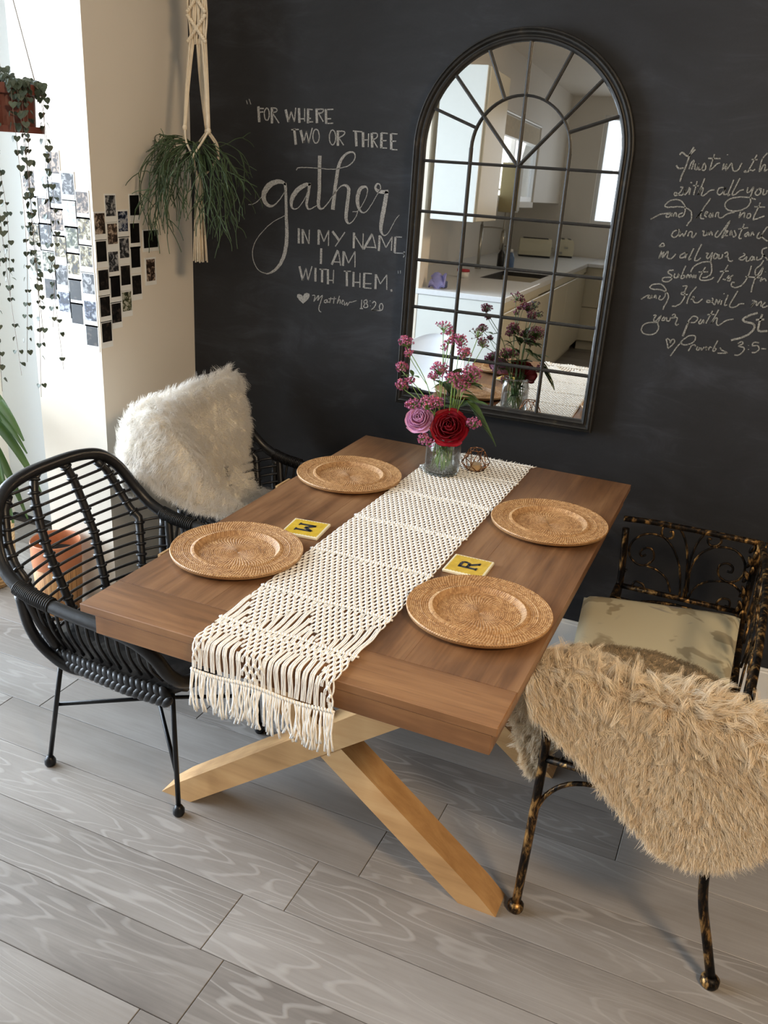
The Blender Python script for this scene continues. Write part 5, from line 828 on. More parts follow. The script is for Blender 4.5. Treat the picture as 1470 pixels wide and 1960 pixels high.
  'Proverbs 3:5-': '1710,11230,37 1690,11270,37 1680,11310,37 1670,11350,37 1650,11380,37 1640,11410,37 1630,11440,37 1620,11460,37 1610,11470,37 1610,11490,37 1620,11500,37 1630,11510,37 1640,11520,37 1660,11510,37 1680,11500,37 1700,11490,37 1720,11470,37 1730,11450,37 1730,11430,37 1740,11400,37 1740,11400,37 1750,11410,37 1750,11440,37 1760,11470,37 1770,11490,37 1780,11510,37 1790,11510,37 1810,11520,37 1830,11510,37 1840,11510,37 1850,11490,37 1860,11470,37 1860,11450,37 1860,11430,37 1840,11400,37 1820,11370,37 1810,11340,37 1780,11310,37 1760,11280,37 1730,11250,37 1710,11220,37;1810,11010,37 1850,11090,37 1890,11170,37 1930,11250,37 1960,11320,37 2000,11380,37 2030,11430,37 2050,11480,37 2080,11520,37 2110,11560,37 2150,11600,37 2180,11630,37 2210,11660,37 2250,11680,37 2290,11690,37 2330,11700,37 2360,11700,37 2380,11700,37 2410,11690,37 2420,11670,37 2430,11650,37 2430,11620,37 2430,11580,37 2410,11540,37 2390,11510,37 2360,11480,37 2320,11450,37 2270,11430,37 2230,11410,37 2190,11400,37 2150,11390,37 2120,11400,37 2090,11400,37 2070,11420,37 2070,11440,37 2060,11460,37 2050,11480,37;2300,11230,37 2310,11270,37 2330,11310,37 2340,11350,37 2350,11380,37 2370,11410,37 2390,11420,37 2410,11430,37 2430,11430,37 2450,11430,37 2460,11420,37 2470,11400,37 2480,11390,37;2540,11400,37 2530,11370,37 2520,11350,37 2520,11330,37 2520,11310,37 2530,11300,37 2550,11290,37 2570,11290,37 2580,11300,37 2590,11310,37 2590,11330,37 2590,11350,37 2600,11380,37;2630,11380,37 2640,11360,37 2650,11330,37 2660,11310,37 2670,11310,37 2680,11320,37 2690,11350,37 2710,11380,37 2720,11410,37;2770,11350,37 2780,11360,37 2790,11380,37 2800,11390,37 2810,11410,37 2800,11410,37 2790,11420,37 2770,11420,37 2770,11410,37 2770,11400,37 2780,11380,37 2790,11350,37 2800,11320,37;2860,11330,37 2860,11360,37 2860,11390,37 2870,11410,37 2880,11430,37 2890,11430,37 2900,11430,37 2920,11420,37 2930,11410,37;3060,11650,37 3040,11570,37 3010,11480,37 2990,11410,37 2980,11350,37 2980,11320,37 3000,11320,37 3020,11320,37 3030,11330,37 3040,11340,37 3050,11360,37 3060,11380,37 3060,11400,37 3050,11410,37 3040,11410,37 3030,11410,37 3020,11410,37;3160,11450,37 3170,11440,37 3190,11420,37 3200,11400,37 3220,11380,37 3270,11370,37 3330,11350,37 3370,11340,37 3390,11330,37 3350,11310,37 3280,11300,37 3200,11290,37 3120,11280,37;3620,11630,37 3650,11650,37 3670,11670,37 3700,11690,37 3720,11700,37 3740,11690,37 3750,11680,37 3760,11660,37 3760,11640,37 3740,11620,37 3700,11600,37 3670,11580,37 3660,11560,37 3680,11550,37 3720,11550,37 3770,11550,37 3800,11540,37 3820,11520,37 3830,11500,37 3830,11470,37 3820,11440,37 3800,11400,37 3780,11370,37 3740,11330,37 3710,11310,37 3680,11290,37 3650,11290,37 3620,11290,37 3590,11290,37;3920,11620,37 3920,11610,37;3940,11510,37 3950,11490,37;4190,11730,37 4150,11730,37 4110,11730,37 4070,11730,37 4050,11720,37 4030,11700,37 4020,11670,37 4020,11640,37 4030,11620,37 4050,11620,37 4090,11630,37 4130,11640,37 4160,11640,37 4180,11630,37 4200,11610,37 4210,11590,37 4220,11570,37 4220,11540,37 4210,11510,37 4190,11480,37 4170,11460,37 4140,11440,37 4110,11430,37 4080,11430,37 4050,11420,37;4280,11570,37 4410,11580,37',
}
HEART = [(-1.079, 1.112), (-1.094, 1.122), (-1.104, 1.132), (-1.103, 1.141), (-1.095, 1.144), (-1.085, 1.141), (-1.081, 1.136), (-1.075, 1.147), (-1.066, 1.151), (-1.056, 1.149), (-1.054, 1.141), (-1.06, 1.129)]
SCROLLS = '3640,4350 3630,4640 3620,4920 3600,5180 3580,5390 3550,5580 3520,5750 3470,5950 3410,6140 3340,6300 3270,6420 3190,6520 3110,6590 3030,6630 2950,6640 2880,6620 2800,6590 2740,6530 2700,6470 2680,6400 2680,6330 2700,6270 2740,6210 2800,6170 2850,6150 2910,6170 2980,6200 3020,6250 3020,6310 3010,6370 2990,6420 2970,6420 2940,6400 2920,6370;3540,4320 3510,4610 3470,4890 3420,5140 3370,5340 3300,5520 3220,5680 3130,5840 3030,5970 2920,6080 2800,6160 2660,6210 2530,6220 2390,6210 2250,6170 2130,6100 2030,6010 1940,5900 1890,5780 1860,5660 1860,5540 1890,5420 1950,5320 2030,5240 2120,5180 2210,5150 2300,5150 2390,5180 2470,5240 2540,5320 2590,5410 2600,5510 2580,5620 2540,5700 2480,5740 2410,5750 2350,5740 2280,5700 2220,5640 2190,5580 2180,5530 2210,5480 2240,5450 2270,5450 2320,5480 2360,5510;3250,4490 3200,4620 3140,4760 3080,4870 2990,4960 2880,5040 2770,5100 2670,5130 2550,5150 2440,5160;2110,4410 2140,4480 2170,4550 2220,4590 2290,4590 2370,4570 2440,4530 2480,4460 2490,4380 2510,4300;1680,4520 1700,4580 1730,4650 1760,4720 1800,4780 1850,4850 1890,4910;3720,4370 3680,4690 3650,5020 3630,5310 3620,5550 3630,5770 3660,5960 3700,6150 3760,6330 3820,6460 3890,6560 3960,6620 4040,6660 4120,6660 4200,6640 4270,6600 4310,6530 4330,6450 4340,6380 4310,6320 4270,6270 4210,6240 4150,6230 4090,6230 4040,6250 4000,6300 3980,6370 3980,6410 4000,6420 4040,6420 4080,6410;3730,4610 3700,4900 3670,5190 3680,5440 3730,5650 3810,5820 3910,5970 4030,6080 4170,6180 4320,6230 4470,6260 4620,6260 4760,6230 4880,6160 4990,6060 5060,5950 5110,5830 5120,5690 5120,5560 5080,5460 5020,5360 4950,5290 4870,5240 4780,5220 4690,5220 4600,5260 4510,5320 4450,5400 4420,5480 4410,5570 4430,5650 4470,5710 4540,5760 4600,5780 4670,5780 4740,5750 4790,5710 4810,5660 4810,5590 4800,5540 4770,5530 4720,5530 4670,5540;3780,4450 3810,4560 3830,4670 3880,4770 3950,4880 4040,4970 4140,5050 4260,5110 4390,5150 4520,5180 4620,5200 4720,5210 4820,5190 4920,5160 5010,5100 5100,5030 5160,4960 5220,4870 5270,4780;4650,4250 4620,4330 4590,4410 4580,4480 4600,4550 4640,4610 4690,4660 4760,4680 4840,4680 4900,4650 4930,4590 4940,4510 4940,4450 4910,4440 4860,4440 4810,4450'
PRINTS = [
  ('A', [(-1.788, 1.473), (-1.783, 1.392), (-1.786, 1.309), (-1.789, 1.225)]),
  ('B', [(-1.735, 1.478), (-1.732, 1.393), (-1.736, 1.313), (-1.733, 1.23), (-1.733, 1.144)]),
  ('C', [(-1.685, 1.531), (-1.685, 1.443), (-1.685, 1.362), (-1.681, 1.281), (-1.683, 1.194), (-1.68, 1.108)]),
  ('D', [(-1.632, 1.473), (-1.631, 1.39), (-1.63, 1.312), (-1.631, 1.232), (-1.631, 1.151), (-1.63, 1.075)]),
  ('E', [(-1.58, 1.422), (-1.579, 1.343), (-1.578, 1.261), (-1.576, 1.177), (-1.575, 1.091), (-1.574, 1.01)]),
  ('F', [(-0.491, 1.362), (-0.491, 1.278), (-0.489, 1.19), (-0.489, 1.106), (-0.488, 1.023)]),
  ('G', [(-0.437, 1.414), (-0.435, 1.329), (-0.437, 1.243), (-0.434, 1.162), (-0.436, 1.079)]),
  ('H', [(-0.381, 1.365), (-0.381, 1.282), (-0.381, 1.195), (-0.381, 1.11)]),
  ('I', [(-0.32, 1.413), (-0.324, 1.326), (-0.326, 1.247), (-0.326, 1.159)]),
  ('J', [(-0.242, 1.303), (-0.249, 1.201)]),
]
# ------------------------------------------------------------------ wrought-iron bench, cushion, tan sheepskin
def m_iron():
    m = Mat('gold_rubbed_iron', .42, metal=.75); v = m.coord('Object'); n = m.noise(m.coord('Object', (1, 1, .35)), 55, 4, .65, .4)
    c = m.ramp(n, [(.43, srgb(18, 15, 13)), (.53, srgb(62, 46, 28)), (.66, srgb(188, 146, 88))]); m.base(c); m.bump(n, .3, .002); return m.m
IRON = m_iron()
BX0, BX1, BY0, BY1 = .166, .535, -1.195, -.25
bn = thing('iron_bench', ((BX0+BX1)/2, (BY0+BY1)/2, 0), 'black and gold wrought-iron bench with scrolled arms along the right side of the table', 'bench')
def tb_(name, pts, r, parent=bn, n=9, m=None, **k): return MB().tube(pts, r, n, **k).build(name, m or IRON, parent, smooth=True)
for y, sy in ((BY0, -1), (BY1, 1)):
    f = tb_('front_leg', spline([(.164, y, .02), (.170, y, .20), (.176, y, .43), (.172, y, .54), (.166, y, .622)], 5), .0105)
    MB().lathe([(.0005, 0), (.016, 0), (.019, .006), (.019, .018), (.0115, .026)], 16, (.164, y, 0)).build('foot_cap', IRON, f, smooth=True)
    r_ = tb_('rear_leg', spline([(.598, y+.008*sy, .02), (.575, y, .10), (.548, y, .20), (.536, y, .30), (BX1, y, .45), (BX1, y, .657)], 5), .0105)
    MB().lathe([(.0005, 0), (.017, 0), (.020, .006), (.020, .018), (.0115, .026)], 16, (.598, y+.008*sy, 0)).build('foot_cap', IRON, r_, smooth=True)
    rail = [(BX1, y, .659), (.40, y, .659), (.25, y, .658), (.185, y, .654)]
    rail += [(.150, y, .634), (.138, y, .598), (.146, y, .566), (.160, y, .560), (.166, y, .574), (.158, y, .584)] if sy < 0 else [(.156, y, .652)]
    tb_('arm_rail', spline(rail, 5), .0088)
    tb_('seat_rail', [(.17, y, .435), (.35, y, .435), (BX1, y, .435)], .0085)
    arc = spline([(.170, y, .27), (.195, y, .345), (.25, y, .395), (.35, y, .41), (.45, y, .395), (.515, y, .345), (.538, y, .27)], 5)
    tb_('arch_brace', arc, .0055)
for x, nm in ((.172, 'seat_rail'), (BX1, 'seat_rail')): tb_(nm, [(x, BY0, .435), (x, (BY0+BY1)/2, .435), (x, BY1, .435)], .0085)
for k in range(9):
    y = BY0+(BY1-BY0)*(k+1)/10; tb_('seat_slat', [(.172, y, .436), (.35, y, .434), (BX1, y, .436)], .0048)
scr = MB(); scn = MB()
for st in SCROLLS.split(';'):
    P = np.array([tuple(map(float, q.split(','))) for q in st.split()])*1e-4
    if len(P) > 2:
        scr.tube(np.stack([P[:, 0], np.full(len(P), BY1), P[:, 1]], 1), .0036, 7); scn.tube(np.stack([P[:, 0], np.full(len(P), BY0), P[:, 1]], 1), .0036, 7)
scr.build('scroll_panel', IRON, bn, smooth=True); scn.build('scroll_panel', IRON, bn, smooth=True)
tb_('back_rail', spline([(BX1+.004, BY0, .659), (.548, -.98, .697), (.552, -.72, .71), (.548, -.48, .697), (BX1+.004, BY1, .659)], 6), .009)
bk = MB()
for k in range(7):
    y = BY0+(BY1-BY0)*(k+.5)/7; s_ = 1 if k % 2 else -1
    bk.tube(spline([(.545, y, .44), (.548, y+.03*s_, .52), (.55, y-.03*s_, .60), (.548, y+.02*s_, .65), (.548, y, .69)], 5), .0038, 6)
    t = np.linspace(0, 4.2*np.pi, 40); rr = .036*(1-t/t[-1]*.85); bk.tube(np.stack([np.full(40, .549), y+.045+rr*np.cos(t), .58+rr*np.sin(t)], 1), .0034, 6)
bk.build('back_scrolls', IRON, bn, smooth=True)
lv = MB()
for k in range(26):
    z = .25+k*.0156; a = k*2.1; lv.blob((BX1-.012+.008*math.cos(a), BY1-.014+.006*math.sin(a), z), (.007, .006, .015), 7, 5, rot=[[math.cos(.4*math.sin(a)), 0, math.sin(.4*math.sin(a))], [0, 1, 0], [-math.sin(.4*math.sin(a)), 0, math.cos(.4*math.sin(a))]])
lv.build('leaf_ornament', IRON, bn, smooth=True)
def m_cushion():
    m = Mat('printed_linen', .85); v = m.coord('Object'); n1 = m.noise(v, 9, 3, .5, .3); n2 = m.noise(m.coord('Object', (1, 1, 1), (0, 0, 0), (3, 1, 0)), 7, 2, .5, .6); n3 = m.noise(v, 220, 2)
    c = m.mix(m.ramp(n1, [(.57, (0, 0, 0)), (.60, (1, 1, 1))]), srgb(205, 196, 166), srgb(168, 156, 128))
    c = m.mix(m.ramp(n2, [(.61, (0, 0, 0)), (.64, (.8, .8, .8))]), c, srgb(146, 140, 136)); m.base(c); m.bump(n3, .15, .001); return m.m
c4 = [np.array(q) for q in ((.104, -.448), (.527, -.352), (.520, -.768), (.142, -.790))]
cu = MB(); nu = 28
def cpt(a, b, sg):
    p = (c4[0]*(1-a)+c4[1]*a)*(1-b)+(c4[3]*(1-a)+c4[2]*a)*b; e = (1-abs(2*a-1)**6)*(1-abs(2*b-1)**6)
    pu = .5+.5*e**.3; return (p[0]*1, p[1], .4635+sg*(.0225*max(e, 0)**.32)+.004*sg*math.cos((a-.5)*3)*math.cos((b-.5)*3))
T1 = np.array([[cpt(a, b, 1) for b in np.linspace(0, 1, nu)] for a in np.linspace(0, 1, nu)]); T0 = np.array([[cpt(a, b, -1) for b in np.linspace(0, 1, nu)] for a in np.linspace(0, 1, nu)])
cu.grid(T1[::-1]); cu.grid(T0)
cush = cu.build('seat_cushion', m_cushion(), smooth=True); cush.location = (0, 0, 0)
tag(cush, 'cream square seat cushion with a faded taupe print on the bench seat', 'cushion')

bs = thing('tan_sheepskin', (.36, -1.19, .45), 'shaggy tan sheepskin hung over the near arm of the iron bench', 'sheepskin')
xs = [.135, .245, .355, .470, .585, .70]; zb = [.580, .505, .412, .338, .375, .520]; ys = [-.800, -.742, -.728, -.765, -.85, -.93]
rowsC = [[(x if x < .5 else .5+(x-.5)*.35, y, .492) for x, y in zip(xs, ys)],
         [(x if x < .5 else .5+(x-.5)*.4, -.95-.02*k, .496) for k, x in enumerate(xs)],
         [(x, -1.085, .51) for x in xs],
         [(x, -1.158, .59) for x in xs],
         [(x, -1.193, .677-.03*max(0, (x-.5)/.2)+.006*math.sin(x*30)) for x in xs],
         [(x, -1.227, .640-.03*max(0, (x-.5)/.2)) for x in xs],
         [(x, -1.238, .5*(z+.655)) for x, z in zip(xs, zb)],
         [(.40+(x-.40)*.97, -1.246, z) for x, z in zip(xs, zb)]]
BG = surf(rowsC, 8, 10); BN = grid_normals(BG); 
if BN[44, 25][1] > 0: BN = -BN; BGs = BG[::-1]
else: BGs = BG
MB().sheet(BGs, .006).build('hide', BSKIN, bs, smooth=True)
def bcomb(uv, C, N):
    o = np.zeros_like(C); o[:, 2] = np.where(uv[:, 0] > .5, -1.0, 0); o[:, 1] = np.where(uv[:, 0] < .36, .7, np.where(uv[:, 0] < .55, .15, -.1)); o[:, 0] = .35+.5*np.sin(C[:, 0]*17+C[:, 2]*9); return o
UQ = .37                                                # the part lying on the seat has a shorter, darker taupe pile
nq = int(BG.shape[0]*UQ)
tag(fur(BG[nq:], BN[nq:], 2400, 18, .042, bcomb, spread=.0060, rad=.0005, curl=.55, tipgather=.78, lenmap=lambda uv: np.clip(1.15-np.maximum(uv[:, 0]-.35, 0)*1.6, .5, 1.2)).build('fleece_locks', BFUR, bs), kind='stuff')
tag(fur(BG[nq:], BN[nq:], 6000, 6, .026, bcomb, spread=.005, rad=.0005, curl=.35, tipgather=.3, edge_boost=1200).build('fleece', BFUR, bs), kind='stuff')
tag(fur(BG[:nq+2], BN[:nq+2], 5000, 5, .010, lambda uv, C, N: np.array([.5, .6, 0])+np.zeros_like(C), spread=.004, rad=.0005, curl=.4, tipgather=.2, edge_boost=900).build('short_pile', TAUPE, bs), kind='stuff')
LC = [[(.150, -1.168, .640), (.19, -1.168, .642), (.235, -1.168, .640)], [(.098, -1.158, .60), (.155, -1.160, .60), (.225, -1.162, .60)], [(.088, -1.152, .52), (.145, -1.152, .51), (.215, -1.158, .515)], [(.118, -1.150, .445), (.155, -1.150, .42), (.20, -1.155, .465)], [(.146, -1.152, .385), (.160, -1.150, .370), (.178, -1.152, .40)]]
LG = surf(LC, 6, 8); LN = grid_normals(LG)
if LN[10, 8][1] > 0: LN = -LN; LGs = LG[::-1]
else: LGs = LG
MB().sheet(LGs, .004).build('hide_flap', BSKIN, bs, smooth=True)
tag(fur(LG, LN-np.array([.6, 0, 0]), 420, 17, .030, lambda uv, C, N: np.array([-.5, -.1, -1.0])+np.zeros_like(C), spread=.005, rad=.0006, curl=.4, edge_boost=220).build('flap_fleece', BFUR, bs), kind='stuff')

# ------------------------------------------------------------------ arched mirror
MX, MZ0, MZ1, HW = -.3464, .867, 1.641, .300
nM = np.array([math.sin(.034)*math.cos(.015), -math.cos(.034)*math.cos(.015), math.sin(.015)]); nM /= np.linalg.norm(nM)
XM = nrm(np.cross((0, 0, 1.0), nM)); XM = XM if XM[0] > 0 else -XM; ZM = np.cross(XM, -nM); ZM = ZM if ZM[2] > 0 else -ZM
P0 = np.array([-.346, -.034, 1.4])
def W(x, z, d): return P0+XM*(x-P0[0])+ZM*(z-P0[2])+nM*d
mir = thing('arched_mirror', tuple(W(MX, MZ0, 0)), 'large arched mirror with a dark window-pane grille hung on the blackboard wall', 'mirror')
def m_dark():
    m = Mat('aged_black_frame', .5, metal=.2); n = m.noise(m.coord('Object'), 26, 4, .7); m.base(m.ramp(n, [(.35, srgb(26, 25, 23)), (.6, srgb(38, 35, 31)), (.8, srgb(74, 66, 54))])); m.bump(n, .15, .002); return m.m
DARK = m_dark()
def outline(o, n=48):
    a = np.linspace(np.pi, 0, n); P = [(MX-HW-o, MZ0-o)] + [(MX-HW-o, z) for z in np.linspace(MZ0-o, MZ1, 8)[1:-1]] + [(MX+(HW+o)*math.cos(t), MZ1+(HW+o)*math.sin(t)) for t in a] + [(MX+HW+o, z) for z in np.linspace(MZ1, MZ0-o, 8)[1:-1]] + [(MX+HW+o, MZ0-o)]
    return P
prof = [(-.004, .000), (-.003, .010), (.001, .016), (.006, .018), (.009, .012), (.013, .011), (.018, .017), (.022, .018), (.026, .014), (.028, .017), (.032, .015), (.034, .008), (.034, -.012), (.010, -.012)]
G = np.array([[W(x, z, d) for x, z in outline(o)] for o, d in prof]); n_ = G.shape[1]
fm = MB(); base_i = np.arange(len(prof)-1)[:, None]; jj = np.arange(n_)[None]; j2 = (jj+1) % n_
fm.add(G.reshape(-1, 3), quads=np.stack(np.broadcast_arrays(base_i*n_+jj, base_i*n_+j2, (base_i+1)*n_+j2, (base_i+1)*n_+jj), -1).reshape(-1, 4))
fo_ = fm.build('frame', DARK, mir, smooth=False)
mg = Mat('mirror_silver', .012, metal=1.0); mg.base((.90, .91, .90, 1))
ol = outline(.006)
gp = MB(); V = [W(x, z, .001) for x, z in ol]+[W(x, z, -.004) for x, z in ol]; k = len(ol)
gp.add(V, quads=[(i, (i+1) % k, (i+1) % k+k, i+k) for i in range(k)], polys=[list(range(k))[::-1], list(range(k, 2*k))]); gp.build('mirror_glass', mg.m, mir)
def mbar(a, b, wd=.0042, nm='glazing_bar'): MB().tube([W(*a, .006), W((a[0]+b[0])/2, (a[1]+b[1])/2, .006), W(*b, .006)], wd, 6, flat=1.2).build(nm, DARK, mir)
ZR = [1.6046-.1485*k for k in range(5)]
for z in ZR: mbar((MX-HW, z), (MX+HW, z))
for q in (-.5, .5): mbar((MX+q*HW, MZ0), (MX+q*HW, 1.648))
mbar((MX, MZ0), (MX, MZ1+HW))
aa = np.linspace(0, np.pi, 30); MB().tube([W(MX+.15*math.cos(t), 1.648+.15*math.sin(t), .006) for t in aa], .0042, 6).build('glazing_arch', DARK, mir)
hub = (MX, 1.6046)
for deg in (45, 135):
    e = math.radians(deg); mbar(hub, (MX+.312*math.cos(e), 1.628+.312*math.sin(e)))
for deg in (22, 66, 114, 158):
    e = math.radians(deg); mbar((MX+.15*math.cos(e), 1.648+.15*math.sin(e)), (MX+.300*math.cos(e), MZ1+.300*math.sin(e)))

# ------------------------------------------------------------------ chalk writing
CHALKM = Mat('chalk', .95); v_ = CHALKM.coord('Object'); gr = CHALKM.noise(v_, 420, 2, .7)
CHALKM.base(CHALKM.ramp(gr, [(.30, srgb(92, 92, 93)), (.50, srgb(158, 158, 156)), (.7, srgb(190, 190, 187))]))
CHALKT = Mat('thin_chalk', .95); v_ = CHALKT.coord('Object'); gr = CHALKT.noise(v_, 380, 2, .7)
CHALKT.base(CHALKT.ramp(gr, [(.30, srgb(62, 61, 58)), (.50, srgb(120, 118, 110)), (.7, srgb(160, 157, 148))]))
def ribbon(mb, pts):
    P = np.array(pts, float)*1e-4
    if len(P) < 2: return
    T = nrm(np.gradient(P[:, :2], axis=0)+1e-9); N = np.stack([-T[:, 1], T[:, 0]], 1); wd = np.maximum(P[:, 2], .0022)[:, None]/2
    a = P[:, :2]+N*wd; b = P[:, :2]-N*wd; k = len(P); y0, y1 = -.0002, -.0011
    V = np.concatenate([np.stack([q[:, 0], np.full(k, y), q[:, 1]], 1) for q, y in ((a, y1), (b, y1), (a, y0), (b, y0))])
    i = np.arange(k-1)
    Q = np.concatenate([np.stack([i, i+1, i+1+k, i+k], 1), np.stack([i+2*k, i+2*k+1, i+1, i], 1), np.stack([i+k, i+k+1, i+3*k+1, i+3*k], 1)])
    mb.add(V, quads=Q, polys=[[0, k, 3*k, 2*k], [k-1, 3*k-1, 4*k-1, 2*k-1]])
left = ['FOR WHERE', 'TWO OR THREE', 'gather', 'IN MY NAME,', 'I AM', 'WITH THEM.', 'Matthew 18:20']
v1 = thing('chalk_verse', (-1.0, 0, 1.4), 'white chalk verse with large script word gather, on the blackboard left of the mirror', 'chalk lettering')
v2 = thing('chalk_verse', (.3, 0, 1.4), 'thin chalk handwriting starting Trust in the, on the blackboard right of the mirror', 'chalk lettering')
for ln, dat in CHALK.items():
    strokes = sorted([[tuple(map(float, q.split(','))) for q in st.split()] for st in dat.split(';')], key=lambda t: min(q[0] for q in t))
    words = []; right = -1e9
    for st in strokes:
        x0, x1 = min(q[0] for q in st), max(q[0] for q in st)
        if x0 > right+85: words.append([])
        words[-1].append(st); right = max(right, x1)
    for i, wd in enumerate(words):
        mb = MB()
        for st in wd: ribbon(mb, st)
        mb.build('lettering_word', CHALKM.m if ln in left else CHALKT.m, v1 if ln in left else v2)
    if ln.startswith('Matthew'): MB().prism(HEART, -.0002, -.0011, lambda u, v, h: (u, h, v)).build('chalk_heart', CHALKM.m, v1)

# ------------------------------------------------------------------ instant photo prints on the pillar
PRW = plain('print_border', srgb(236, 236, 232), .4, var=.01)
def m_pic(i, stops):
    m = Mat('photo_image_%d' % i, .3); co = m.n('ShaderNodeTexCoord'); info = m.n('ShaderNodeObjectInfo')
    x = m.n('ShaderNodeVectorMath'); x.operation = 'ADD'; m.link(co.outputs['Object'], x.inputs[0]); 
    mu = m.math('MULTIPLY', info.outputs['Random'], 41.0); m.link(m.comb(mu, mu, mu), x.inputs[1])
    n = m.noise(x.outputs[0], 62, 3, .6, .8); m.base(m.ramp(n, stops)); return m.m
PICS = {'dark': m_pic(0, [(.40, srgb(11, 11, 11)), (.56, srgb(25, 22, 20)), (.66, srgb(70, 60, 54))]), 'black': m_pic(1, [(.5, srgb(8, 8, 8)), (.7, srgb(28, 23, 23))]),
        'brown': m_pic(2, [(.42, srgb(43, 33, 28)), (.50, srgb(82, 65, 54)), (.58, srgb(175, 156, 139))]), 'pale': m_pic(3, [(.3, srgb(130, 136, 140)), (.5, srgb(190, 194, 194)), (.7, srgb(234, 232, 226))]),
        'yellow': m_pic(4, [(.42, srgb(40, 36, 31)), (.50, srgb(111, 94, 40)), (.58, srgb(187, 182, 162))]), 'grey': m_pic(5, [(.42, srgb(33, 35, 38)), (.50, srgb(65, 65, 69)), (.58, srgb(162, 162, 162))]),
        'blue': m_pic(6, [(.42, srgb(20, 25, 40)), (.50, srgb(43, 57, 88)), (.58, srgb(168, 171, 175))]), 'green': m_pic(7, [(.42, srgb(40, 45, 32)), (.50, srgb(84, 88, 56)), (.58, srgb(184, 182, 168))])}
looks = {'A': ['brown', 'pale', 'yellow', 'green'], 'B': ['pale', 'brown', 'grey', 'green', 'dark'], 'C': ['brown', 'grey', 'brown', 'yellow', 'grey', 'blue'], 'D': ['grey', 'pale', 'green', 'yellow', 'dark', 'black'],
         'E': ['brown', 'yellow', 'yellow', 'grey', 'blue', 'dark'], 'F': ['brown', 'black', 'dark', 'dark', 'dark'], 'G': ['grey', 'brown', 'grey', 'black', 'dark'], 'H': ['blue', 'grey', 'dark', 'green'], 'I': ['black', 'black', 'black', 'dark'], 'J': ['black', 'brown']}
ORD = ['first', 'second', 'third', 'fourth', 'fifth', 'sixth']
for key, row in PRINTS:
    front = key in 'ABCDE'
    for r_i, (h, z) in enumerate(row):
        lk = looks[key][r_i]
        pw, ph, iw, ih, off = (.054, .086, .046, .062, .007) if key != 'J' else ((.086, .072, .076, .056, .004) if r_i == 0 else (.060, .092, .046, .072, .004))
        if key == 'J': lab = ('large landscape instant photo print at the far right of the shaded pillar face' if r_i == 0 else 'larger portrait instant photo print under the landscape one on the shaded pillar face')
        else: lab = f"{lk} instant photo print, {'sunlit' if front else 'shaded'} pillar face, {ORD['ABCDE'.index(key) if front else 'FGHI'.index(key)]} column from left, {ORD[r_i]} from top"
        loc = (h, YP, z-off) if front else (XP, h, z-off)
        t = thing('photo_print', loc, lab, 'photo', 'instant photo prints on the pillar')
        c, im = MB(), MB()
        if front:
            c.box((h-pw/2, YP-.0016, z-off-ph/2), (h+pw/2, YP-.0002, z-off+ph/2)); im.box((h-iw/2, YP-.0021, z-ih/2), (h+iw/2, YP-.0012, z+ih/2))
        else:
            c.box((XP+.0002, h-pw/2, z-off-ph/2), (XP+.0016, h+pw/2, z-off+ph/2)); im.box((XP+.0012, h-iw/2, z-ih/2), (XP+.0021, h+iw/2, z+ih/2))
        c.build('white_border', PRW, t); im.build('picture', PICS[lk], t)

# ------------------------------------------------------------------ macrame plant hanger with its plant
COTTON = plain('natural_cotton', srgb(220, 204, 178), .85, var=.06, scale=50, bump=.2)
HX, HY = -1.348, -.222
hg = thing('macrame_plant_hanger', (HX, HY, 1.25), 'natural cotton macrame plant hanger hanging in the corner by the blackboard', 'plant hanger')
pn = MB()
for k in range(12):
    u = (k-5.5)*.0056
    for z0, z1 in ((1.895, 2.60),):
        P = [(HX+u+.0022*math.sin(z*40+k), HY+.003*math.cos(z*33+k*2), z) for z in np.linspace(z0, z1, 26)]; pn.tube(P, .0031, 6)
for (za, zb_) in ((1.903, 1.972), (1.984, 2.053), (2.075, 2.144), (2.156, 2.225)):
    for sg in (1, -1):
        for k in range(14):
            t0 = k/13; pn.blob((HX+sg*(-.031+.062*t0), HY-.007, za+(zb_-za)*t0), (.0066, .0052, .0058), 7, 5)
pn.build('knotted_panel', COTTON, hg, smooth=True)
def bundle(nm, pts, n, r0, r1, rc=.0026):
    mb = MB(); P = spline(pts, 6); rr = np.linspace(r0, r1, len(P))
    for k in range(n):
        a = 2*math.pi*k/n; mb.tube(P+np.stack([rr*math.cos(a), rr*math.sin(a)*.7, np.zeros(len(P))], 1), rc, 6)
    mb.build(nm, COTTON, hg, smooth=True)
bundle('cord_bundle', [(HX-.022, HY, 1.91), (HX-.026, HY-.022, 1.78), (HX-.024, HY-.045, 1.655)], 7, .0075, .0035)
bundle('cord_bundle', [(HX, HY+.004, 1.91), (HX-.006, HY+.026, 1.78), (HX-.008, HY+.052, 1.65)], 7, .0075, .0035)
bundle('cord_bundle', [(HX+.022, HY, 1.91), (HX+.036, HY-.010, 1.78), (HX+.048, HY-.02, 1.65)], 7, .0075, .0035)
nt = MB()
tops = [np.array([HX-.024, HY-.045, 1.655]), np.array([HX-.008, HY+.052, 1.65]), np.array([HX+.048, HY-.02, 1.65])]
mids = [np.array([HX+.012, HY-.056, 1.575]), np.array([HX-.052, HY+.02, 1.575]), np.array([HX+.042, HY+.042, 1.575])]
for q in tops: nt.blob(q, (.008, .008, .011), 8, 6)
for i, q in enumerate(tops):
    for m_ in ([0, 1], [1, 2], [0, 2])[i]: nt.tube(spline([q, (q+mids[m_])/2+nrm(np.array([(q+mids[m_])[0]/2-HX, (q+mids[m_])[1]/2-HY, 0]))*.012, mids[m_]], 5), .0034, 6)
gat = np.array([HX, HY-.01, 1.505])
for q in mids: nt.blob(q, (.006, .006, .009), 7, 5); nt.tube(spline([q, (q+gat)/2+np.array([0, 0, -.008]), gat], 5), .0036, 6)
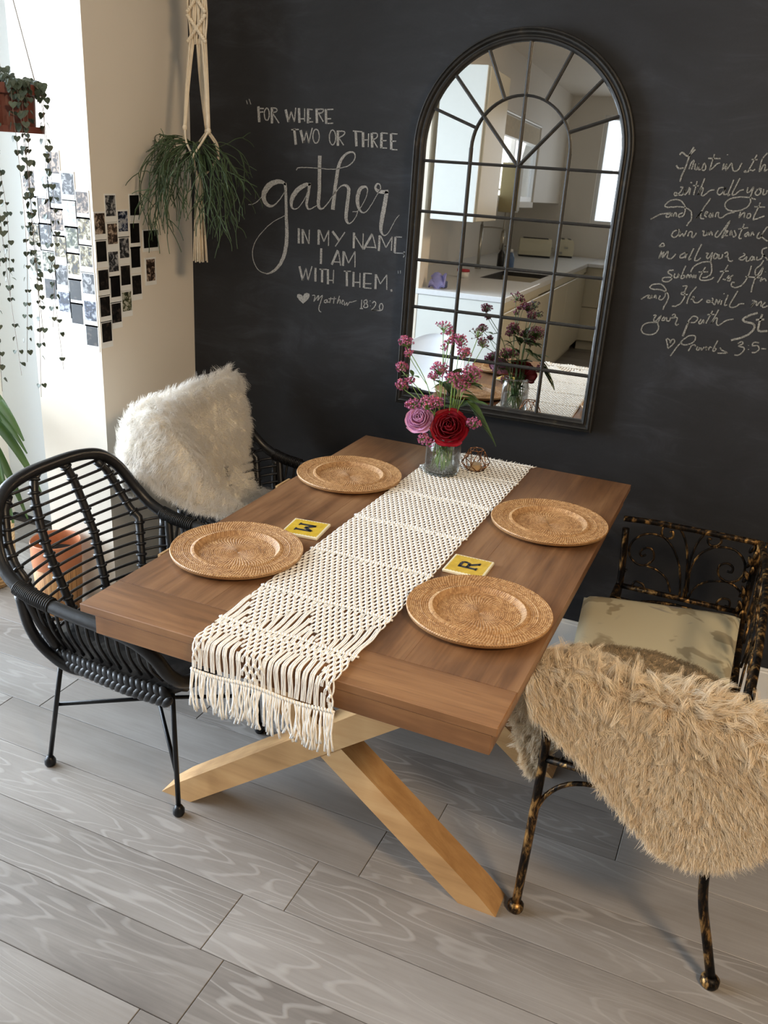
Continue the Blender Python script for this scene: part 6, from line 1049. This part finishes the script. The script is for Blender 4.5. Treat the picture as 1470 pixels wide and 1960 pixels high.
nt.blob(gat, (.011, .011, .016), 9, 7); nt.build('pot_net', COTTON, hg, smooth=True)
ts = MB()
for k in range(46):
    a = random.uniform(0, 6.28); r_ = random.uniform(0, .012); e = random.uniform(.6, 1.9)
    P = [(HX+r_*math.cos(a)*(.75+e*t*.75), HY-.01+r_*math.sin(a)*(.75+e*t*.75), 1.505-t*random.uniform(.246, .262)) for t in np.linspace(0, 1, 5)]; ts.tube(P, .0024, 5)
tag(ts.build('tassel', COTTON, hg, smooth=True), kind='stuff')
GREEN = plain('rhipsalis_green', srgb(58, 76, 44), .55, var=.25, scale=12)
rp = thing('trailing_cactus_plant', (HX, HY, 1.53), 'bushy green thin-stemmed trailing plant in the macrame hanger', 'plant')
MB().lathe([(.0005, 1.532), (.034, 1.532), (.044, 1.60), (.047, 1.612), (.043, 1.612), (.040, 1.60), (.0005, 1.60)], 28, (HX, HY, 0), cap=False).build('pot', plain('dark_pot', srgb(40, 48, 36), .5), rp, smooth=True)
sm = MB()
def branch(p, d, L, r, depth):
    d = nrm(np.array(d)); k = 5; pts = [np.array(p)]
    for i in range(k):
        d = nrm(d+np.array([0, 0, -.20*(1+.3*i)*(L/.12)])+rng.normal(size=3)*.13); q = pts[-1]+d*L/k
        q[0] = max(q[0], XP+.008); q[1] = min(q[1], -.008); pts.append(q)
    sm.tube(spline(pts, 2), np.linspace(r, r*.75, 2*k+1), 5)
    if depth:
        for j_ in (5, 5, 4, 3)[:4 if depth > 1 else 2]:
            s_ = nrm(pts[j_]-pts[j_-1])+rng.normal(size=3)*.42; branch(pts[j_], s_, L*random.uniform(.4, .85), r*.85, depth-1)
for k in range(34):
    a = random.uniform(0, 2*math.pi); el = random.uniform(-.3, .9)
    reach = .085 if (math.cos(a) < -.3 or math.sin(a) > .3) else .118
    branch((HX+.03*math.cos(a), HY+.03*math.sin(a), 1.605), (math.cos(a), math.sin(a)-.1, el), reach*random.uniform(.7, 1.25), .0019, 2)
for (dx, dy, el) in ((-.55, -.9, .55), (-.5, -1, .3), (-.6, -.8, .15), (-.4, -1, .7), (-.5, -1.1, .5), (-.45, -1, .05), (.9, -.5, .5), (1, -.3, .2), (.8, -.7, .0), (-.5, -1, -.1), (1, -.2, .6), (1, -.5, -.1)):
    branch((HX, HY-.02, 1.61), (dx, dy, el), .175, .0021, 2)
for k in range(26):
    a = random.uniform(-2.6, .5); branch((HX+.045*math.cos(a), HY+.045*math.sin(a), 1.58), (math.cos(a)*.6, math.sin(a)*.6, -.6), random.uniform(.10, .16), .0018, 1)
sm.build('stems', GREEN, rp, smooth=True)

# ------------------------------------------------------------------ hanging pot with trailing hearts, top left
TER = plain('terracotta_plastic', srgb(114, 62, 50), .5, var=.06)
QX, QY = -1.520, -.85
hp = thing('hanging_plant_pot', (QX, QY, 1.61), 'red-brown hanging plant pot with long strings of heart-shaped leaves in front of the pillar', 'plant')
MB().lathe([(.0005, 1.622), (.070, 1.622), (.074, 1.700), (.092, 1.702), (.094, 1.726), (.088, 1.726), (.080, 1.706), (.0005, 1.70)], 4*12, (QX, QY, 0), cap=False).build('pot', TER, hp)
MB().lathe([(.0005, 1.610), (.090, 1.610), (.092, 1.626), (.086, 1.626), (.084, 1.616), (.0005, 1.616)], 48, (QX, QY, 0), cap=False).build('saucer', TER, hp)
WIRE = plain('thin_hanger_wire', srgb(126, 112, 100), .5)
for a in (.3, 2.4, 4.5):
    MB().tube([(QX+.088*math.cos(a), QY+.088*math.sin(a), 1.722), (QX+.03*math.cos(a)-.03, QY+.03*math.sin(a), 2.1), (QX-.06, QY, 2.59)], .0013, 5).build('hanger_wire', WIRE, hp)
HL = plain('heart_leaf', srgb(70, 82, 66), .5, var=.3, scale=40)
def heart_leaf(mb, c, nrm_, down, s):
    n = nrm(np.array(nrm_, float)); d = np.array(down, float); d = nrm(d-n*(d @ n)); x = np.cross(n, d)
    pts = [(0, 0), (.35, -.22), (.75, -.12), (.85, .25), (.55, .75), (0, 1.25), (-.55, .75), (-.85, .25), (-.75, -.12), (-.35, -.22)]
    V = [np.array(c)+s*(x*u+d*v+n*.12*abs(u)) for u, v in pts]; V2 = [q-n*.0006 for q in V]; k = len(pts)
    mb.add(V+V2, quads=[(i, (i+1) % k, (i+1) % k+k, i+k) for i in range(k)], polys=[list(range(k))[::-1], list(range(k, 2*k))])
cr = MB()
for k in range(90):
    a = random.uniform(0, 6.28); r_ = .09*math.sqrt(random.random())*1.05; heart_leaf(cr, (QX-.02+r_*math.cos(a), QY+r_*math.sin(a)-.01, 1.72+.05*random.random()*(1-(r_/.1)**2)+.01), (math.cos(a)*.6+rng.normal()*.4, math.sin(a)*.6-.5, .8), (math.cos(a), math.sin(a), -.8), random.uniform(.010, .016))
for k in range(130):
    a = random.uniform(-2.9, -.95); zz = random.uniform(1.625, 1.745); r_ = .098+.012*random.random(); heart_leaf(cr, (QX-.01+r_*math.cos(a), QY+r_*math.sin(a), zz), (math.cos(a)+rng.normal()*.3, math.sin(a)+rng.normal()*.3, .4), (0, 0, -1), random.uniform(.011, .018))
cr.build('crown_leaves', HL, hp)
for k in range(15):
    a = random.uniform(-2.9, .35); px, py = QX+.093*math.cos(a), QY+.093*math.sin(a); L = random.uniform(.35, .66) if k % 3 else random.uniform(.6, .78)
    pts = spline([(QX+.05*math.cos(a), QY+.05*math.sin(a), 1.722), (px, py, 1.733), (px+.012*math.cos(a), py+.012*math.sin(a), 1.68), (px+rng.normal()*.01, py+rng.normal()*.01, 1.68-L*.5), (px+rng.normal()*.012, py+rng.normal()*.012, 1.68-L)], 10)
    vn = MB().tube(pts, .0007, 4).build('vine', WIRE, hp); lf = MB()
    for i in range(9, len(pts)-1, 1):
        if random.random() < .9:
            for sg in (1, -1):
                ang = random.uniform(0, 6.28); c = pts[i]+np.array([math.cos(ang), math.sin(ang), 0])*.008*sg
                heart_leaf(lf, c, (math.cos(ang)*sg+rng.normal()*.3, math.sin(ang)*sg-.5, .35), (0, 0, -1), random.uniform(.0085, .0165)*(1-.35*i/len(pts)))
    lf.build('vine_leaves', HL, vn)

# ------------------------------------------------------------------ floor planter with palm, wooden bucket
PXC, PYC = -2.115, -.56
def m_jute():
    m = Mat('woven_jute', .8); x, y, z = m.sep(m.coord('Object')); s = m.math('SINE', m.math('MULTIPLY', z, 420)); n = m.noise(m.coord('Object', (1, 1, .2)), 60, 3)
    m.base(m.ramp(m.math('ADD', m.math('MULTIPLY', s, .15), n), [(.3, srgb(146, 116, 78)), (.7, srgb(196, 166, 122))])); m.bump(s, .4, .003); return m.m
pp = thing('potted_palm', (PXC, PYC, 0), 'green long-leaved palm in a tan woven floor planter at the left edge', 'plant')
MB().lathe([(.0005, 0), (.085, 0), (.096, .02), (.106, .25), (.102, .255), (.098, .25), (.092, .05), (.0005, .05)], 40, (PXC, PYC, 0), cap=False).build('planter', m_jute(), pp, smooth=True)
MB().lathe([(.0005, .225), (.0985, .225)], 30, (PXC, PYC, 0), cap=False).build('soil', plain('soil', srgb(52, 40, 32), .95), pp)
tr = MB().tube(spline([(PXC, PYC, .2), (PXC+.01, PYC-.02, .45), (PXC+.015, PYC-.03, .72)], 6), np.linspace(.014, .010, 13), 9); tr.build('trunk', plain('palm_trunk', srgb(120, 104, 74), .8, var=.2), pp, smooth=True)
PALM = plain('palm_leaf', srgb(74, 104, 48), .45, var=.2, scale=10)
for (a, el, L, wd, z0) in ((-.22, .6, .40, .026, .75), (-.42, -.2, .36, .028, .72), (-.5, .3, .40, .026, .73), (-.18, .2, .40, .024, .70), (-.15, .95, .36, .018, .74), (-.12, .4, .33, .019, .72), (-.6, .1, .36, .020, .70), (-.4, .7, .34, .017, .73), (-.7, .15, .30, .018, .69), (-.25, -.15, .34, .020, .68), (-.9, .5, .30, .017, .72), (-1.2, .5, .34, .019, .71), (-1.6, .6, .34, .019, .70), (-2.2, .6, .34, .019, .70), (2.9, .6, .30, .018, .71), (-.6, -.35, .30, .018, .62), (-.3, .6, .30, .016, .78)):
    mb = MB(); leaf(mb, (PXC+.015, PYC-.03, z0), (math.cos(a), math.sin(a), el), L, wd, droop=.75, nl=12); mb.build('leaf', PALM, pp, smooth=True)
BKX, BKY = -1.715, -.615
bk_ = thing('wooden_bucket', (BKX, BKY, 0), 'wooden slatted bucket with a tan leather rim behind the front rattan armchair', 'bucket')
def m_slat():
    m = Mat('bucket_wood', .6); x, y, z = m.sep(m.coord('Object')); an = m.math('ARCTAN2', y, x); s = m.math('PINGPONG', m.math('MULTIPLY', an, 3.5), .5)
    n = m.noise(m.comb(m.math('MULTIPLY', an, 14), m.math('MULTIPLY', z, 3), 0), 1.0, 4, .6); c = m.ramp(n, [(.3, srgb(150, 96, 56)), (.55, srgb(196, 146, 92)), (.75, srgb(216, 172, 118))])
    m.base(m.mix(m.math('LESS_THAN', s, .03), c, srgb(70, 42, 26))); return m.m
MB().lathe([(.0005, 0), (.070, 0), (.080, .10), (.083, .20), (.079, .20), (.076, .10), (.066, .008), (.0005, .008)], 48, (BKX, BKY, 0), cap=False).build('slatted_body', m_slat(), bk_, smooth=True)
MB().lathe([(.0835, .196), (.0855, .215), (.0860, .285), (.0845, .29), (.0825, .285), (.0815, .198)], 48, (BKX, BKY, 0), cap=False).build('leather_rim', plain('tan_leather', srgb(196, 124, 84), .5, var=.06), bk_, smooth=True)
MB().lathe([(.0005, .19), (.078, .19), (.0786, .235), (.0770, .235), (.070, .200), (.0005, .20)], 36, (BKX, BKY, 0), cap=False).build('dark_liner', plain('dark_liner', srgb(34, 32, 34), .7), bk_, smooth=True)
# ------------------------------------------------------------------ kitchen behind the camera, seen in the mirror
CABW = plain('white_gloss_cabinet', srgb(226, 228, 224), .25, var=.01); CABC = plain('cream_gloss_cabinet', srgb(206, 198, 176), .3, var=.01)
WORK = plain('pale_worktop', srgb(224, 226, 228), .3, var=.03, scale=60); STEEL = plain('brushed_steel', srgb(170, 168, 160), .3, metal=.9, var=.05); CREAMG = plain('cream_enamel', srgb(226, 218, 190), .3, var=.01); BLK = plain('black_plastic', srgb(22, 22, 24), .4)
def cab(loc, label, parts, name='kitchen_cabinet', group='base cabinets of the kitchen'):
    o = thing(name, loc, label, 'cabinet', group)
    for nm, a, b, m in parts: MB().box(a, b, bev=.003).build(nm, m, o)
    return o
cab((-1.2, -2.95, 0), 'white end cabinet of the kitchen run facing the dining table', [('body', (-1.519, -3.6, .10), (-.955, -2.952, .868), CABC), ('end_panel', (-1.519, -2.9515, .0), (-.948, -2.932, .868), CABW), ('plinth', (-1.519, -3.6, 0), (-1.0, -2.955, .099), CABC), ('door', (-.9548, -3.595, .105), (-.934, -2.96, .80), CABC), ('handle_rail', (-.9548, -3.595, .815), (-.936, -2.96, .866), CABC)])
ys_ = [-3.6, -4.3, -5.0, -5.7, -6.4, -6.98]
kl = ['beside the white end cabinet', 'in front of the sink tap', 'right after the sink', 'fourth from the end panel', 'next to the inside corner']
for i in range(5):
    a, b = ys_[i+1], ys_[i]
    cab((-1.2, (a+b)/2, 0), f'cream base cabinet of the kitchen run, {kl[i]}', [('body', (-1.519, a+.001, .10), (-.955, b-.001, .868 if i not in (1,) else .70), CABC), ('plinth', (-1.519, a+.001, 0), (-1.0, b-.001, .099), CABC), ('door', (-.9548, a+.004, .105), (-.934, b-.004, .80), CABC), ('handle_rail', (-.9548, a+.004, .815), (-.936, b-.004, .866), CABC)])
for i, (a, b) in enumerate(((-.95, -.35), (-.349, .25))):
    cab(((a+b)/2, -7.3, 0), 'cream base cabinet on the far kitchen wall, ' + ('at the inside corner' if i == 0 else 'furthest from the corner'), [('body', (a, -7.98, .10), (b, -7.02, .868), CABC), ('plinth', (a, -7.98, 0), (b, -7.07, .099), CABC), ('drawer', (a+.004, -7.0195, .46), (b-.004, -7.0, .80), CABC), ('door', (a+.004, -7.0195, .105), (b-.004, -7.0, .452), CABC)], group='base cabinets on the far wall')
wk = MB(); Z0, Z1 = .870, .905
wk.box((-2.018, -4.15, Z0), (-.93, -2.925, Z1), bev=.003).box((-2.018, -5.02, Z0), (-1.41, -4.15, Z1)).box((-1.0, -5.02, Z0), (-.93, -4.15, Z1)).box((-2.018, -7.99, Z0), (-.93, -5.02, Z1)).box((-.93, -7.99, Z0), (.25, -6.985, Z1), bev=.003)
tag(wk.build('worktop', WORK), 'long pale kitchen worktop turning the corner, seen in the mirror', 'worktop')
sk = thing('kitchen_sink', (-1.2, -4.58, .72), 'dark inset kitchen sink in the pale worktop, seen in the mirror', 'sink')
b_ = MB(); b_.box((-1.41, -5.02, .72), (-1.0, -4.15, .728)).box((-1.41, -5.02, .728), (-1.402, -4.15, .903)).box((-1.008, -5.02, .728), (-1.0, -4.15, .903)).box((-1.402, -5.02, .728), (-1.008, -5.012, .903)).box((-1.402, -4.158, .728), (-1.008, -4.15, .903)); b_.build('basin', plain('graphite_sink', srgb(40, 39, 38), .5), sk)
tp = thing('kitchen_tap', (-1.62, -4.95, .905), 'tall sprung steel kitchen tap behind the sink, seen in the mirror', 'tap')
MB().tube([(-1.62, -4.95, .906), (-1.62, -4.95, 1.05), (-1.62, -4.95, 1.27)], .014, 12).build('column', STEEL, tp, smooth=True); MB().lathe([(.0005, .9055), (.028, .9055), (.028, .925), (.0005, .925)], 20, (-1.62, -4.95, 0), cap=False).build('base_ring', STEEL, tp, smooth=True)
MB().tube(spline([(-1.62, -4.95, 1.25), (-1.53, -4.95, 1.255), (-1.43, -4.95, 1.25)], 5), .006, 8).build('arm', STEEL, tp, smooth=True)
MB().tube(spline([(-1.62, -4.95, 1.27), (-1.60, -4.95, 1.50), (-1.50, -4.95, 1.56), (-1.43, -4.95, 1.45), (-1.43, -4.95, 1.22)], 6), .009, 8).build('spring_hose', STEEL, tp, smooth=True); MB().tube([(-1.43, -4.95, 1.235), (-1.43, -4.95, 1.16), (-1.43, -4.95, 1.08)], [.014, .020, .022], 12).build('spray_head', STEEL, tp, smooth=True)
uc = thing('wall_cabinet', (-1.35, -2.95, 1.345), 'tall white wall cabinet over the near end of the worktop, seen in the mirror', 'cabinet')
MB().box((-1.479, -3.50, 1.345), (-1.20, -2.952, 2.24), bev=.003).build('body', CABC, uc); MB().box((-1.479, -2.9515, 1.345), (-1.195, -2.93, 2.24), bev=.002).build('end_panel', CABW, uc); MB().box((-1.1995, -3.495, 1.35), (-1.18, -2.955, 2.235), bev=.002).build('door', CABC, uc)
MB().box((-2.02, -3.12, .905), (-1.522, -3.05, 1.47)).build('wall_return', CREAM)['kind'] = 'structure'
bx = thing('wall_box', (-1.43, -4.9, 1.40), 'olive beige box unit fixed beside the kitchen window, seen in the mirror', 'box unit'); MB().box((-1.479, -5.0, 1.385), (-1.335, -4.86, 1.77), bev=.004).build('casing', plain('olive_beige', srgb(150, 140, 104), .5, var=.03), bx); MB().box((-1.334, -4.985, 1.40), (-1.326, -4.875, 1.755), bev=.002).build('front_cover', plain('olive_beige_door', srgb(156, 146, 112), .5, var=.03), bx)
bl = thing('roller_blind', (-1.55, -5.35, 2.16), 'pale roller blind half drawn over the kitchen window, seen in the mirror', 'blind'); MB().box((-1.490, -6.36, 1.98), (-1.487, -4.34, 2.13)).build('fabric', plain('blind_fabric', srgb(226, 214, 190), .8), bl); MB().tube([(-1.482, -6.36, 2.15), (-1.482, -5.3, 2.15), (-1.482, -4.34, 2.15)], .012, 10).build('roller', UPVC, bl); MB().box((-1.492, -6.36, 1.968), (-1.482, -4.34, 1.98)).build('bottom_bar', UPVC, bl)
def toaster(name, loc, rz, L, label):
    o = thing(name, loc, label, 'toaster', 'cream toasters on the far worktop'); o.rotation_euler = (0, 0, rz)
    prof_ = [(-.085, .02), (-.092, .06), (-.088, .15), (-.066, .19), (0, .198), (.066, .19), (.088, .15), (.092, .06), (.085, .02)]
    def fin(mb, n, m): q = mb.build(n, m, None, smooth=False, off=(0, 0, 0)); q.parent = o
    G = np.array([[(x*L/2*(.96 if abs(x) == 1 else 1), y*(.9 if abs(x) == 1 else 1), .02+(z-.02)*(.94 if abs(x) == 1 else 1)) for y, z in prof_] for x in (-1, -.94, .94, 1)])
    b = MB(); b.grid(G); k = len(prof_); b.add(G[0], polys=[list(range(k))]); b.add(G[3], polys=[list(range(k))[::-1]]); b.add(G[:, [0, -1]].reshape(-1, 3), quads=[(2*i, 2*i+1, 2*i+3, 2*i+2) for i in range(3)]); fin(b, 'shell', CREAMG)
    c = MB()
    for y in (-.035, .035): c.box((-L*.38, y-.014, .1935), (L*.38, y+.014, .2005))
    fin(c, 'bread_slots', BLK); fin(MB().box((-L/2+.01, -.08, 0), (L/2-.01, .08, .0195), bev=.003), 'base', BLK)
    fin(MB().box((L/2+.001, -.02, .10), (L/2+.02, .02, .115), bev=.004), 'lever', STEEL); fin(MB().lathe([(.0005, 0), (.014, 0), (.012, .012), (.0005, .012)], 16, (L/2+.001, .05, .05), axis=(1, 0, 0), cap=False), 'dial', STEEL)
toaster('toaster', (-1.56, -7.25, .905), -.25, .36, 'wide cream toaster on the kitchen worktop, the left one in the mirror')
toaster('toaster', (-1.30, -7.72, .905), 1.35, .28, 'narrow cream toaster near the rear window, the right one in the mirror')
bt = thing('soap_bottle', (-1.47, -5.16, .905), 'dark pump soap bottle beside the tap, seen in the mirror', 'bottle'); MB().lathe([(.0005, .906), (.032, .906), (.032, 1.03), (.012, 1.06), (.012, 1.075), (.0005, 1.075)], 20, (-1.47, -5.16, 0), cap=False).build('body', BLK, bt, smooth=True); MB().tube([(-1.47, -5.16, 1.07), (-1.47, -5.16, 1.10), (-1.44, -5.16, 1.10)], .005, 7).build('pump', BLK, bt, smooth=True)
b2 = thing('detergent_bottle', (-1.40, -5.24, .905), 'blue detergent bottle beside the soap bottle, seen in the mirror', 'bottle'); MB().lathe([(.0005, .906), (.034, .906), (.034, 1.0), (.014, 1.05), (.0005, 1.05)], 18, (-1.40, -5.24, 0), cap=False).build('body', plain('blue_bottle', srgb(86, 112, 150), .35), b2, smooth=True); MB().lathe([(.0005, 1.05), (.015, 1.05), (.013, 1.075), (.0005, 1.075)], 16, (-1.40, -5.24, 0), cap=False).build('cap', UPVC, b2, smooth=True)
sp = thing('snack_packet', (-1.42, -3.0, .905), 'crumpled blue and white packet on the near end of the worktop, seen in the mirror', 'packet')
g = np.array([[(-1.47+.10*a, -3.02-.05*b+.012*math.sin(a*7), .907+.085*b+.014*math.sin(a*9+b*5)) for b in np.linspace(0, 1, 8)] for a in np.linspace(0, 1, 10)]); MB().sheet(g, .012).build('wrapper', plain('lilac_wrapper', srgb(150, 146, 200), .35, var=.3, scale=14), sp, smooth=True); MB().box((-1.475, -3.14, .906), (-1.38, -3.09, .95), bev=.004).build('carton', plain('navy_carton', srgb(40, 50, 96), .5), sp)
rc = thing('red_tub', (-1.50, -4.0, .905), 'small red lidded tub on the worktop before the sink, seen in the mirror', 'tub'); MB().lathe([(.0005, .906), (.04, .906), (.046, .95), (.0005, .95)], 20, (-1.50, -4.0, 0), cap=False).build('tub', UPVC, rc, smooth=True); MB().lathe([(.0005, .95), (.049, .95), (.049, .968), (.0005, .968)], 20, (-1.50, -4.0, 0), cap=False).build('lid', plain('red_lid', srgb(176, 44, 60), .4), rc, smooth=True)
sw = thing('wall_socket', (-2.0, -3.6, 1.12), 'white double wall socket over the worktop, seen in the mirror', 'socket'); MB().box((-2.0195, -3.72, 1.08), (-2.008, -3.55, 1.17), bev=.003).build('plate', UPVC, sw); MB().box((-2.0079, -3.70, 1.135), (-2.003, -3.68, 1.155)).box((-2.0079, -3.59, 1.135), (-2.003, -3.57, 1.155)).build('switches', CABW, sw)
# white shell chair at the head of the room, seen in the mirror
wc = thing('white_shell_chair', (-1.22, -2.25, 0), 'white plastic shell chair in front of the kitchen end cabinet, seen in the mirror', 'chair')
G = []
for t in np.linspace(0, 1, 16):
    row = []
    for q in np.linspace(-1, 1, 17):
        if t < .5: y = -.20+.40*(1-t*2); z = .44+.012*q*q; hw = .20
        else: s_ = (t-.5)*2; y = -.20-.07*s_; z = .44+.26*s_-.05*q*q*s_; hw = .20-.03*s_**2
        row.append((-1.22+hw*q*(1-.25*max(0, t-.9)*10*0.3), -2.20+y+.05*q*q*(1 if t > .5 else .2), z))
    G.append(row)
MB().sheet(np.array(G), .008).build('shell', plain('white_shell', srgb(238, 240, 244), .3, var=.01), wc, smooth=True)
for sx in (-1, 1):
    for sy in (-1, 1): MB().tube([(-1.22+.11*sx, -2.20+.11*sy, .428), (-1.22+.15*sx, -2.20+.15*sy, .2), (-1.22+.19*sx, -2.20+.19*sy, 0.002)], [.013, .011, .009], 9).build('leg', WLEG, wc, smooth=True)
